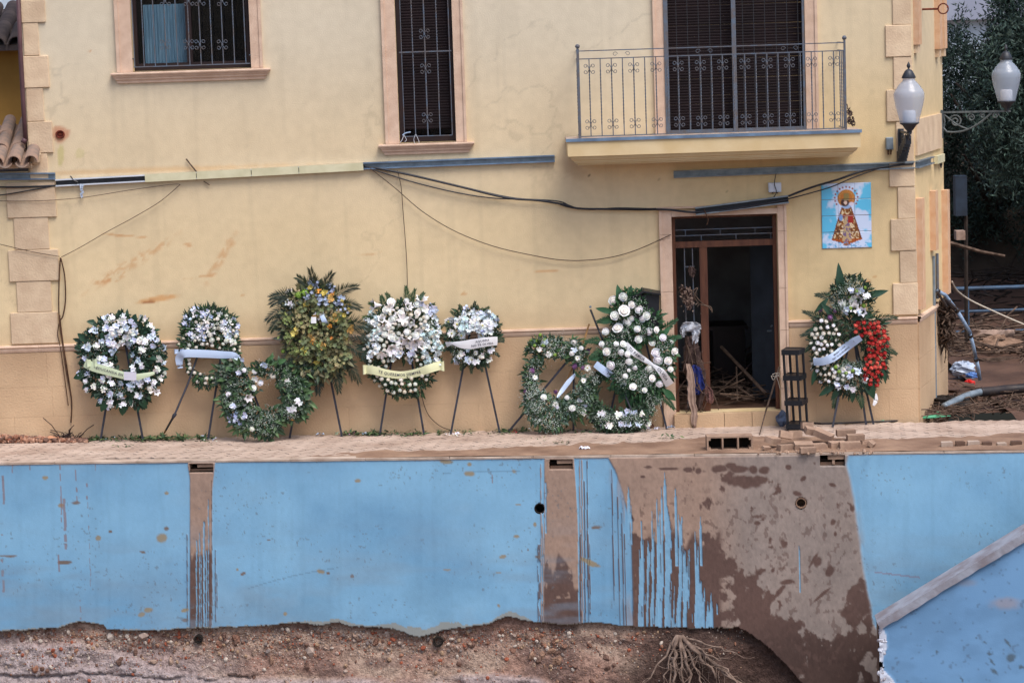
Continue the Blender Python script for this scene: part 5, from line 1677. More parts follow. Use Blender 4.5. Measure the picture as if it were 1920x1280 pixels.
c = jbox(1452, 351, .155, .115, .07, M['whitebox'], "white junction box under the grey tray, left of the tile picture", False)
c = jbox(1667, 269, .088, .15, .06, M['galv'], "small grey switch box on the wall beside the street lamp")
mb = MB(); p_ = onY(155, 355, -.06)
for k in range(6):
    q_ = onY(152 + random.uniform(-4, 6), 348 + k * 4, -.06); mb.obox(q_, (.012, 0, .006), (0, .004, 0), (-.006, 0, .016))
mb.tube([onY(150, 345, -.06), onY(152, 358, -.06)], .008, 5); mb.build("plastic_scrap", M['plasticbag'], None, label="scrap of white plastic hanging from the long tray's left end", cat="litter")
mb = MB(); mb.tube(px_path([(132, 330), (138, 338), (143, 346)], -.05), .008, 5); mb.tube(px_path([(138, 338), (146, 342)], -.06), .01, 5); mb.build("twig", M['darkiron'], None, label="dark twist of wire at the long tray's left end", cat="wire")

# ---- bracket lamps
def lamp(name, origin, direction, label, plate_h=.36, arm=.74, arm_mat=None, bulky=False):
    """origin on the wall at the height of the bracket's top bar; direction horizontal unit vector"""
    dx = Vector(direction); z = Vector((0, 0, 1)); side = dx.cross(z)
    r = root(name, origin, label, "street lamp", "bracket lamps on the house")
    O = Vector(origin)
    am = arm_mat or M['bracket']
    P = lambda a, h, s=0: O + dx * a + z * h + side * s
    mb = MB(); mb.obox(P(.012, -.15), dx * .012, side * .035, z * (plate_h / 2)); mb.build("wall_plate", am, r)
    mb = MB()
    mb.obox(P(arm / 2 + .02, 0), dx * (arm / 2), side * .016, z * .012)
    def spiral(ca, ch, r0, turns, ph, dirn, t0=.011):
        pts = []
        for k in range(int(turns * 14) + 1):
            q = k / 14 * 2 * math.pi
            rr = r0 * (1 - .8 * k / (turns * 14))
            pts.append(P(ca + rr * math.cos(ph + dirn * q), ch + rr * math.sin(ph + dirn * q)))
        return pts
    mb.tube(spiral(.19, -.115, .085, 1.7, math.pi, -1), .011, 6)
    mb.tube(spiral(.39, -.075, .052, 1.5, math.pi, -1), .009, 6)
    mb.tube(spiral(.53, -.055, .036, 1.4, math.pi, -1), .008, 6)
    mb.tube(spiral(.70, -.055, .045, 1.3, 0, 1), .010, 6)
    # lower bow
    pts = []
    for k in range(15):
        t = k / 14
        pts.append(P(.03 + .62 * t, -.24 - .06 * math.sin(math.pi * t * .9) + .24 * t ** 1.7 + (.04 if t == 0 else 0)))
    mb.tube(pts, .014, 6)
    pts = [P(.04 + .30 * t, -.03 - .05 * math.sin(math.pi * t) - .19 * (t ** 1.5) * 1.0) for t in [k / 10 for k in range(11)]]
    mb.tube(pts, .011, 6)
    mb.tube([P(.03, -.02), P(.05, -.12), P(.03, -.24)], .010, 6)
    if bulky:
        for k in range(7):
            t = k / 6
            mb.obox(P(.06 + .5 * t, -.30 + .22 * t), dx * .05, side * (.055 - .02 * t), z * (.06 - .01 * t))
    mb.build("bracket_arm", am, r, smooth=False)
    L = arm - .03
    mb = MB()
    mb.lathe([(.028, 0), (.03, .03), (.05, .05), (.085, .10), (.115, .118), (.118, .128), (.02, .13)], P(L, 0), 20); mb.build("lamp_base", M['lampmetal'], r, smooth=True)
    mb = MB()
    mb.lathe([(.112, .13), (.135, .22), (.165, .33), (.182, .42), (.184, .47), (.165, .52), (.150, .53), (.143, .552), (.10, .60), (.075, .625), (.072, .66)], P(L, 0), 28)
    mb.build("globe", M['globe'], r, smooth=True)
    mb = MB(); mb.lathe([(.001, .131), (.074, .132), (.078, .145), (.078, .26), (.06, .275), (.001, .276)], P(L, 0), 18); mb.build("lamp_holder", M['lampcore'], r, smooth=True)
    mb = MB(); mb.lathe([(.082, .655), (.086, .665), (.05, .735), (.03, .755), (.012, .76), (.012, .775), (.022, .79), (.022, .805), (.010, .835), (.001, .85)], P(L, 0), 18); mb.build("cap", M['lampmetal'], r, smooth=True)


lo = onY(1688, 246, 0.0)
lamp("street_lamp", (lo.x, -.032, lo.z), (0, -1, 0), "lamp with a frosted urn globe pointing out from the front wall by the corner", arm_mat=M['lampmetal'], bulky=True)
so = onS(1764, 211, .0)
lamp("street_lamp", so, SN, "lamp on a scrolled bracket off the side wall, its globe against the dark tree", arm=.87)

# ================================================================== WREATHS
GREENS = [srgb(42, 74, 48), srgb(58, 92, 54), srgb(30, 54, 40), srgb(66, 96, 60), srgb(44, 72, 58)]


def leaf_q(mb, c, d, nrm, L, w, col, fold=.25, bend=.2):
    """lanceolate leaf of 6 faces"""
    d = d.normalized(); s = d.cross(nrm).normalized(); n = s.cross(d)
    p0 = c; p1 = c + d * L * .35 + s * w - n * (w * fold * -1); p2 = c + d * L * .35 - s * w + n * (w * fold)
    m1 = c + d * L * .35; m2 = c + d * L * .72 - n * L * bend * .4
    p3 = c + d * L * .72 + s * w * .62 + n * (w * fold * .6) - n * L * bend * .4; p4 = c + d * L * .72 - s * w * .62 + n * (w * fold * .6) - n * L * bend * .4
    tip = c + d * L - n * L * bend
    p1 = c + d * L * .35 + s * w + n * (w * fold)
    mb.add([p0, p1, m1, p2, p3, m2, p4, tip], [(0, 2, 1), (0, 3, 2), (1, 2, 5, 4), (2, 3, 6, 5), (4, 5, 7), (5, 6, 7)], col)


def jit(col, rnd, a=.25):
    k = 1 + rnd.uniform(-a, a)
    return (col[0] * k * (1 + rnd.uniform(-.08, .08)), col[1] * k, col[2] * k * (1 + rnd.uniform(-.1, .1)))


def fl_rose(seed, col, open_=1.0):
    r_ = random.Random(seed); mb = MB()
    mb.lathe([(.001, -.45), (.30, -.30), (.42, .0), (.34, .30), (.16, .40), (.001, .36)], (0, 0, 0), 8, jit(col, r_, .04))
    for ring, (n, rr, h, tilt) in enumerate(((5, .44, .16, .5), (5, .30, .36, .15), (3, .16, .44, -.1))):
        for k in range(n):
            q = 2 * math.pi * (k + .5 * ring + r_.uniform(-.1, .1)) / n
            w = 2.3 * rr / n * 1.7
            cc = jit(col, r_, .06)
            vs = []
            for v, (z, o) in enumerate(((-.25, -.10), (h * .6, .05), (h + .06, .05 + tilt * .35 * open_))):
                for s in (-1, 0, 1):
                    a = q + s * 1.25 * math.pi / n
                    R = rr + o * .5 - abs(s) * .02
                    vs.append((R * math.cos(a), R * math.sin(a), z - abs(s) * .07 * (v == 2)))
            mb.add(vs, [(0, 1, 4, 3), (1, 2, 5, 4), (3, 4, 7, 6), (4, 5, 8, 7)], cc)
    return mb


def fl_star(seed, col, n=6, cup=.25, wid=.20, centre=None, curl=.15):
    r_ = random.Random(seed); mb = MB()
    for k in range(n):
        q = 2 * math.pi * k / n + r_.uniform(-.12, .12); d = Vector((math.cos(q), math.sin(q), 0)); s = Vector((-math.sin(q), math.cos(q), 0))
        L = .5 * r_.uniform(.88, 1.08); cc = jit(col, r_, .06); hz = cup * r_.uniform(.8, 1.2)
        vs = [(0, 0, 0), *(d * L * .45 + s * wid * .8 + Vector((0, 0, hz * .6))), ]
        P_ = [Vector((0, 0, 0)), d * L * .4 + s * wid * .7 + Vector((0, 0, hz * .55)), d * L * .45 + Vector((0, 0, hz * .42)), d * L * .4 - s * wid * .7 + Vector((0, 0, hz * .55)),
              d * L * .8 + s * wid * .5 + Vector((0, 0, hz)), d * L * .8 + Vector((0, 0, hz * .9)), d * L * .8 - s * wid * .5 + Vector((0, 0, hz)), d * L * 1.05 + Vector((0, 0, hz * (1 - curl)))]
        mb.add(P_, [(0, 1, 2), (0, 2, 3), (1, 4, 5, 2), (2, 5, 6, 3), (4, 7, 5), (5, 7, 6)], cc)
    if centre:
        mb.lathe([(.10, .02), (.11, .10), (.05, .16), (.001, .16)], (0, 0, 0), 7, centre)
    return mb


def fl_trumpet(seed, col):
    r_ = random.Random(seed); mb = MB(); n = 12
    vs = []
    prof = [(.05, -.9), (.09, -.5), (.16, -.15), (.30, .08), (.46, .16)]
    for i, (r, z) in enumerate(prof):
        for k in range(n):
            q = 2 * math.pi * k / n; rr = r * (1 + (.22 if i == 4 else .05) * math.cos(6 * q / 1.0) * (i / 4)); vs.append((rr * math.cos(q), rr * math.sin(q), z + (.06 * math.cos(6 * q) if i == 4 else 0)))
    fs = [(i * n + k, i * n + (k + 1) % n, (i + 1) * n + (k + 1) % n, (i + 1) * n + k) for i in range(4) for k in range(n)]
    mb.add(vs, fs, col)
    mb.tube([(0, 0, -.5), (.02, .01, .12)], .02, 4, srgb(190, 170, 90))
    return mb


def fl_ruffle(seed, col, n=26):
    r_ = random.Random(seed); mb = MB()
    mb.lathe([(.001, -.35), (.25, -.25), (.36, 0), (.2, .2), (.001, .24)], (0, 0, 0), 7, jit(col, r_, .1))
    for k in range(n):
        u = r_.random(); q = k * 2.399; rr = .46 * math.sqrt((k + .5) / n)
        d = Vector((math.cos(q), math.sin(q), 0)); s = Vector((-math.sin(q), math.cos(q), 0))
        z = .26 - rr * .55
        b = d * rr * .75 + Vector((0, 0, z - .1)); t = d * (rr + .05) + Vector((0, 0, z + .10 + r_.uniform(-.03, .04)))
        mb.add([b - s * .06, b + s * .06, t + s * .12 + d * .03, t - s * .12 - d * .02], [(0, 1, 2, 3)], jit(col, r_, .2))
    return mb


def fl_cluster(seed, col, n=7, spread=.34, size=.34):
    r_ = random.Random(seed); mb = MB()
    for k in range(n):
        o = Vector((r_.gauss(0, spread * .6), r_.gauss(0, spread * .6), r_.uniform(-.15, .15)))
        e = Euler((r_.uniform(-.7, .7), r_.uniform(-.7, .7), r_.uniform(0, 6))).to_matrix(); sc = size * r_.uniform(.8, 1.25)
        s_ = fl_star(seed * 31 + k, jit(col, r_, .07), 5, .12, .26)
        mb.add([o + e @ (Vector(p) * sc) for p in s_.v], s_.f)
        mb.c.extend(s_.c)
    return mb


WHITE = srgb(244, 244, 244); CREAMF = srgb(232, 230, 220); BLUEW = srgb(212, 222, 240); LILAC = srgb(186, 198, 228); REDF = srgb(196, 66, 62); CORAL = srgb(214, 104, 94)
FL = {}


def reg(name, fns):
    FL[name] = [mesh_of(f, name.split(':')[0], M['petal']) for f in fns]


reg("rose:white", [fl_rose(s, WHITE, o_) for s, o_ in ((1, 1.4), (2, 2.2), (3, 1.0), (9, 1.8))])
reg("rose:cream", [fl_rose(s, CREAMF) for s in (4, 5)])
reg("small_rose:white", [fl_rose(s, CREAMF, .4) for s in (6, 7, 8)])
reg("carnation:red", [fl_ruffle(s, c) for s, c in ((1, REDF), (2, CORAL), (3, REDF), (4, srgb(170, 44, 46)))])
reg("carnation:white", [fl_ruffle(s, c) for s, c in ((5, WHITE), (6, CREAMF))])
reg("lily:white", [fl_trumpet(s, srgb(236, 232, 236)) for s in (1, 2)] + [fl_star(9, srgb(238, 236, 240), 6, .3, .17)])
reg("orchid:white", [fl_cluster(s, c, 5, .30, .62) for s, c in ((1, WHITE), (2, BLUEW), (3, WHITE), (4, srgb(216, 222, 240)))])
reg("blossom:blue", [fl_cluster(s, c, 8, .36, .42) for s, c in ((11, BLUEW), (12, LILAC), (13, srgb(206, 218, 240)))])
reg("blossom:pale", [fl_cluster(s, c, 8, .36, .42) for s, c in ((14, srgb(206, 226, 236)), (15, srgb(224, 234, 238)))])
reg("daisy:white", [fl_star(s, WHITE, 14, .08, .10, srgb(200, 190, 110)) for s in (21, 22)])
reg("hydrangea:green", [fl_cluster(s, c, 18, .40, .28) for s, c in ((31, srgb(126, 140, 88)), (32, srgb(112, 118, 84)), (33, srgb(144, 136, 100)))])
reg("orchid:yellow", [fl_cluster(s, c, 5, .28, .55) for s, c in ((41, srgb(214, 196, 106)), (42, srgb(198, 184, 100)), (43, srgb(200, 160, 96)))])
reg("thistle:blue", [fl_cluster(s, c, 14, .40, .26) for s, c in ((51, srgb(156, 166, 190)), (52, srgb(170, 180, 202)))])
reg("carnation:purple", [fl_ruffle(s, c) for s, c in ((61, srgb(112, 70, 116)), (62, srgb(140, 96, 136)))])
reg("orange_flower:", [fl_cluster(s, c, 4, .2, .6) for s, c in ((71, srgb(220, 130, 60)), (72, srgb(226, 158, 70)))])
reg("bud:green", [fl_rose(s, srgb(150, 180, 84), .2) for s in (81, 82)])


def inell(x, y, e):
    return ((x - e[0]) / e[2]) ** 2 + ((y - e[1]) / e[3]) ** 2


PXM = 153.0


class Wreath:
    def __init__(s, name, label, cx, cy, outer, hole, ybase, ytop, zspan, seed, thick=.11, cat="wreath"):
        s.rnd = random.Random(seed); s.outer = outer; s.hole = hole; s.thick = thick
        s.y0, s.y1, (s.p0, s.p1) = ybase, ytop, zspan            # leaning: y at the low pixel row p0 and the high row p1
        s.root = root(name, onY(cx, s.p0, ybase), label, cat, "funeral wreaths along the wall")
        s.seed = seed

    def plane(s, py):
        t = (s.p0 - py) / (s.p0 - s.p1)
        return s.y0 + (s.y1 - s.y0) * t

    def inside(s, x, y, grow=1.0):
        ok = any(inell(x, y, e) < grow for e in s.outer)
        return ok and not any(inell(x, y, h) < 1.0 for h in s.hole)

    def bulge(s, x, y):
        d = min(1.0, min(max(0, 1 - inell(x, y, e)) for e in s.outer if inell(x, y, e) < 1.3) if any(inell(x, y, e) < 1.3 for e in s.outer) else 0)
        for h in s.hole: d = min(d, max(0, (inell(x, y, h) - 1) * .35))
        return math.sqrt(min(1, d * 1.6))

    def pos(s, x, y, extra=0.0):
        return onY(x, y, s.plane(y) - s.bulge(x, y) * s.thick - extra)

    def foliage(s, n, L=(.05, .10), w=.018, cols=GREENS, name="foliage", grow=1.06, depth=True, droop=0.0, region=None):
        r_ = s.rnd; mb = MB(); sd_ = s.seed * 3.7
        xs = [e[0] - e[2] for e in s.outer] + [e[0] + e[2] for e in s.outer]; ys = [e[1] - e[3] for e in s.outer] + [e[1] + e[3] for e in s.outer]
        cx = sum(e[0] for e in s.outer) / len(s.outer); cy = sum(e[1] for e in s.outer) / len(s.outer)
        k = 0; tries = 0
        while k < n and tries < n * 30:
            tries += 1
            x, y = r_.uniform(min(xs) - 4, max(xs) + 4), r_.uniform(min(ys) - 4, max(ys) + 4)
            if region and inell(x, y, region) > 1: continue
            if not s.inside(x, y, grow * (.66 + .56 * float(N1.f(np.array([x * .05 + sd_]), np.array([y * .05]), 2)[0]))): continue
            b = s.bulge(x, y)
            f = r_.random() ** .6
            c = onY(x, y, s.plane(y) - b * s.thick * f + .01)
            out = Vector((x - cx, 0, -(y - cy)));
            if out.length > 0: out.normalize()
            d = out * r_.uniform(.2, 1.1) + Vector((r_.gauss(0, .6), -abs(r_.gauss(0, .5)) * (.4 + b), r_.gauss(0, .6) - droop))
            nr = Vector((r_.gauss(0, .5), -1, r_.gauss(0, .5) + .3))
            LL = r_.uniform(*L)
            if b < .45 and r_.random() < .10:
                LL *= r_.uniform(1.1, 1.6); d = out + Vector((r_.gauss(0, .35), -.2, r_.gauss(0, .35)))
            leaf_q(mb, c, d, nr, LL, w * r_.uniform(.7, 1.3) * LL / .08, jit(r_.choice(cols), r_, .3), bend=r_.uniform(0, .35))
            k += 1
        return mb.build(name, M['leaf'], s.root, kind="stuff")

    def backing(s):
        """dark moss ring inside"""
        mb = MB(); r_ = s.rnd
        for e in s.outer:
            pass

    def frond(s, x, y, ang, L, nleaf=18, w=.006, ll=.10, cols=(srgb(44, 66, 40), srgb(36, 56, 40)), arch=.2, y_=None, name="palm_frond", droop=0):
        r_ = s.rnd; mb = MB(); a = math.radians(ang)
        p = onY(x, y, (s.plane(y) - .01) if y_ is None else y_)
        d = Vector((math.cos(a), -arch, math.sin(a))).normalized()
        pts = [p]
        for i in range(nleaf):
            d = (d + Vector((0, .012, -.03 - droop))).normalized(); pts.append(pts[-1] + d * (L / nleaf))
        col = jit(r_.choice(cols), r_, .15)
        mb.tube(pts, [.004 * (1 - i / (nleaf + 1)) + .001 for i in range(len(pts))], 4, col)
        for i in range(2, len(pts)):
            t = i / len(pts); dd = (pts[i] - pts[i - 1]).normalized(); sd = dd.cross(Vector((0, -1, 0))).normalized()
            for sg in (-1, 1):
                dv = dd * (.75 + .5 * t) + sd * sg * (1.0 - .45 * t) + Vector((r_.gauss(0, .06), r_.gauss(0, .12), r_.gauss(0, .06)))
                leaf_q(mb, pts[i], dv, Vector((0, -1, .2)), ll * (1.15 - .65 * t) * r_.uniform(.85, 1.1), w, jit(col, r_, .12), fold=.1, bend=.08)
        return mb.build(name, M['leaf'], s.root)

    def bigleaf(s, x, y, ang, L, w, col=srgb(46, 82, 56), y_=None, arch=.15, bend=.25, name="leaf"):
        a = math.radians(ang); mb = MB(); r_ = s.rnd
        p = onY(x, y, (s.plane(y) - .03) if y_ is None else y_); d = Vector((math.cos(a), -arch, math.sin(a))).normalized()
        n = Vector((0, -1, .1)); sd = d.cross(n).normalized(); n = sd.cross(d)
        N_ = 8; vs = []
        for i in range(N_ + 1):
            t = i / N_; ww = w * math.sin(math.pi * min(1, t * .93 + .07)) ** .8 * (1 - .25 * t) if i < N_ else 0
            c = p + d * L * t - n * (L * bend * t * t) * (1 if bend > 0 else -1) * abs(1) + Vector((0, 0, 0))
            vs += [c - sd * ww + n * ww * .25, c, c + sd * ww + n * ww * .25]
        fs = []
        for i in range(N_):
            for k in (0, 1): fs.append((3 * i + k, 3 * i + k + 1, 3 * i + 4 + k, 3 * i + 3 + k))
        mb.add(vs, fs, jit(col, r_, .15)); return mb.build(name, M['leaf'], s.root, smooth=True)

    def flowers(s, kind, n, size, region, mind=None, face=.5, extra=.0, name=None, grow=.98):
        r_ = s.rnd; pts = []; tries = 0
        mind = mind if mind is not None else size * .75
        regs = region if isinstance(region, list) else [region]
        while len(pts) < n and tries < n * 60:
            tries += 1
            e = r_.choice(regs)
            q = r_.uniform(0, 2 * math.pi); rr = math.sqrt(r_.random()); x = e[0] + e[2] * rr * math.cos(q); y = e[1] + e[3] * rr * math.sin(q)
            if any(inell(x, y, h) < 1.12 for h in s.hole) and not getattr(s, 'free', False): continue
            if any((x - a) ** 2 + (y - b) ** 2 < mind * mind for a, b in pts): continue
            pts.append((x, y))
        for (x, y) in pts: s.flower(kind, x, y, size * r_.uniform(.85, 1.15), face, extra, name)

    def flower(s, kind, x, y, size, face=.5, extra=0.0, name=None, direction=None):
        r_ = s.rnd; me = r_.choice(FL[kind])
        p = s.pos(x, y, .012 + extra)
        d = Vector(direction) if direction is not None else Vector((r_.gauss(0, face * .6), -1, r_.gauss(.15, face * .5)))
        q = d.to_track_quat('Z', 'Y').to_euler(); q.rotate_axis('Z', r_.uniform(0, 6))
        inst(me, name or kind.split(':')[0], s.root, p, q, size / PXM)

    def gyp(s, n, regions, col=srgb(214, 222, 216), r=.0045, spread=10, per=9, name="gypsophila"):
        r_ = s.rnd; mb = MB()
        for k in range(n):
            e = r_.choices(regions, weights=[g[2] * g[3] for g in regions])[0]
            q = r_.uniform(0, 6.28); rr = math.sqrt(r_.random()); x = e[0] + e[2] * rr * math.cos(q); y = e[1] + e[3] * rr * math.sin(q)
            if any(inell(x, y, h) < 1.2 for h in s.hole): continue
            base = s.pos(x, y, .0)
            for j in range(per):
                p = s.pos(x + r_.gauss(0, spread * .4), y + r_.gauss(0, spread * .4), r_.uniform(.0, .05))
                R = r * r_.uniform(.6, 1.2); cc = jit(col, r_, .12)
                mb.add([p + Vector((R, 0, 0)), p + Vector((0, 0, R)), p + Vector((-R, 0, 0)), p + Vector((0, 0, -R)), p + Vector((0, -R, 0))], [(0, 1, 4), (1, 2, 4), (2, 3, 4), (3, 0, 4)], cc)
                if j % 3 == 0:
                    sd = Vector((.0008, 0, .0008)); mb.add([base - sd, base + sd, p + sd, p - sd], [(0, 1, 2, 3)], srgb(92, 112, 86))
        return mb.build(name, M['petal'], s.root, kind="stuff")

    def ribbon(s, pts, w, m, label, text=(), tsize=.035, extra=.05, twist=None, tcol=None):
        """pts = pixel polyline of the middle line; w = px width (list or number); text = [(string, where 0..1, row offset)]"""
        P = []
        for i in range(len(pts)):
            P.append(s.pos(pts[i][0], pts[i][1], extra + (pts[i][2] if len(pts[i]) > 2 else 0)))
        C_ = []
        for i in range(len(P) - 1):
            p0, p1, p2, p3 = P[max(i - 1, 0)], P[i], P[i + 1], P[min(i + 2, len(P) - 1)]
            for k in range(8):
                t = k / 8; C_.append(0.5 * ((2 * p1) + (p2 - p0) * t + (2 * p0 - 5 * p1 + 4 * p2 - p3) * t * t + (3 * p1 - p0 - 3 * p2 + p3) * t ** 3))
        C_.append(P[-1]); n = len(C_)
        W_ = [np.interp(i / (n - 1), np.linspace(0, 1, len(w)), w) / PXM / 2 if isinstance(w, (list, tuple)) else w / PXM / 2 for i in range(n)]
        vs = []; fr = []
        for i in range(n):
            d = (C_[min(i + 1, n - 1)] - C_[max(i - 1, 0)]).normalized()
            up = Vector((0, -1, 0)).cross(d)
            up = -up if up.z < 0 and abs(up.z) > .15 else up
            up.normalize()
            if twist: up = Matrix.Rotation(math.radians(np.interp(i / (n - 1), [a for a, _ in twist], [b for _, b in twist])), 3, d) @ up
            nn = d.cross(up)
            if nn.y > 0: nn = -nn
            fr.append((C_[i], up, nn))
            for k in range(5):
                u = (k / 2 - 1)
                vs.append(C_[i] + up * W_[i] * u - nn * (.004 * u * u))
        fs = [(5 * i + k, 5 * i + 5 + k, 5 * i + 6 + k, 5 * i + 1 + k) for i in range(n - 1) for k in range(4)]
        mb = MB(); mb.add(vs, fs); rb = mb.build("ribbon", m, s.root, smooth=True, label=label)
        arc = [0]
        for i in range(1, n): arc.append(arc[-1] + (C_[i] - C_[i - 1]).length)
        tot = arc[-1]
        for (st_, where, row) in text:
            cu = bpy.data.curves.new("lettering", 'FONT'); cu.body = st_; cu.size = tsize; cu.align_x = 'CENTER'; cu.align_y = 'CENTER'; cu.space_character = 1.12; cu.resolution_u = 2; cu.offset = .0006
            to = bpy.data.objects.new("lettering", cu); COL.objects.link(to)
            dg = bpy.context.evaluated_depsgraph_get(); me = bpy.data.meshes.new_from_object(to.evaluated_get(dg))
            bpy.data.objects.remove(to)
            mb = MB(); vv = []
            for v in me.vertices:
                a = min(max(where * tot + v.co.x, 0.0001), tot - .0001)
                i = max(0, min(n - 2, int(np.searchsorted(arc, a)) - 1)); t = (a - arc[i]) / (arc[i + 1] - arc[i] + 1e-9)
                c = C_[i].lerp(C_[i + 1], t); up = fr[i][1].lerp(fr[i + 1][1], t).normalized(); nn = fr[i][2].lerp(fr[i + 1][2], t).normalized()
                vv.append(c + up * (v.co.y + row) + nn * .0045)
            mb.add(vv, [tuple(p.vertices) for p in me.polygons]); bpy.data.meshes.remove(me)
            mb.build("lettering", M['letter'], rb)
        return rb

    def bow(s, x, y, w, h, m, lab=None):
        """gathered end of a ribbon: two loops"""
        c = s.pos(x, y, .06); mb = MB(); W2, H2 = w / PXM / 2, h / PXM / 2
        for k in (-1, 1):
            vs = []
            for i in range(9):
                q = math.pi * (i / 8); o = Vector((k * W2 * (.15 + .85 * math.sin(q * .5)), -.035 * math.sin(q), 0))
                for zz in (-1, -.3, .4, 1): vs.append(c + o + Vector((0, -.004 * (zz * zz), zz * H2 * (.75 + .25 * (i / 8)))))
            mb.add(vs, [(4 * i + j, 4 * i + 4 + j, 4 * i + 5 + j, 4 * i + 1 + j) for i in range(8) for j in range(3)])
        return mb.build("bow", m, s.root, smooth=True)


def ongr(x_, y_, ymax=-.19):
    g = onG(x_, y_)
    if g.y > ymax:
        q = onY(x_, y_, ymax); g = Vector((q.x, ymax, gz(q.x)))
    return g


def easel(apex, feet, label, y_apex=-.10, back=None, r=.0125, mid=None, mats=None):
    a = onY(apex[0], apex[1], y_apex)
    r0 = root("easel", ongr(*feet[0]), label, "easel", "wreath easels")
    for i, f in enumerate(feet):
        g = ongr(*f); top = a + (g - a).normalized() * -.02
        mb = MB()
        d = (g - top).normalized(); sd = d.cross(Vector((0, -1, 0))).normalized(); nn = sd.cross(d)
        c = (g + top) / 2; mb.obox(c + Vector((0, .004 * i, 0)), d * ((g - top).length / 2), sd * r, nn * r * .8)
        mb.build("leg", M['easel'], r0)
    if mid:
        t = mid; p = [a.lerp(ongr(*f), t) for f in feet[:2]]
        mb = MB(); mb.tube(p, r * .8, 5); mb.build("crossbar", M['easel'], r0)
    return r0


def foot_y(px_, py_): return onG(px_, py_).y

# --- 1: far left, white blossoms, green ribbon and card
easel((226, 596), [(188, 823), (268, 818)], "dark easel under the leftmost wreath, straight legs", -.12, mid=.55)
w = Wreath("wreath", "leftmost wreath: white blossom clusters, pale green ribbon and a blank white card", 228, 760, [(228, 676, 80, 84)], [(234, 668, 14, 24)], -.26, -.10, (760, 590), 101)
w.foliage(3400, (.035, .075), cols=[srgb(34, 60, 42), srgb(44, 70, 50), srgb(28, 48, 38), srgb(50, 78, 58)]); w.foliage(110, (.08, .13), .024, cols=[srgb(28, 62, 44), srgb(34, 72, 50)], name="broad_foliage")
for (x, y, a) in ((168, 655, 160), (160, 700, 200), (165, 640, 140), (230, 755, 265), (262, 745, 300), (290, 700, 340), (200, 750, 240)): w.bigleaf(x, y, a, .16, .05, srgb(30, 66, 44))
w.flowers("orchid:white", 58, 16, [(228, 676, 83, 87)], 11.5)
w.flowers("orchid:white", 18, 17, [(225, 625, 40, 28)], 9)
w.flowers("orchid:white", 16, 13, [(228, 676, 86, 90)], 12)
w.flower("rose:white", 211, 626, 11); w.flower("rose:cream", 245, 622, 10); w.flower("rose:cream", 281, 728, 10); w.flower("lily:white", 294, 735, 14)
w.gyp(60, [(228, 676, 76, 80)])
w.ribbon([(159, 680), (176, 688), (200, 695), (225, 702), (250, 707), (274, 703), (290, 699)], [17, 17, 16, 14, 13, 9, 5], M['ribbong'], "pale green ribbon lettered EDUCANDA EN", [("EDUCANDA EN", .37, .002)], .044, .07)
w.bow(172, 680, 20, 17, M['ribbong'])
mb = MB(); c = w.pos(244, 705, .13); mb.obox(c, (.075, 0, -.006), (0, .002, .0), (.004, -.012, .052)); mb.build("card", M['card'], w.root)

# --- 2: blue and white
e2 = easel((425, 600), [(390, 825), (507, 822)], "dark easel of the blue and white wreath, with a broken bandaged leg", -.12)
pts = [onY(380, 640, -.15), onY(352, 720, -.30), onY(327, 778, -.42), onG(303, 820)]
mb = MB(); mb.tube(pts[:3], .0125, 6); mb.tube([pts[2] + Vector((.02, 0, .02)), pts[2], pts[2] + Vector((-.02, 0, -.03))], [.02, .026, .02], 6); mb.tube([pts[2], pts[2].lerp(pts[3], .65)], [.016, .012], 6); mb.build("leg", M['easel'], e2)
mb = MB(); mb.tube([pts[2].lerp(pts[3], .65), pts[3]], [.013, .008], 6); mb.build("leg", M['oldwood'], e2, label="splintered bare wood end of the broken leg")
w = Wreath("wreath", "wreath with pale blue blossoms on top and a blank white ribbon across its ring", 392, 720, [(393, 650, 55, 72)], [(390, 678, 33, 23)], -.24, -.12, (722, 578), 102, .08)
w.foliage(1700, (.04, .08), .014); w.foliage(500, (.07, .13), .010, grow=1.12, region=(395, 600, 58, 30), cols=[srgb(50, 80, 46), srgb(40, 66, 44)], name="spiky_foliage")
for a in (60, 80, 100, 120, 140, 40): w.frond(400, 600, a, .17, 10, .006, .06)
w.flowers("blossom:blue", 14, 19, [(372, 608, 30, 28)], 9); w.flowers("lily:white", 5, 17, [(380, 610, 30, 28)], 12)
w.flowers("orchid:white", 9, 17, [(432, 620, 16, 26)], 9); w.flowers("rose:cream", 10, 9, [(410, 615, 30, 28)], 9)
w.flowers("small_rose:white", 84, 7, [(393, 650, 57, 74)], 7.2); w.flowers("orchid:white", 5, 13, [(400, 605, 36, 24)], 12)
w.gyp(40, [(393, 650, 53, 70)])
w.ribbon([(338, 690, .0), (336, 672, .02), (346, 663, .03), (380, 663, .05), (415, 665, .05), (440, 667, .03), (447, 680, 0)], [10, 15, 15, 15, 14, 12, 8], M['ribbonb'], "plain bluish white ribbon", (), .03, .05)
w.bow(336, 658, 18, 10, M['ribbonb']); w.flower("orchid:white", 445, 672, 18, extra=.08)

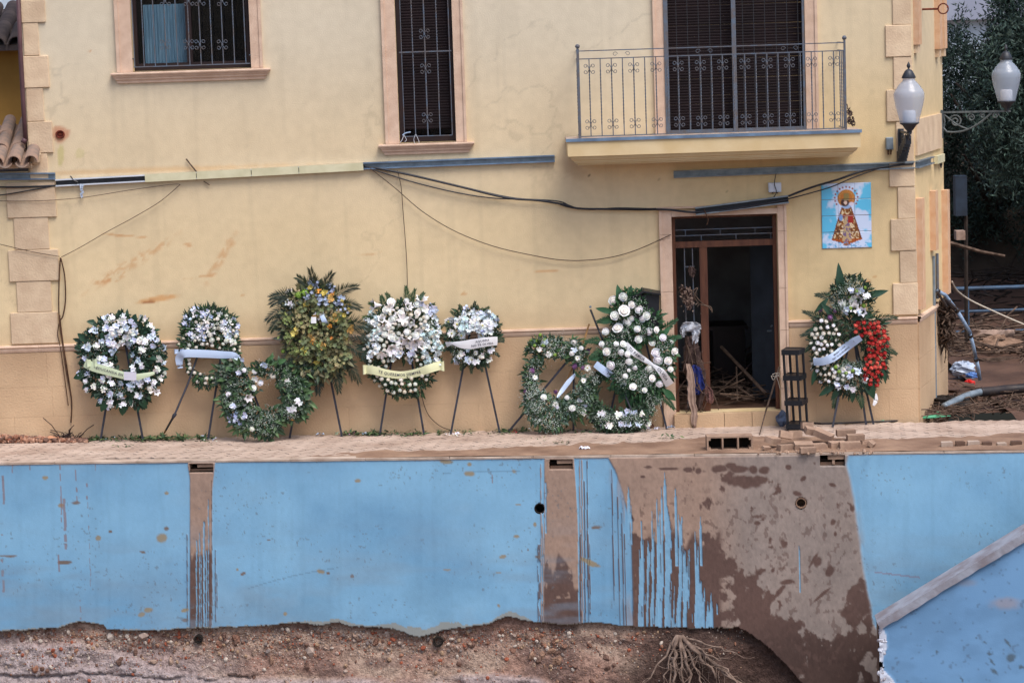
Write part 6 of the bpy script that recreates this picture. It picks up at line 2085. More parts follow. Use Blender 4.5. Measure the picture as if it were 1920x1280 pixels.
# --- 3: low slumped wreath
w = Wreath("wreath", "low slumped green wreath leaning on the ground between the blue and the yellow ones", 492, 815, [(436, 704, 32, 24), (505, 693, 30, 14), (452, 748, 36, 42), (546, 742, 32, 48), (500, 786, 62, 32), (555, 700, 26, 18)], [(502, 746, 27, 19), (560, 815, 40, 30), (425, 825, 36, 28)], -.50, -.26, (822, 672), 103, .13)
w.foliage(2300, (.03, .085), .018, cols=[srgb(46, 74, 50), srgb(54, 78, 56), srgb(74, 92, 74), srgb(34, 54, 42)])
for (x, y, a, L) in ((498, 680, 40, .14), (485, 685, 10, .14), (530, 690, -60, .16), (520, 680, 20, .12), (555, 715, 20, .16), (560, 720, -10, .15), (555, 722, -50, .14), (552, 716, 60, .12), (565, 755, -60, .14), (570, 765, -80, .12), (490, 800, -110, .15), (500, 800, -75, .16), (505, 798, -60, .15)):
    w.bigleaf(x, y, a, L, .035, srgb(72, 110, 64) if y < 760 else srgb(50, 74, 40), arch=.3)
w.foliage(380, (.07, .13), .016, cols=[srgb(82, 112, 70), srgb(64, 92, 56)], name="loose_sprigs", grow=1.35, droop=.2); w.flowers("rose:white", 4, 9, [(460, 730, 40, 40)], 18); w.flowers("orchid:white", 7, 15, [(493, 745, 74, 60)], 26); w.flowers("carnation:white", 4, 12, [(505, 706, 36, 16)], 16)
w.flowers("blossom:blue", 5, 18, [(445, 785, 16, 10)], 8); w.flower("orchid:white", 545, 770, 20); w.flower("lily:white", 466, 745, 18); w.flower("rose:cream", 472, 804, 9); w.flower("orange_flower:", 550, 785, 9)
w.gyp(170, [(493, 780, 70, 36), (440, 740, 28, 36), (493, 745, 78, 70)], r=.004)

# --- 4: yellow and green
easel((590, 560), [(543, 821), (641, 818)], "dark easel of the tall yellow and green wreath", -.14, mid=.45)
w = Wreath("wreath", "tall fading wreath of green hydrangeas, yellow orchids and palm fronds", 592, 715, [(588, 606, 62, 74), (600, 668, 54, 48)], [], -.30, -.12, (722, 512), 104, .15)
w.foliage(2100, (.05, .11), .015, cols=[srgb(84, 92, 60), srgb(106, 106, 72), srgb(60, 74, 52), srgb(128, 120, 84), srgb(44, 56, 44)])
for (x, y, a, L) in ((595, 560, 95, .34), (602, 560, 75, .32), (590, 555, 112, .28), (625, 560, 50, .30), (630, 575, 25, .26), (560, 560, 160, .30), (555, 575, 175, .34), (545, 590, 190, .26), (550, 560, 145, .24),
                     (640, 620, 5, .30), (645, 640, -20, .34), (640, 660, -45, .36), (635, 640, -60, .42), (650, 610, 20, .26), (625, 680, -75, .30), (600, 690, -100, .26), (560, 700, -125, .24), (555, 660, 200, .2)):
    w.frond(x, y, a, L * 1.15, 22, .006, .14, cols=(srgb(46, 58, 40), srgb(36, 50, 38), srgb(52, 58, 40)), droop=.012, arch=.35)
w.flowers("hydrangea:green", 34, 27, [(590, 625, 60, 60), (615, 655, 42, 40)], 14, extra=.035); w.flowers("orchid:yellow", 18, 16, [(600, 605, 60, 76)], 15, extra=.04); w.flowers("orange_flower:", 5, 13, [(595, 610, 66, 75)], 20)
w.flowers("thistle:blue", 5, 24, [(605, 548, 40, 24)], 22, extra=.03)
for (x, y, z_) in ((546, 570, 18), (534, 568, 14), (596, 594, 20), (575, 555, 22), (545, 545, 16), (640, 585, 20)): w.flower("thistle:blue" if x in (640,) else "orchid:white", x, y, z_)
w.flower("bud:green", 560, 553, 16); w.flower("bud:green", 572, 550, 16); w.flower("bud:green", 531, 659, 9); w.flower("carnation:white", 573, 686, 9)
w.gyp(60, [(560, 655, 30, 30), (590, 640, 60, 50)], col=srgb(170, 168, 120))
w.ribbon([(603, 591), (609, 604), (614, 616)], [8, 10, 12], M['ribbonb'], "short white ribbon tail", (), .03, .09)
w.ribbon([(588, 594), (588, 606)], [9, 10], M['ribbonw'], None, (), .03, .09)

# --- 5: white lilies and roses
easel((752, 560), [(712, 816), (795, 813)], "dark easel under the lily wreath with the yellow ribbon", -.12, mid=.35)
w = Wreath("wreath", "large white wreath of lilies and small roses with a yellow ribbon TE QUEREMOS SIEMPRE", 754, 738, [(754, 650, 73, 90)], [(753, 690, 28, 18)], -.26, -.10, (742, 555), 105, .12)
w.foliage(3200, (.03, .075), .015, cols=[srgb(44, 70, 44), srgb(56, 84, 50), srgb(34, 58, 38)])
for (x, y, a, L) in ((715, 580, 140, .16), (735, 570, 110, .14), (770, 570, 75, .18), (765, 565, 95, .18), (790, 585, 40, .18), (780, 570, 60, .16), (720, 575, 100, .13), (700, 600, 150, .12)): w.frond(x, y, a, L, 12, .006, .07, cols=(srgb(74, 96, 50), srgb(54, 80, 46)))
w.flowers("small_rose:white", 118, 8, [(754, 655, 72, 86)], 7.6)
w.flowers("rose:white", 15, 12, [(750, 600, 52, 38)], 15)
w.flowers("blossom:pale", 30, 19, [(700, 625, 14, 38), (810, 640, 18, 44), (696, 600, 10, 18)], 10)
w.flowers("lily:white", 13, 20, [(735, 625, 34, 30), (775, 640, 24, 24), (748, 590, 42, 18)], 13, face=.9)
for (x, y, d) in ((702, 572, (-1, -.4, .1)), (791, 562, (.1, -.5, 1)), (716, 660, (-.1, -.8, -.8)), (765, 640, (-.2, -.8, -.6)), (778, 642, (.2, -.8, -.6)), (755, 600, (.2, -1, .3)), (735, 655, (.2, -1, -.3))): w.flower("lily:white", x, y, 25, direction=d, extra=.03)
w.flowers("orchid:white", 5, 20, [(800, 578, 14, 12)], 8); w.flowers("orchid:white", 4, 16, [(741, 662, 6, 12)], 6); w.flowers("orchid:white", 4, 14, [(770, 664, 5, 14)], 6)
w.gyp(90, [(754, 620, 60, 50)])
w.ribbon([(681, 692), (700, 694), (725, 700), (752, 703), (780, 699), (805, 691), (828, 684)], [17, 16, 15, 14, 15, 16, 17], M['ribbony'], "pale yellow ribbon lettered TE QUEREMOS SIEMPRE", [("TE QUEREMOS SIEMPRE", .46, 0)], .047, .07)
w.bow(690, 692, 20, 20, M['ribbony']); w.bow(822, 686, 22, 20, M['ribbony'])

# --- 6: small round
easel((888, 585), [(845, 814), (937, 810)], "dark easel with thin bare legs, below the small round wreath", -.12, mid=.40)
w = Wreath("wreath", "small round white and pale blue wreath with a white two-line ribbon", 886, 690, [(886, 630, 49, 56)], [(886, 631, 15, 9)], -.24, -.11, (690, 575), 106, .10)
w.foliage(2100, (.03, .07), .013, cols=[srgb(38, 64, 44), srgb(50, 78, 50), srgb(30, 50, 38)], grow=1.0)
for a in range(0, 360, 22):
    x = 886 + 38 * math.cos(math.radians(a)); y = 632 - 46 * math.sin(math.radians(a)); w.frond(x, y, a + w.rnd.uniform(-18, 18), .13, 10, .005, .055, cols=(srgb(52, 72, 44), srgb(40, 62, 42)))
w.flowers("blossom:pale", 17, 20, [(868, 608, 26, 24), (900, 605, 26, 24)], 10); w.flowers("daisy:white", 10, 17, [(880, 612, 42, 28)], 14)
w.flowers("orchid:white", 14, 15, [(886, 668, 42, 16), (905, 605, 28, 20)], 12); w.flowers("daisy:white", 3, 12, [(890, 670, 30, 10)], 14); w.flowers("blossom:blue", 6, 16, [(890, 600, 40, 24)], 14)
w.gyp(60, [(886, 635, 44, 48)])
w.ribbon([(836, 646, 0), (848, 644, .02), (866, 646, .03), (885, 645, .05), (910, 641, .05), (933, 639, .02)], [11, 5, 14, 18, 17, 16], M['ribbonw'], "white ribbon lettered in two lines", [("AQUARA", .70, .020), ("NO TE OLVIDA", .70, -.024)], .038, .06)

# --- 7: loose collapsed ring
e7 = easel((1076, 662), [(952, 807), (1075, 800)], "collapsed easel lying askew behind the loose grey-green ring", -.16)
mb = MB(); mb.tube([onY(1107, 580, -.12), onY(1135, 650, -.20), onY(1185, 772, -.42)], .0125, 6); mb.build("leg", M['easel'], e7); mb = MB(); c = onY(1107, 577, -.12); mb.lathe([(.001, -.005), (.015, 0), (.016, .02), (.001, .03)], c, 8); mb.build("cap", M['galv'], e7)
mb = MB(); mb.tube([onY(1105, 607, -.1), onY(1090, 655, -.14), onY(1050, 740, -.2)], .012, 5); mb.build("stick", M['oldwood'], None, label="bare wooden stick poking up behind the loose ring wreath", cat="stick")
w = Wreath("wreath", "loose ring of eucalyptus and gypsophila with a few purple carnations, slumped to the ground", 1045, 812, [(1028, 652, 40, 20), (1074, 664, 28, 26), (1008, 722, 25, 56), (1080, 742, 30, 42), (1042, 772, 56, 34)], [(1048, 708, 36, 34), (1090, 812, 44, 30)], -.45, -.14, (812, 630), 107, .11)
w.foliage(2500, (.03, .065), .017, cols=[srgb(74, 100, 84), srgb(58, 82, 66), srgb(92, 116, 98), srgb(48, 70, 50)]); w.foliage(500, (.06, .12), .012, cols=[srgb(60, 90, 50), srgb(48, 72, 44)], name="leafy_sprigs", grow=1.12, droop=.3)
w.flowers("orchid:white", 7, 12, [(1070, 755, 38, 30), (1040, 650, 48, 14)], 16); w.flowers("rose:white", 6, 10, [(1050, 745, 42, 26), (1075, 655, 20, 16)], 14)
w.flowers("daisy:white", 7, 12, [(1046, 700, 60, 66)], 20); 
for (x, y, z_) in ((1101, 660, 12), (1078, 686, 13), (998, 694, 12), (1042, 734, 10), (985, 733, 9), (1092, 688, 12)): w.flower("carnation:purple", x, y, z_)
w.gyp(260, [(1046, 722, 66, 92), (1010, 740, 34, 60), (1030, 800, 18, 16), (1035, 650, 48, 18)], r=.0045, spread=12)
w.flowers("bud:green", 7, 8, [(1010, 640, 14, 14), (1050, 690, 40, 30)], 10)
w.ribbon([(1080, 700, -.0), (1066, 716, .0), (1054, 732, .0), (1045, 745, .0)], [4, 9, 8, 3], M['ribbonb'], "narrow bluish white ribbon slipping through the ring", (), .03, .0)

# --- 7b: low ring under the rose wreath
w = Wreath("wreath", "dark low ring wreath on the ground beneath the big white rose wreath", 1165, 808, [(1165, 745, 66, 64)], [(1160, 735, 38, 34)], -.42, -.20, (808, 680), 108, .11)
w.foliage(2200, (.04, .09), .016, cols=[srgb(38, 64, 42), srgb(54, 82, 52), srgb(70, 94, 66), srgb(30, 50, 36)])
w.flowers("orchid:white", 14, 15, [(1170, 772, 40, 12), (1170, 795, 48, 8), (1100, 740, 8, 20)], 13); w.flowers("blossom:blue", 3, 18, [(1175, 775, 16, 6)], 14)
w.gyp(110, [(1165, 790, 60, 14), (1225, 755, 14, 22), (1110, 700, 14, 20)], r=.0042)
w.ribbon([(1116, 682), (1136, 697), (1158, 712), (1172, 724)], [13, 14, 13, 12], M['ribbonb'], "pale blue ribbon with blurred lettering, half hidden", [("FAMILIA", .62, 0)], .05, .09)

# --- 8: big white roses
easel((1192, 562), [(1173, 806), (1250, 804), (1137, 798)], "dark easel carrying the big white rose wreath beside the doorway", -.12)
w = Wreath("wreath", "big teardrop wreath of white roses with twisted TU FAMILIA ribbon, by the doorway", 1196, 760, [(1184, 592, 38, 50), (1212, 610, 30, 34), (1194, 676, 70, 74)], [(1214, 662, 15, 22)], -.34, -.12, (762, 540), 109, .13)
w.foliage(4200, (.03, .075), .017, cols=[srgb(36, 74, 46), srgb(50, 92, 54), srgb(30, 60, 38), srgb(62, 100, 60)])
for (x, y, a, L, ww) in ((1165, 570, 100, .24, .05), (1178, 565, 78, .20, .045), (1150, 585, 165, .22, .04), (1150, 600, 185, .2, .04), (1210, 565, 60, .15, .05), (1245, 650, 30, .17, .04), (1240, 630, 45, .16, .04), (1245, 730, -45, .2, .05), (1225, 735, -60, .18, .05), (1180, 735, -95, .22, .055), (1170, 730, -110, .18, .05), (1128, 670, 190, .14, .03)): w.bigleaf(x, y, a, L, ww, srgb(46, 90, 56))
for (x, y, a, L) in ((1130, 640, 165, .2), (1132, 655, 200, .2), (1245, 620, 50, .2), (1250, 640, 30, .16), (1240, 740, -40, .22), (1190, 745, -100, .2), (1150, 600, 170, .18)): w.frond(x, y, a, L, 14, .008, .08, cols=(srgb(44, 80, 48),))
RO8 = [(1150, 563, 14), (1169, 556, 13), (1185, 571, 10), (1170, 583, 16), (1198, 582, 12), (1200, 576, 9), (1152, 592, 13), (1176, 604, 14), (1205, 598, 10), (1213, 592, 12), (1159, 616, 15), (1136, 622, 12), (1195, 617, 11), (1218, 621, 12), (1230, 618, 9), (1243, 633, 11),
       (1197, 636, 11), (1129, 645, 10), (1155, 645, 9), (1168, 645, 10), (1138, 659, 11), (1222, 642, 11), (1258, 641, 8), (1165, 660, 11), (1176, 664, 11), (1230, 661, 14), (1234, 674, 15), (1264, 658, 11), (1253, 676, 11), (1146, 684, 14), (1180, 677, 12), (1191, 689, 8), (1257, 692, 8), (1218, 690, 13), (1172, 705, 9),
       (1222, 709, 10), (1237, 719, 11), (1187, 725, 10), (1209, 731, 8), (1179, 694, 6), (1184, 597, 10)]
for (x, y, z_) in RO8: w.flower("rose:white", x, y, z_ * 1.12, .5, .02)
w.gyp(230, [(1188, 600, 40, 40), (1150, 640, 26, 30), (1240, 660, 22, 34), (1195, 700, 46, 34)], r=.0042)
w.ribbon([(1172, 645, .0), (1190, 662, .01), (1208, 674, .02), (1224, 684, .03), (1240, 697, .03), (1250, 712, .01), (1256, 722, .0)], [12, 12, 10, 5, 13, 15, 17], M['ribbonw'], "white ribbon lettered TU FAMILIA NO TE OLVIDA, twisted in the middle", [("TU FAMILIA", .27, 0), ("OLVIDA", .78, 0)], .052, .07)

# --- 9: red and white, right of the door
e9 = easel((1598, 610), [(1561, 801), (1624, 795), (1638, 795)], "dark easel under the red and white wreath right of the doorway", -.12, mid=.4)
w = Wreath("wreath", "tall wreath half red, half white carnations with big dark leaves, right of the doorway", 1592, 740, [(1592, 650, 72, 88), (1598, 560, 42, 40)], [(1600, 660, 20, 16)], -.28, -.12, (742, 500), 110, .12)
w.foliage(3600, (.035, .085), .011, cols=[srgb(34, 60, 40), srgb(46, 74, 44), srgb(26, 46, 34)])
for (x, y, a, L, ww) in ((1578, 560, 94, .44, .062), (1615, 558, 14, .34, .052), (1612, 585, -22, .2, .05), (1618, 590, 200, .16, .05), (1552, 560, 225, .24, .035), (1545, 610, 195, .24, .03), (1640, 610, 10, .22, .02), (1565, 720, 215, .24, .045), (1575, 725, 235, .2, .04), (1530, 690, 255, .22, .035), (1620, 715, -60, .26, .045), (1630, 710, -75, .24, .04), (1655, 690, -80, .2, .025), (1600, 725, -95, .2, .04), (1560, 590, 130, .2, .04), (1595, 590, 80, .2, .05)):
    w.bigleaf(x, y, a, L, ww, srgb(34, 72, 50), bend=.18)
for (x, y, a, L) in ((1545, 620, 175, .28), (1540, 640, 195, .22), (1640, 600, 20, .26), (1648, 650, -10, .22), (1560, 560, 150, .2), (1580, 550, 60, .2), (1540, 600, 140, .24), (1570, 735, -110, .18), (1610, 735, -75, .18), (1650, 680, -60, .2)): w.frond(x, y, a, L, 16, .006, .085, cols=(srgb(44, 66, 40), srgb(34, 56, 38)))
w.flowers("carnation:white", 60, 8.5, [(1548, 642, 27, 44), (1545, 690, 24, 26), (1560, 700, 24, 20)], 7.6)
w.flowers("carnation:red", 78, 9.2, [(1645, 655, 18, 54), (1620, 616, 20, 13), (1636, 695, 18, 30), (1650, 640, 15, 36)], 7.4, extra=.015)
w.flowers("orchid:white", 8, 17, [(1600, 565, 28, 24)], 12); w.flowers("lily:white", 3, 20, [(1608, 572, 22, 20)], 14); w.flowers("bud:green", 9, 8, [(1608, 560, 26, 26), (1590, 690, 24, 10)], 10)
w.flowers("carnation:purple", 5, 10, [(1552, 583, 14, 14)], 9); w.flowers("orchid:white", 8, 15, [(1595, 710, 30, 24)], 12); w.flower("lily:white", 1590, 693, 16); w.flower("lily:white", 1573, 724, 14)
w.gyp(150, [(1590, 545, 30, 26), (1575, 565, 24, 20), (1595, 700, 30, 24)], col=srgb(186, 200, 190), r=.004)
w.ribbon([(1525, 678), (1545, 677), (1565, 668), (1585, 652), (1602, 640), (1614, 633)], [14, 15, 16, 16, 15, 11], M['ribbonb'], "bluish white ribbon with two faint lines of lettering", [("MARIA Y LUISA", .53, .018), ("NO TE OLVIDAMOS", .53, -.020)], .031, .07)
w.ribbon([(1640, 738, 0), (1642, 750, 0), (1638, 760, 0)], [8, 9, 4], M['ribbonw'], None, (), .03, .0)
# ================================================================== THINGS BY THE DOOR
# black mailbox behind the rose wreath
mbx = root("mailbox", onY(1214, 600, 0), "black gable-topped box on the wall, half hidden behind the white rose wreath", "mailbox")
c0 = onY(1184, 600, -.0); c1 = onY(1236, 600, -.0)
zt0, zb0 = Z(1210, 550), Z(1210, 604)
mb = MB()
mb.prism([(c0.x + .04, zb0 + .03), (c1.x - .02, zb0 - .06), (c1.x, zt0), (c0.x, zt0)], -.20, -.022); mb.build("body", M['blackplastic'], mbx)
mb = MB(); xm_ = (c0.x + c1.x) / 2
vs = [(c0.x - .02, -.24, zt0 - .03), (xm_ - .02, -.24, zt0 + .055), (c1.x + .015, -.24, zt0 + .012), (c0.x - .02, -.022, zt0 - .02), (xm_ - .02, -.022, zt0 + .075), (c1.x + .015, -.022, zt0 + .03)]
vs += [(x_, y_, z_ - .02) for x_, y_, z_ in vs]
mb.add(vs, [(0, 1, 4, 3), (1, 2, 5, 4), (6, 9, 10, 7), (7, 10, 11, 8), (0, 6, 7, 1), (1, 7, 8, 2), (2, 8, 11, 5), (0, 3, 9, 6)]); mb.build("lid", M['blackplastic'], mbx)

# black shelf rack
f = [onG(1478, 807), onG(1502, 808), onG(1514, 803), onG(1489, 801)]
tz = onY(1490, 655, f[0].y).z
rk = root("shelf_rack", f[0], "narrow black plastic shelf rack with four tiers, left of the red and white wreath", "shelf rack")
for p in f:
    q = Vector((p.x - .055, p.y, tz)); mb = MB(); mb.tube([p, Vector((p.x + (-.048 if False else -.040), p.y, tz))], .016, 8); mb.build("leg", M['blackplastic'], rk)
for t in (.055, .345, .655, .97):
    P_ = [p.lerp(Vector((p.x - .040, p.y, tz)), t) for p in f]
    e = .03
    cx_ = sum((p.x for p in P_)) / 4; cy_ = sum((p.y for p in P_)) / 4
    Q = [Vector((p.x + (e if p.x > cx_ else -e), p.y + (e if p.y > cy_ else -e), p.z)) for p in P_]
    # order: front-left, front-right, back-right, back-left
    mb = MB(); vs = [q + Vector((0, 0, dz)) for dz in (-.03, .03) for q in Q]
    fs = [(0, 1, 5, 4), (1, 2, 6, 5), (2, 3, 7, 6), (3, 0, 4, 7), (0, 3, 2, 1)]
    zz = [q + Vector((0, 0, .022)) for q in Q]; vs += zz; fs.append((8, 9, 10, 11))
    mb.add(vs, fs); mb.build("shelf", M['blackplastic'], rk)

# stick leaning at the step with knotted string
sk = root("stick", onG(1424, 812), "thin stick standing against the door step with pale string knotted round its top", "stick")
P_ = [onG(1424, 815), onY(1436, 770, -.33), onY(1447, 735, -.24), onY(1461, 688, -.14)]
mb = MB(); mb.tube(P_, [.007, .010, .012, .014], 6); mb.build("shaft", M['twig'], sk)
for pts in ([(1448, 702), (1456, 699), (1462, 701), (1455, 706), (1448, 704)], [(1456, 700), (1466, 712), (1478, 728), (1490, 742)], [(1455, 703), (1459, 715), (1463, 730)], [(1456, 702), (1450, 712), (1446, 704)]):
    mb = MB(); mb.tube(px_path(pts, -.20), .0045, 5); mb.build("string", M['rope'], sk, smooth=True)

# rags caught in the side light
def rag(label, poly, m, y=-.03, thick=.02, seed=1, nu=10, nv=18, name="rag"):
    """poly: list of (left_px, right_px, y_px) rows from the top; hanging folded cloth"""
    r_ = random.Random(seed); vs = []; rows = []
    ys = [p[2] for p in poly]
    for j in range(nv + 1):
        py_ = ys[0] + (ys[-1] - ys[0]) * j / nv
        l = np.interp(py_, ys, [p[0] for p in poly]) + r_.uniform(-1.2, 1.8); r = np.interp(py_, ys, [p[1] for p in poly]) + r_.uniform(-1.8, 1.2)
        for i in range(nu + 1):
            u = i / nu
            yy = y - thick * (.5 + .5 * math.sin(u * 13 + seed + j * .16)) - thick * .6 * math.sin(u * 5 + j * .35 + seed)
            vs.append(onY(l + (r - l) * u, py_ + r_.uniform(-.8, .8), yy))
    fs = [(j * (nu + 1) + i, (j + 1) * (nu + 1) + i, (j + 1) * (nu + 1) + i + 1, j * (nu + 1) + i + 1) for j in range(nv) for i in range(nu)]
    mb = MB(); mb.add(vs, fs); o = mb.build(name, m, None, smooth=True, label=label, cat="rag")
    sd = o.modifiers.new("solid", 'SOLIDIFY'); sd.thickness = .006
    return o


rag("bluish white cloth looped over the bars of the doorway's side light", [(1286, 1304, 604), (1280, 1312, 607), (1277, 1315, 613), (1278, 1314, 618), (1281, 1311, 621)], M['ragwhite'], .02, .03, 1)
rag("left loop of the white cloth on the side light bars", [(1276, 1287, 614), (1275, 1286, 624), (1277, 1284, 632)], M['ragwhite'], .015, .03, 8)
rag("right hanging tail of the white cloth on the side light bars", [(1296, 1315, 614), (1297, 1313, 626), (1296, 1309, 638), (1298, 1305, 645)], M['ragwhite'], .03, .03, 9)
rag("small grey rag at the top of the side light bars", [(1291, 1300, 500), (1291, 1305, 507), (1292, 1303, 514), (1296, 1301, 520)], M['ragbrown'], .06, .02, 2)
rag("brown twisted rag caught halfway up the side light", [(1273, 1283, 538), (1276, 1296, 547), (1282, 1304, 556), (1285, 1301, 568), (1288, 1294, 582)], M['ragbrown'], .05, .03, 3)
rag("dark shredded rag hanging under the white cloth", [(1285, 1300, 630), (1284, 1310, 650), (1283, 1314, 672), (1280, 1322, 690), (1290, 1324, 715), (1300, 1320, 745), (1304, 1312, 770)], M['ragbrown'], .04, .03, 4)
rag("deep blue cloth hanging in the side light of the doorway", [(1296, 1308, 684), (1296, 1316, 696), (1298, 1319, 715), (1301, 1321, 728), (1304, 1312, 740)], M['ragblue'], -.0, .035, 5)
rag("long muddy tan cloth trailing from the side light down over the step", [(1285, 1292, 682), (1286, 1299, 692), (1288, 1302, 715), (1289, 1303, 735), (1292, 1306, 760), (1296, 1308, 775), (1297, 1307, 795), (1300, 1306, 801)], M['ragtan'], -.15, .014, 6)
rag("dull pink cloth at the foot of the side light", [(1322, 1328, 724), (1322, 1336, 733), (1324, 1339, 745), (1325, 1338, 752), (1330, 1334, 757)], M['ragpink'], .03, .02, 7)
tw = root("tangled_stems", onY(1300, 600, .0), "tangle of dry stems wound round the side light bars and mullion", "dry stems")
r_ = random.Random(5)
for pts in ([(1274, 545), (1284, 540), (1290, 556), (1298, 546), (1308, 540), (1302, 556), (1312, 570), (1326, 574), (1334, 582)], [(1276, 548), (1282, 562), (1292, 570)], [(1300, 548), (1310, 562), (1320, 571), (1333, 576), (1335, 586)], [(1290, 650), (1296, 670), (1300, 690)], [(1320, 715), (1332, 730), (1342, 750), (1347, 768)], [(1310, 690), (1322, 715), (1326, 745), (1318, 770)],
            [(1305, 675), (1318, 680), (1333, 679)], [(1278, 680), (1290, 676), (1312, 684)], [(1286, 640), (1292, 665), (1289, 700), (1293, 720)], [(1302, 655), (1308, 690), (1306, 720)]):
    mb = MB(); mb.tube(px_path(pts, .02 + r_.uniform(-.04, .02)), r_.uniform(.004, .008), 5); mb.build("stem", M['twig'], tw, smooth=True)
mb = MB(); r_ = random.Random(6)
for k in range(150):
    px_, py_ = r_.gauss(1290, 8), r_.gauss(558, 10)
    c = onY(px_, py_, .02 + r_.uniform(-.04, .05)); e = Vector((r_.gauss(0, 1), r_.gauss(0, 1), r_.gauss(0, 1))).normalized() * r_.uniform(.01, .03); g = Vector((r_.gauss(0, 1), r_.gauss(0, 1), r_.gauss(0, 1))).normalized() * .008
    mb.add([c - e, c + g, c + e, c - g], [(0, 1, 2, 3)])
mb.build("chaff", M['ragtan'], tw, kind="stuff")
mb = MB()
for k in range(90):
    px_, py_ = r_.gauss(1302, 9), r_.uniform(635, 765); c = onY(px_, py_, .03 + r_.uniform(-.06, .04)); d = Vector((r_.gauss(0, .04), r_.gauss(0, .02), -abs(r_.gauss(.05, .05))))
    mb.tube([c, c + d + Vector((r_.gauss(0, .02), 0, 0)), c + d * 2], r_.uniform(.002, .006), 4)
mb.build("shreds", M['ragbrown'], tw, kind="stuff")
# flood debris inside the doorway
mb = MB(); r_ = random.Random(12); a, b, z0, z1 = DR
for k in range(200):
    c = Vector((r_.uniform(a - .1, b + .4), r_.uniform(.45, 3.2), z0 + r_.uniform(.0, .18))); d = Vector((r_.gauss(0, 1), r_.gauss(0, .5), abs(r_.gauss(0, .15)))).normalized() * r_.uniform(.15, .7)
    mb.tube([c, c + d * .5 + Vector((0, 0, r_.uniform(0, .03))), c + d], r_.uniform(.005, .014), 5)
mb.build("flood_debris", M['twig'], None, kind="stuff", label="reeds and sticks heaped on the floor inside the doorway", cat="debris")
mb = MB(); mb.tube([onY(1352, 650, 1.2), onY(1436, 738, .5)], .022, 6); mb.build("pole", M['twig'], None, label="long pole lying slantwise inside the doorway", cat="pole")
mb = MB(); mb.tube([onY(1400, 690, 1.5), onY(1450, 640, 1.5), onY(1490, 700, 1.5)], .02, 6); mb.prism([(onY(1410, 735, 1.6).x, z0 + .02), (onY(1470, 735, 1.6).x, z0 + .02), (onY(1470, 640, 1.6).x, onY(1470, 650, 1.6).z)], 1.5, 1.9); mb.build("broken_furniture", M['darkwood'], None, label="dark broken piece of furniture tipped over inside the doorway", cat="furniture")
mb = MB(); mb.box(X(1335, 600, 2.4), X(1395, 600, 2.4), 2.3, 2.9, z0, z0 + .75); mb.box(X(1325, 600, 2.4), X(1400, 600, 2.4), 2.25, 2.95, z0 + .751, z0 + .80); mb.build("table", M['darkwood'], None, label="dark low table in the gloom at the back of the room", cat="table")

# ================================================================== BLOCK AND BRICKS ON THE KERB
def cpx(px_, py_, y_=None): return onG(px_, py_)
g0, g1 = onG(1326, 848), onG(1412, 846)
blk = root("hollow_block", g0, "long hollow block lying on its side on the kerb, showing three dark cells", "hollow block")
d_ = (g1 - g0); Lb = d_.length; d_.normalize(); up = Vector((0, 0, 1)); fw = Vector((d_.y, -d_.x, 0)); hB = .175
def bb(s0, s1, h0, h1, o0=-.20, o1=.0, m=M['brick'], nm="block_web"):
    mb = MB(); c = g0 + d_ * ((s0 + s1) / 2) + up * ((h0 + h1) / 2) + fw * ((o0 + o1) / 2); mb.obox(c, d_ * ((s1 - s0) / 2), fw * ((o1 - o0) / 2), up * ((h1 - h0) / 2)); return mb.build(nm, m, blk)
g0 = g0 + Vector((0, 0, .01))
bb(0, Lb, 0, .018, nm="block_shell"); bb(0, Lb, hB - .02, hB, nm="block_shell"); bb(0, Lb, .019, hB - .021, -.20, -.18, nm="block_back", m=M['cavity'])
for s in (.0, Lb / 3 - .004, 2 * Lb / 3 - .002, Lb - .018): bb(s, s + .018, .0185, hB - .0205, -.179, -.001)
for (s, h, sg) in ((.03, .03, 1), (.03, hB - .035, 1), (Lb - .03, .03, 1), (Lb - .03, hB - .035, 1)): bb(s - .014, s + .014, h - .012, h + .012, -.17, -.004, nm="block_corner")

bm_ = MB(); bm_.box(-.10, .10, -.052, .052, -.0, .068)
bme = mesh_of(bm_, "brick", M['brick'])
BR = [("tilted flat brick next to the hollow block's right end", 1448, 842, .05, .25, .3, .9, 1.0), ("brick standing on edge behind the tilted one", 1472, 836, .07, 1.35, .5, .3, .8), ("dark brick below the edge-standing ones", 1474, 846, .0, 0, .1, .4, 1.0),
      ("upright brick left of the pile's middle", 1490, 834, .07, 1.5, .1, .2, .8), ("broad slanting brick in the middle of the pile", 1506, 845, .0, .25, .1, .1, 1.1), ("brick lying in front at the pile's middle", 1515, 850, 0, 0, .0, .05, .9),
      ("topmost upright brick of the pile", 1512, 826, .12, 1.4, .2, .4, .75), ("long brick leaning right at the top of the pile", 1525, 832, .09, .2, .5, .2, 1.1), ("orange brick sliding off the pile to the right", 1543, 834, .07, .1, .7, -.5, 1.1), ("brick hidden under the leaning pair", 1532, 844, .0, 0, .0, .2, 1.0),
      ("grey brick in the gap right of the pile", 1570, 841, 0, .1, .05, .3, 1.0), ("upper left brick of the neat right-hand stack", 1586, 828, .06, 0, .0, .05, 1.1), ("lower brick of the neat right-hand stack", 1594, 843, .0, 0, .0, .0, 1.2), ("thin top brick of the neat right-hand stack", 1604, 834, .045, .05, .02, .1, 1.0), ("small brick end just right of the neat stack", 1632, 841, 0, .6, .0, 1.2, .7),
      ("pale brick chip at the left foot of the pile", 1436, 846, 0, .3, .3, .6, .5), ("last small brick at the far right of the pile", 1624, 834, 0, .0, .0, .3, .6)]
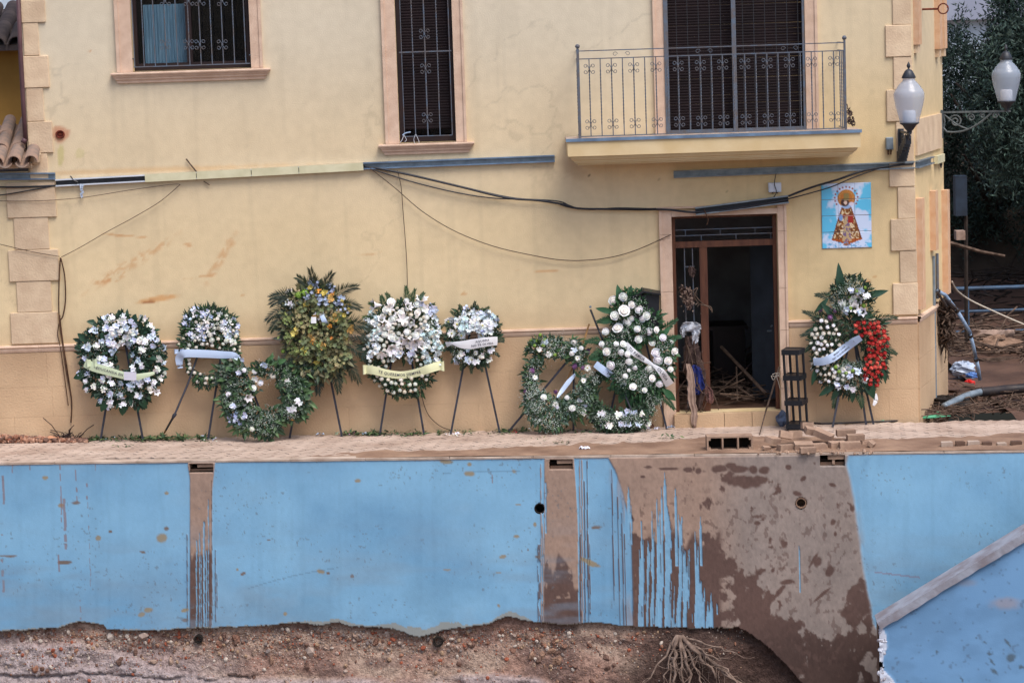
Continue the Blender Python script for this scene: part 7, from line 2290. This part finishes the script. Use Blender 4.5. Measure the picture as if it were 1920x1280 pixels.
for (lab, x_, y_, h, rx, ry_, rz, sc) in BR:
    p = onG(x_, y_); o = inst(bme, "brick", None, p + Vector((0, 0, h + .012 + abs(math.sin(rx)) * .05)), (rx, ry_ * .5, rz), sc)
    tag(o, lab, "brick", "loose bricks piled on the kerb")
mb = MB(); r_ = random.Random(31)
for k in range(130):
    p = onG(r_.uniform(1420, 1640), r_.uniform(836, 852)) + Vector((0, 0, .01)); r = r_.uniform(.008, .028); e = Euler((r_.uniform(0, 6), r_.uniform(0, 6), r_.uniform(0, 6))).to_matrix()
    mb.add([p + e @ Vector((q[0] * r, q[1] * r, q[2] * r * .7)) for q in ico], icf, None)
mb.build("brick_rubble", M['brick'], None, kind="stuff", label="brick crumbs and grit around the piled bricks", cat="rubble")
x_ = 1668; k = 0
for (x_, w_, z_) in ((1490 + 10, 0, 0),): pass
xs_ = [1775, 1800, 1825, 1850, 1878, 1905]
for i, x_ in enumerate(xs_):
    p = onG(x_, 839 - (x_ - 1700) * .012); mb = MB(); r_ = random.Random(i); w_ = r_.uniform(.05, .07); h_ = r_.uniform(.03, .06)
    vs = [(p.x + a_ * w_, p.y + b_ * .045, p.z + .012 + c_ * h_) for c_ in (0, 1) for a_, b_ in ((-1, -1), (1, -1), (.85, 1), (-.9, 1))]
    mb.add(vs, [(0, 3, 2, 1), (4, 5, 6, 7), (0, 1, 5, 4), (1, 2, 6, 5), (2, 3, 7, 6), (3, 0, 4, 7)])
    o = mb.build("kerb_fragment", (M['kerb'], M['wetmud'])[i % 2], None, label=("first broken stub from the left", "second broken stub, brown", "third broken stub, pale", "fourth broken stub, brown", "fifth broken stub, pale", "last broken stub at the right")[i] + " in the row along the kerb's right end", cat="stone", group="broken stubs along the kerb")

# ================================================================== LITTER UNDER THE WREATHS
mb = MB(); r_ = random.Random(41)
greens = [srgb(56, 84, 52), srgb(42, 66, 42), srgb(96, 110, 70), srgb(74, 90, 60)]
whites = [srgb(226, 228, 226), srgb(214, 220, 200), srgb(206, 214, 236)]
def scatter(n, x0, x1, y0, y1, cols, L):
    cen = [(r_.uniform(x0, x1), r_.uniform(4, 16)) for q_ in range(max(2, n // 14))]
    for k in range(int(n * 1.25)):
        cx0, cw = r_.choice(cen)
        p = onG(min(max(r_.gauss(cx0, cw), x0), x1), r_.triangular(y0, y1, (y0 + y1) / 2)) + Vector((0, 0, r_.uniform(.002, .035)))
        if p.y > -.04: p.y = -.04 - abs(r_.gauss(0, .12))
        leaf_q(mb, p, Vector((r_.gauss(0, 1), r_.gauss(0, .7), r_.gauss(0, .25))), Vector((r_.gauss(0, .4), r_.gauss(0, .4), 1)), L * r_.uniform(.6, 1.4), L * .22, jit(r_.choice(cols), r_, .25), bend=r_.uniform(-.3, .3))
scatter(200, 170, 300, 820, 829, greens, .06); scatter(170, 290, 400, 820, 828, greens, .07); scatter(100, 640, 720, 812, 819, greens, .06); scatter(110, 700, 800, 812, 818, greens, .06); scatter(70, 820, 940, 808, 818, greens, .05); scatter(130, 940, 1120, 805, 814, greens, .06); scatter(80, 1110, 1250, 803, 811, greens, .05)
scatter(24, 190, 420, 822, 829, whites, .035); scatter(14, 630, 940, 812, 820, whites, .03); scatter(14, 940, 1250, 804, 812, whites, .03); scatter(16, 1040, 1065, 830, 834, greens, .04); scatter(10, 1240, 1275, 819, 823, greens, .06); scatter(9, 215, 250, 836, 839, greens, .05)
scatter(12, 930, 970, 808, 815, [srgb(140, 30, 36)], .035); scatter(14, 1050, 1100, 806, 812, [srgb(140, 36, 40)], .03); scatter(8, 1208, 1235, 800, 810, [srgb(110, 30, 40)], .04); scatter(26, 170, 1250, 815, 838, greens, .03); scatter(4, 625, 632, 814, 818, [srgb(110, 220, 190)], .03); scatter(4, 655, 665, 814, 818, [srgb(220, 110, 190)], .03)
mb.build("fallen_leaves", M['litter'], None, kind="stuff", label="fallen leaves and petals strewn along the foot of the wall", cat="fallen leaves")
for lab, x_, y_, w_, m_ in (("crumpled bluish paper scrap beside the blue wreath's easel foot", 378, 822, .10, M['plasticbag']), ("small white crumpled scrap left of the middle easel feet", 858, 816, .07, M['card']), ("white scrap of plastic lying on the mud near the kerb", 1096, 843, .13, M['card']), ("pale blue scrap right of the rose wreath's easel foot", 1258, 804, .10, M['plasticbag']),
                          ("white scrap right of the yellow wreath's easel", 600, 817, .11, M['plasticbag']), ("small lavender scrap below the lily wreath", 683, 816, .07, M['plasticbag']), ("small red object by the foot of the black rack", 1520, 801, .06, M['red']), ("white crumpled scrap under the big rose wreath's right leg", 1232, 806, .08, M['card'])):
    p = onG(x_, y_); mb = MB(); r_ = random.Random(int(x_)); n = 7
    vs = [p + Vector(((i / n - .5) * w_, (j / 3 - .5) * w_ * .5, .012 + r_.uniform(0, .035) * (1 if 0 < i < n else .3))) for j in range(4) for i in range(n + 1)]
    mb.add(vs, [(j * (n + 1) + i, j * (n + 1) + i + 1, (j + 1) * (n + 1) + i + 1, (j + 1) * (n + 1) + i) for j in range(3) for i in range(n)]); mb.build("scrap", m_, None, label=lab, cat="litter")
# rubble at the left foot of the wall
mb = MB(); r_ = random.Random(51)
for k in range(420):
    x_ = r_.uniform(-40, 165); p = ongr(x_, 826 - x_ * .01 + r_.uniform(-2, 5), -.03 - r_.uniform(0, .15)) + Vector((0, 0, r_.uniform(0, .09) * max(0, 1 - x_ / 190))); r = r_.uniform(.012, .04)
    e = Euler((r_.uniform(0, 6), r_.uniform(0, 6), r_.uniform(0, 6))).to_matrix(); cc = r_.choice([srgb(170, 128, 106), srgb(150, 106, 86), srgb(120, 92, 80), srgb(186, 146, 124)])
    mb.add([p + e @ Vector((q[0] * r, q[1] * r, q[2] * r * .7)) for q in ico], icf, cc)
mb.build("rubble", M['pebble'], None, kind="stuff", label="line of earth and brick rubble along the wall at the left edge", cat="rubble")
for lab, x_, y_, r, col in (("pale orange clod in the rubble beside the dark twigs", 95, 823, .06, srgb(196, 142, 110)), ("long clod in the rubble near the left edge", 70, 826, .05, srgb(160, 120, 96)), ("red brown clod at the far left foot of the wall", 22, 822, .06, srgb(156, 96, 76))):
    p = ongr(x_, y_, -.12) + Vector((0, 0, .03)); mb = MB(); mb.add([p + Vector((q[0] * r * 1.5, q[1] * r, q[2] * r * .8)) for q in ico], icf, col); mb.build("clod", M['pebble'], None, label=lab, cat="clod")
mb = MB(); r_ = random.Random(52)
for k in range(46):
    p = ongr(r_.uniform(106, 146), 825, -.1) + Vector((0, 0, .02)); d = Vector((r_.gauss(0, .08), r_.gauss(0, .04), abs(r_.gauss(0, .05))))
    mb.tube([p, p + d, p + d * 1.6 + Vector((r_.gauss(0, .05), 0, -.02))], .005, 4)
mb.build("twig_heap", M['darkwood'], None, kind="stuff", label="small heap of dark twigs at the wall left of the first easel", cat="twigs")
mb = MB(); mb.tube(px_path([(1540, 799), (1600, 800), (1660, 796), (1710, 790), (1750, 783)], -.06) if False else [onG(x_, y_) + Vector((0, 0, .015)) for x_, y_ in ((1500, 793), (1540, 796), (1580, 795), (1620, 793), (1660, 792), (1700, 789), (1740, 778), (1760, 772))], .012, 6)
mb.build("hose", M['hose'], None, label="thin dark hose lying along the foot of the wall below the red and white wreath", cat="hose")
mb = MB(); r_ = random.Random(53)
for (x_, y_, w_) in ((1650, 791, .05), (1700, 788, .16), (1725, 785, .2), (1755, 783, .18), (1745, 779, .12)):
    p = onG(x_, y_); mb.obox(p + Vector((0, 0, .02)), (w_, 0, r_.uniform(-.01, .02)), (0, .015, .01), (0, 0, .005))
mb.build("plastic_tape", M['green'], None, label="torn strip of green plastic tape at the house corner", cat="litter")
mb = MB(); r_ = random.Random(54)
for k in range(200):
    t = r_.random(); p = onG(1690 + t * 110, 782 - r_.uniform(-3, 14) * t) + Vector((0, 0, r_.uniform(0, .08))); d = Vector((r_.gauss(0, .12), r_.gauss(0, .08), r_.gauss(0, .03)))
    mb.tube([p, p + d, p + d * 1.5 + Vector((0, 0, -.03))], r_.uniform(.004, .008), 4)
mb.build("twig_heap", M['twig'], None, kind="stuff", label="tangle of dead twigs washed against the house corner", cat="twigs")
# grey blue bag beside the step
mb = MB(); p = onG(1468, 800); r_ = random.Random(55)
vs = []
for j in range(9):
    for i in range(12):
        q = 2 * math.pi * i / 12; t = j / 8; rr = .085 * math.sin(math.pi * (.12 + .84 * t)) * r_.uniform(.75, 1.2); vs.append(p + Vector((rr * math.cos(q) * .9, .05 + rr * math.sin(q) * .8, .20 * t + r_.uniform(-.01, .01))))
mb.add(vs, [(j * 12 + i, j * 12 + (i + 1) % 12, (j + 1) * 12 + (i + 1) % 12, (j + 1) * 12 + i) for j in range(8) for i in range(12)]); mb.build("bag", mat("grey_blue_plastic", srgb(104, 116, 140), srgb(62, 66, 82), scale=14, rough=.4), None, label="crumpled grey-blue plastic bag between the step and the black rack", cat="bag")

# ================================================================== SIDE STREET ON THE RIGHT
def at(px_, py_, y_): return onY(px_, py_, y_)
rl = root("railing", at(1805, 640, 8.0), "blue painted metal railing across the side street", "railing")
for (q0, q1, rr_) in ((541, 536, .03), (584, 579, .022), (622, 618, .022)):
    mb = MB(); mb.tube([at(1792, q0 + .5, 8.0), at(1990, q1 - 1, 8.0)], rr_, 8); mb.build("rail", M['blueiron'], rl)
for x_ in (1813, 1960):
    mb = MB(); mb.tube([at(x_, 541, 8.0), at(x_ + 2, 650, 8.0)], .032, 8); mb.build("post", M['blueiron'], rl)
bp = root("broken_pipe", at(1835, 710, 2.2), "pale blue broken pipe arching down from the side wall into the mud", "pipe")
segs = [[(1757, 545, 1.2), (1772, 553, 1.3), (1792, 580, 1.4)], [(1793, 580, 1.4), (1806, 602, 1.5), (1819, 624, 1.6)], [(1819, 627, 1.6), (1825, 650, 1.7), (1829, 668, 1.8)], [(1830, 672, 1.8), (1834, 690, 1.9), (1837, 711, 2.0)]]
for i, sg in enumerate(segs):
    mb = MB(); mb.tube([at(*p) for p in sg], .026, 8); mb.build("pipe_segment", M['bluepipe'], bp, smooth=True)
    mb = MB(); mb.tube([at(*sg[0]), at(*sg[0]).lerp(at(*sg[1]), .18)], .034, 8); mb.build("joint", M['hose'], bp)
mb = MB(); mb.tube([at(1770, 560, 1.2), at(1790, 578, 1.3)], .03, 6); mb.tube([at(1758, 548, 1.1), at(1775, 575, 1.2)], .018, 6); mb.build("pipe_sleeve", M['hose'], bp)
cable("hose", [(1770, 762, .6), (1790, 752, .8), (1815, 741, 1.1), (1840, 734, 1.3)], .045, M['galv'], "grey stub of hose slanting up from the corner debris", "hose", n=10)
cable("hose", [(1838, 735, 1.3), (1870, 732, 1.4), (1900, 729, 1.5), (1960, 726, 1.5)], .062, M['hose'], "thick black hose lying across the mud of the side street", "hose", n=10)
mb = MB(); P_ = onS(1750, 480, .012); P2 = onS(1754, 770, .012); mb.tube([P_, P_.lerp(P2, .3), P2], .022, 8); mb.build("downpipe", M['galv'], None, label="grey downpipe on the side wall between the stone mouldings", cat="pipe")
mb = MB(); mb.tube([onS(1757, 475, .03), onS(1758, 560, .03)], .02, 8); mb.build("downpipe", M['iron'], None, label="short blue-grey pipe end high on the side wall", cat="pipe")
cable("rope", [(1785, 528, 2.0), (1795, 545, 2.5), (1818, 562, 3), (1860, 582, 3), (1920, 608, 3), (1990, 632, 3)], .012, M['rope'], "pale rope stretched down across the blue railing", "rope", n=5)
# heap of roots and rags hanging at the second corner
mb = MB(); r_ = random.Random(61)
for k in range(170):
    x_ = r_.uniform(1757, 1784); y0_ = r_.uniform(560, 625); y1_ = y0_ + r_.uniform(15, 42) * (1 + (r_.random() < .1))
    mb.tube([at(x_, y0_, 1.4 + r_.uniform(-.15, .2)), at(x_ + r_.uniform(-9, 9), y0_ * .7 + y1_ * .3, 1.4 + r_.uniform(-.2, .2)), at(x_ + r_.uniform(-9, 12), (y0_ + y1_) / 2, 1.4 + r_.uniform(-.15, .2)), at(x_ + r_.uniform(-12, 14), y1_ - r_.uniform(0, 14), 1.5)], r_.uniform(.004, .014), 4)
mb.build("root_tangle", M['twig'], None, kind="stuff", label="hanging mass of roots and mud caught on the side wall's end", cat="roots")
# cloth, planks, reeds
def strew(name, n, box, m, label, Lr=(.2, .9), rr_=(.006, .02), seed=1, up=.06, kind="stuff"):
    r_ = random.Random(seed); mb = MB()
    for k in range(n):
        p = onG(r_.uniform(box[0], box[1]), r_.uniform(box[2], box[3])) + Vector((0, 0, r_.uniform(0, up))); d = Vector((r_.gauss(0, 1), r_.gauss(0, .5), r_.gauss(0, .12))).normalized() * r_.uniform(*Lr)
        w_ = Vector((-d.y, d.x, 0)); mb.tube([p, p + d * .3 + w_ * r_.gauss(0, .12) + Vector((0, 0, r_.uniform(-.02, .05))), p + d * .65 + w_ * r_.gauss(0, .15) + Vector((0, 0, r_.uniform(-.02, .05))), p + d], r_.uniform(*rr_), 4)
    return mb.build(name, m, None, kind=kind, label=label, cat="debris")
strew("reed_debris", 260, (1775, 2000, 625, 690), M['twig'], "reeds and branches left in a band across the side street", seed=71, up=.25)
strew("reed_debris", 200, (1770, 2000, 735, 775), M['twig'], "twigs and reeds strewn round the black hose", (.1, .4), (.004, .012), seed=72)
strew("reed_debris", 150, (1785, 1960, 575, 615), M['bark'], "dark branches tangled behind the blue railing", (.3, 1.2), (.008, .02), seed=73, up=.8)
mb = MB(); P_ = onG(1808, 685); mb.tube([P_ + Vector((0, 0, .05)), P_ + Vector((.6, .2, .05)), P_ + Vector((1.2, .1, .02)), P_ + Vector((1.5, 0, .0))], [.03, .035, .03, .02], 6); mb.build("branch", M['twig'], None, smooth=True, label="long pale branch lying on the mud right of the blue pipe", cat="branch")
def lump(name, c, sx, sy, sz, m, label, cat, seed=1, nn=14):
    r_ = random.Random(seed); mb = MB(); vs = []
    for j in range(nn + 1):
        for i in range(nn):
            t = math.pi * j / nn; q = 2 * math.pi * i / nn; k_ = 1 + r_.uniform(-.22, .22); vs.append(c + Vector((sx * math.sin(t) * math.cos(q) * k_, sy * math.sin(t) * math.sin(q) * k_, sz * (math.cos(t) * k_ * .9 + .6))))
    mb.add(vs, [(j * nn + i, (j + 1) * nn + i, (j + 1) * nn + (i + 1) % nn, j * nn + (i + 1) % nn) for j in range(nn) for i in range(nn)]); return mb.build(name, m, None, label=label, cat=cat)
lump("plastic_bag", onG(1806, 702), .17, .12, .12, M['plasticbag'], "white plastic bag snagged in the mud by the blue pipe", "plastic bag", 3)
lump("plastic_bag", onG(1824, 708), .10, .08, .05, mat("blue_plastic", srgb(90, 130, 190), srgb(60, 90, 150), scale=12, rough=.4), "small blue plastic bag just below the white one", "plastic bag", 4)
lump("red_scrap", onG(1818, 722), .07, .06, .05, M['red'], "bright red scrap on the debris near the black hose", "litter", 5)
lump("blue_scrap", onG(1811, 738), .10, .08, .05, mat("pale_blue_plastic", srgb(130, 156, 180), srgb(100, 120, 140), scale=12, rough=.4), "pale blue scrap beside the grey hose stub", "litter", 6)
lump("mud_heap", onG(1775, 765), .28, .3, .10, M['cavity'], "dark wet heap of mud at the house corner", "mud heap", 8)
lump("mud_heap", onG(1790, 735), .35, .4, .08, M['wetmud'], "low mud heap left of the white plastic bag", "mud heap", 9)
lump("stone", onG(1870, 668), .38, .25, .20, M['mud'], "pale boulder in the debris band of the side street", "stone", 10)
o = rag("pale muddy sheet draped along the debris behind the branch", [(1822, 1902, 618), (1815, 1904, 624), (1812, 1900, 632), (1816, 1895, 638)], M['ragtan'], 6.6, .10, 9, 26, 8, "sheet")
# green box post under the tree
mb = MB(); mb.box(at(1792, 400, 6).x, at(1814, 400, 6).x, 6, 6.2, at(1800, 405, 6).z, at(1800, 330, 6).z); mb.build("cabinet", mat("dark_navy_paint", srgb(44, 56, 72), srgb(34, 42, 54), scale=6, rough=.6), None, label="dark blue-grey cabinet standing in the tree's shade", cat="cabinet")
mb = MB(); mb.tube([at(1811, 405, 6.1), at(1812, 640, 6.1)], .03, 6); mb.build("post", M['bark'], None, label="thin post below the dark cabinet", cat="post")
mb = MB(); mb.box(at(1791, 450, 6).x, at(1808, 450, 6).x, 5.9, 6.1, at(1800, 449, 6).z, at(1800, 432, 6).z); mb.build("box", M['ragtan'], None, label="small muddy box caught beside the thin post", cat="box")
mb = MB(); mb.tube([at(1780, 455, 5), at(1840, 472, 5), at(1884, 480, 5)], [.03, .025, .02], 5); mb.build("branch", M['twig'], None, label="pale broken branch jutting out in the dark under the tree", cat="branch")

# trees
def tree(label, cx, cy_, trunk_h, crown, n, seed, cols, L=(.06, .12), w=.012, limbs=6, group="trees beyond the side street"):
    r_ = random.Random(seed)
    t = root("tree", (cx, cy_, -.1), label, "tree", group)
    mb = MB(); mb.tube([(cx, cy_, -.2), (cx + .1, cy_, trunk_h * .5), (cx - .05, cy_ + .1, trunk_h), (cx, cy_, trunk_h * 1.6)], [.22, .17, .13, .06], 8)
    for k in range(limbs):
        q = r_.uniform(0, 6.28); z = r_.uniform(trunk_h * .7, trunk_h * 1.3); e = Vector((cx + math.cos(q) * r_.uniform(1, 1.9), cy_ + math.sin(q) * 1.5, z + r_.uniform(.6, 2)))
        mb.tube([(cx, cy_, z), Vector((cx, cy_, z)).lerp(e, .5) + Vector((0, 0, .1)), e], [.08, .05, .02], 5)
    mb.build("trunk", M['bark'], t, smooth=True)
    mb = MB(); clumps = []
    for k in range(int(n / 46)):
        e = r_.choice(crown)
        v = Vector((r_.gauss(0, 1), r_.gauss(0, 1), r_.gauss(0, 1))).normalized() * r_.uniform(.3, 1.0) ** .5
        clumps.append((Vector((cx + e[0] + v.x * e[3], cy_ + e[1] + v.y * e[4], e[2] + v.z * e[5])), r_.uniform(.16, .38), r_.choice(cols)))
    for (c, R, col) in clumps:
        stem = Vector((r_.gauss(0, .5), r_.gauss(0, .4), 1)).normalized()
        for k in range(70):
            t_ = r_.uniform(-1, 1.3); p = c + stem * R * t_ + Vector((r_.gauss(0, R * .30), r_.gauss(0, R * .3), r_.gauss(0, R * .2)))
            LL = r_.uniform(*L); d = stem * .8 + Vector((r_.gauss(0, .7), r_.gauss(0, .7), r_.gauss(0, .5)))
            sd = d.cross(Vector((r_.gauss(0, 1), r_.gauss(0, 1), .3))).normalized() * w; dd = d.normalized() * LL
            mb.add([p, p + dd * .45 + sd, p + dd, p + dd * .45 - sd], [(0, 1, 2, 3)], jit(col, r_, .3))
    mb.build("crown", M['treeleaf'], t)


TG = [srgb(70, 90, 80), srgb(52, 72, 64), srgb(88, 108, 98), srgb(38, 54, 48)]
tree("tall dark oleander-like tree behind the right-hand lamp", 8.6, 9.0, 2.2, [(.1, 0, 3.6, 1.15, 1.4, 1.6), (-.4, 0, 4.6, .7, 1.0, 1.2), (.5, .3, 5.2, .95, 1.2, 1.5), (.2, .3, 6.4, .8, 1, 1.3), (-.9, -.3, 3.4, .55, .8, 1.2), (.9, 0, 3.0, 1.2, 1.2, 1.4)], 60000, 1, TG)
tree("dense dark tree filling the gloom at the right edge", 10.6, 10.5, 2.0, [(0, 0, 3.0, 1.8, 1.4, 2.2), (-1.3, 0, 2.6, 1.3, 1.2, 1.4), (0, 0, 5.2, 1.6, 1.3, 2.0)], 26000, 2, TG[:2] + TG[3:])
tree("leafy dark shrub overhanging the far end of the side wall", 8.3, 12.5, 1.6, [(0, 0, 2.6, 1.7, 1.0, 1.6), (.6, 0, 1.6, 2.0, .9, 1.3), (-1.0, 0, 3.6, 1.0, .9, 1.2)], 26000, 3, [TG[3], TG[1]])
# dark earth bank under the trees
gx = np.linspace(5.5, 16, 90); gyy = np.linspace(0, 1, 30)
XX, TT = np.meshgrid(gx, gyy); YY = 11.8 + 3.2 * TT; ZZ = .2 + 3.1 * TT ** .8 + .5 * (N1.f(XX * .9, TT * 5, 4) - .5)
V = np.stack([XX.ravel(), (YY + .5 * (N2.f(XX, TT * 4, 4) - .5)).ravel(), ZZ.ravel()], 1); I, J = np.meshgrid(np.arange(89), np.arange(29)); q = (J * 90 + I).ravel()
np_mesh("earth_bank", V, np.stack([q, q + 1, q + 91, q + 90], 1), None, mat("dark_earth", srgb(64, 54, 46), srgb(42, 36, 32), scale=2, rough=.95, bump=.6, bscale=8, bdist=.05), None, smooth=True, kind="structure")
# pale far building behind the tree
fb = root("far_building", (18, 46, 0), "pale grey far building with a plain roof, seen between the house and the tree", "building")
y_ = 44
mb = MB(); mb.box(at(1700, 60, y_).x, at(2300, 60, y_).x, y_, y_ + 8, -2, at(1800, 38, y_).z); mb.build("wall", M['farwall'], fb)
mb = MB(); mb.box(at(1690, 60, y_).x, at(2310, 60, y_).x, y_ - .4, y_ + 8, at(1800, 38, y_).z + .003, at(1800, -120, y_).z); mb.build("roof", M['farroof'], fb)
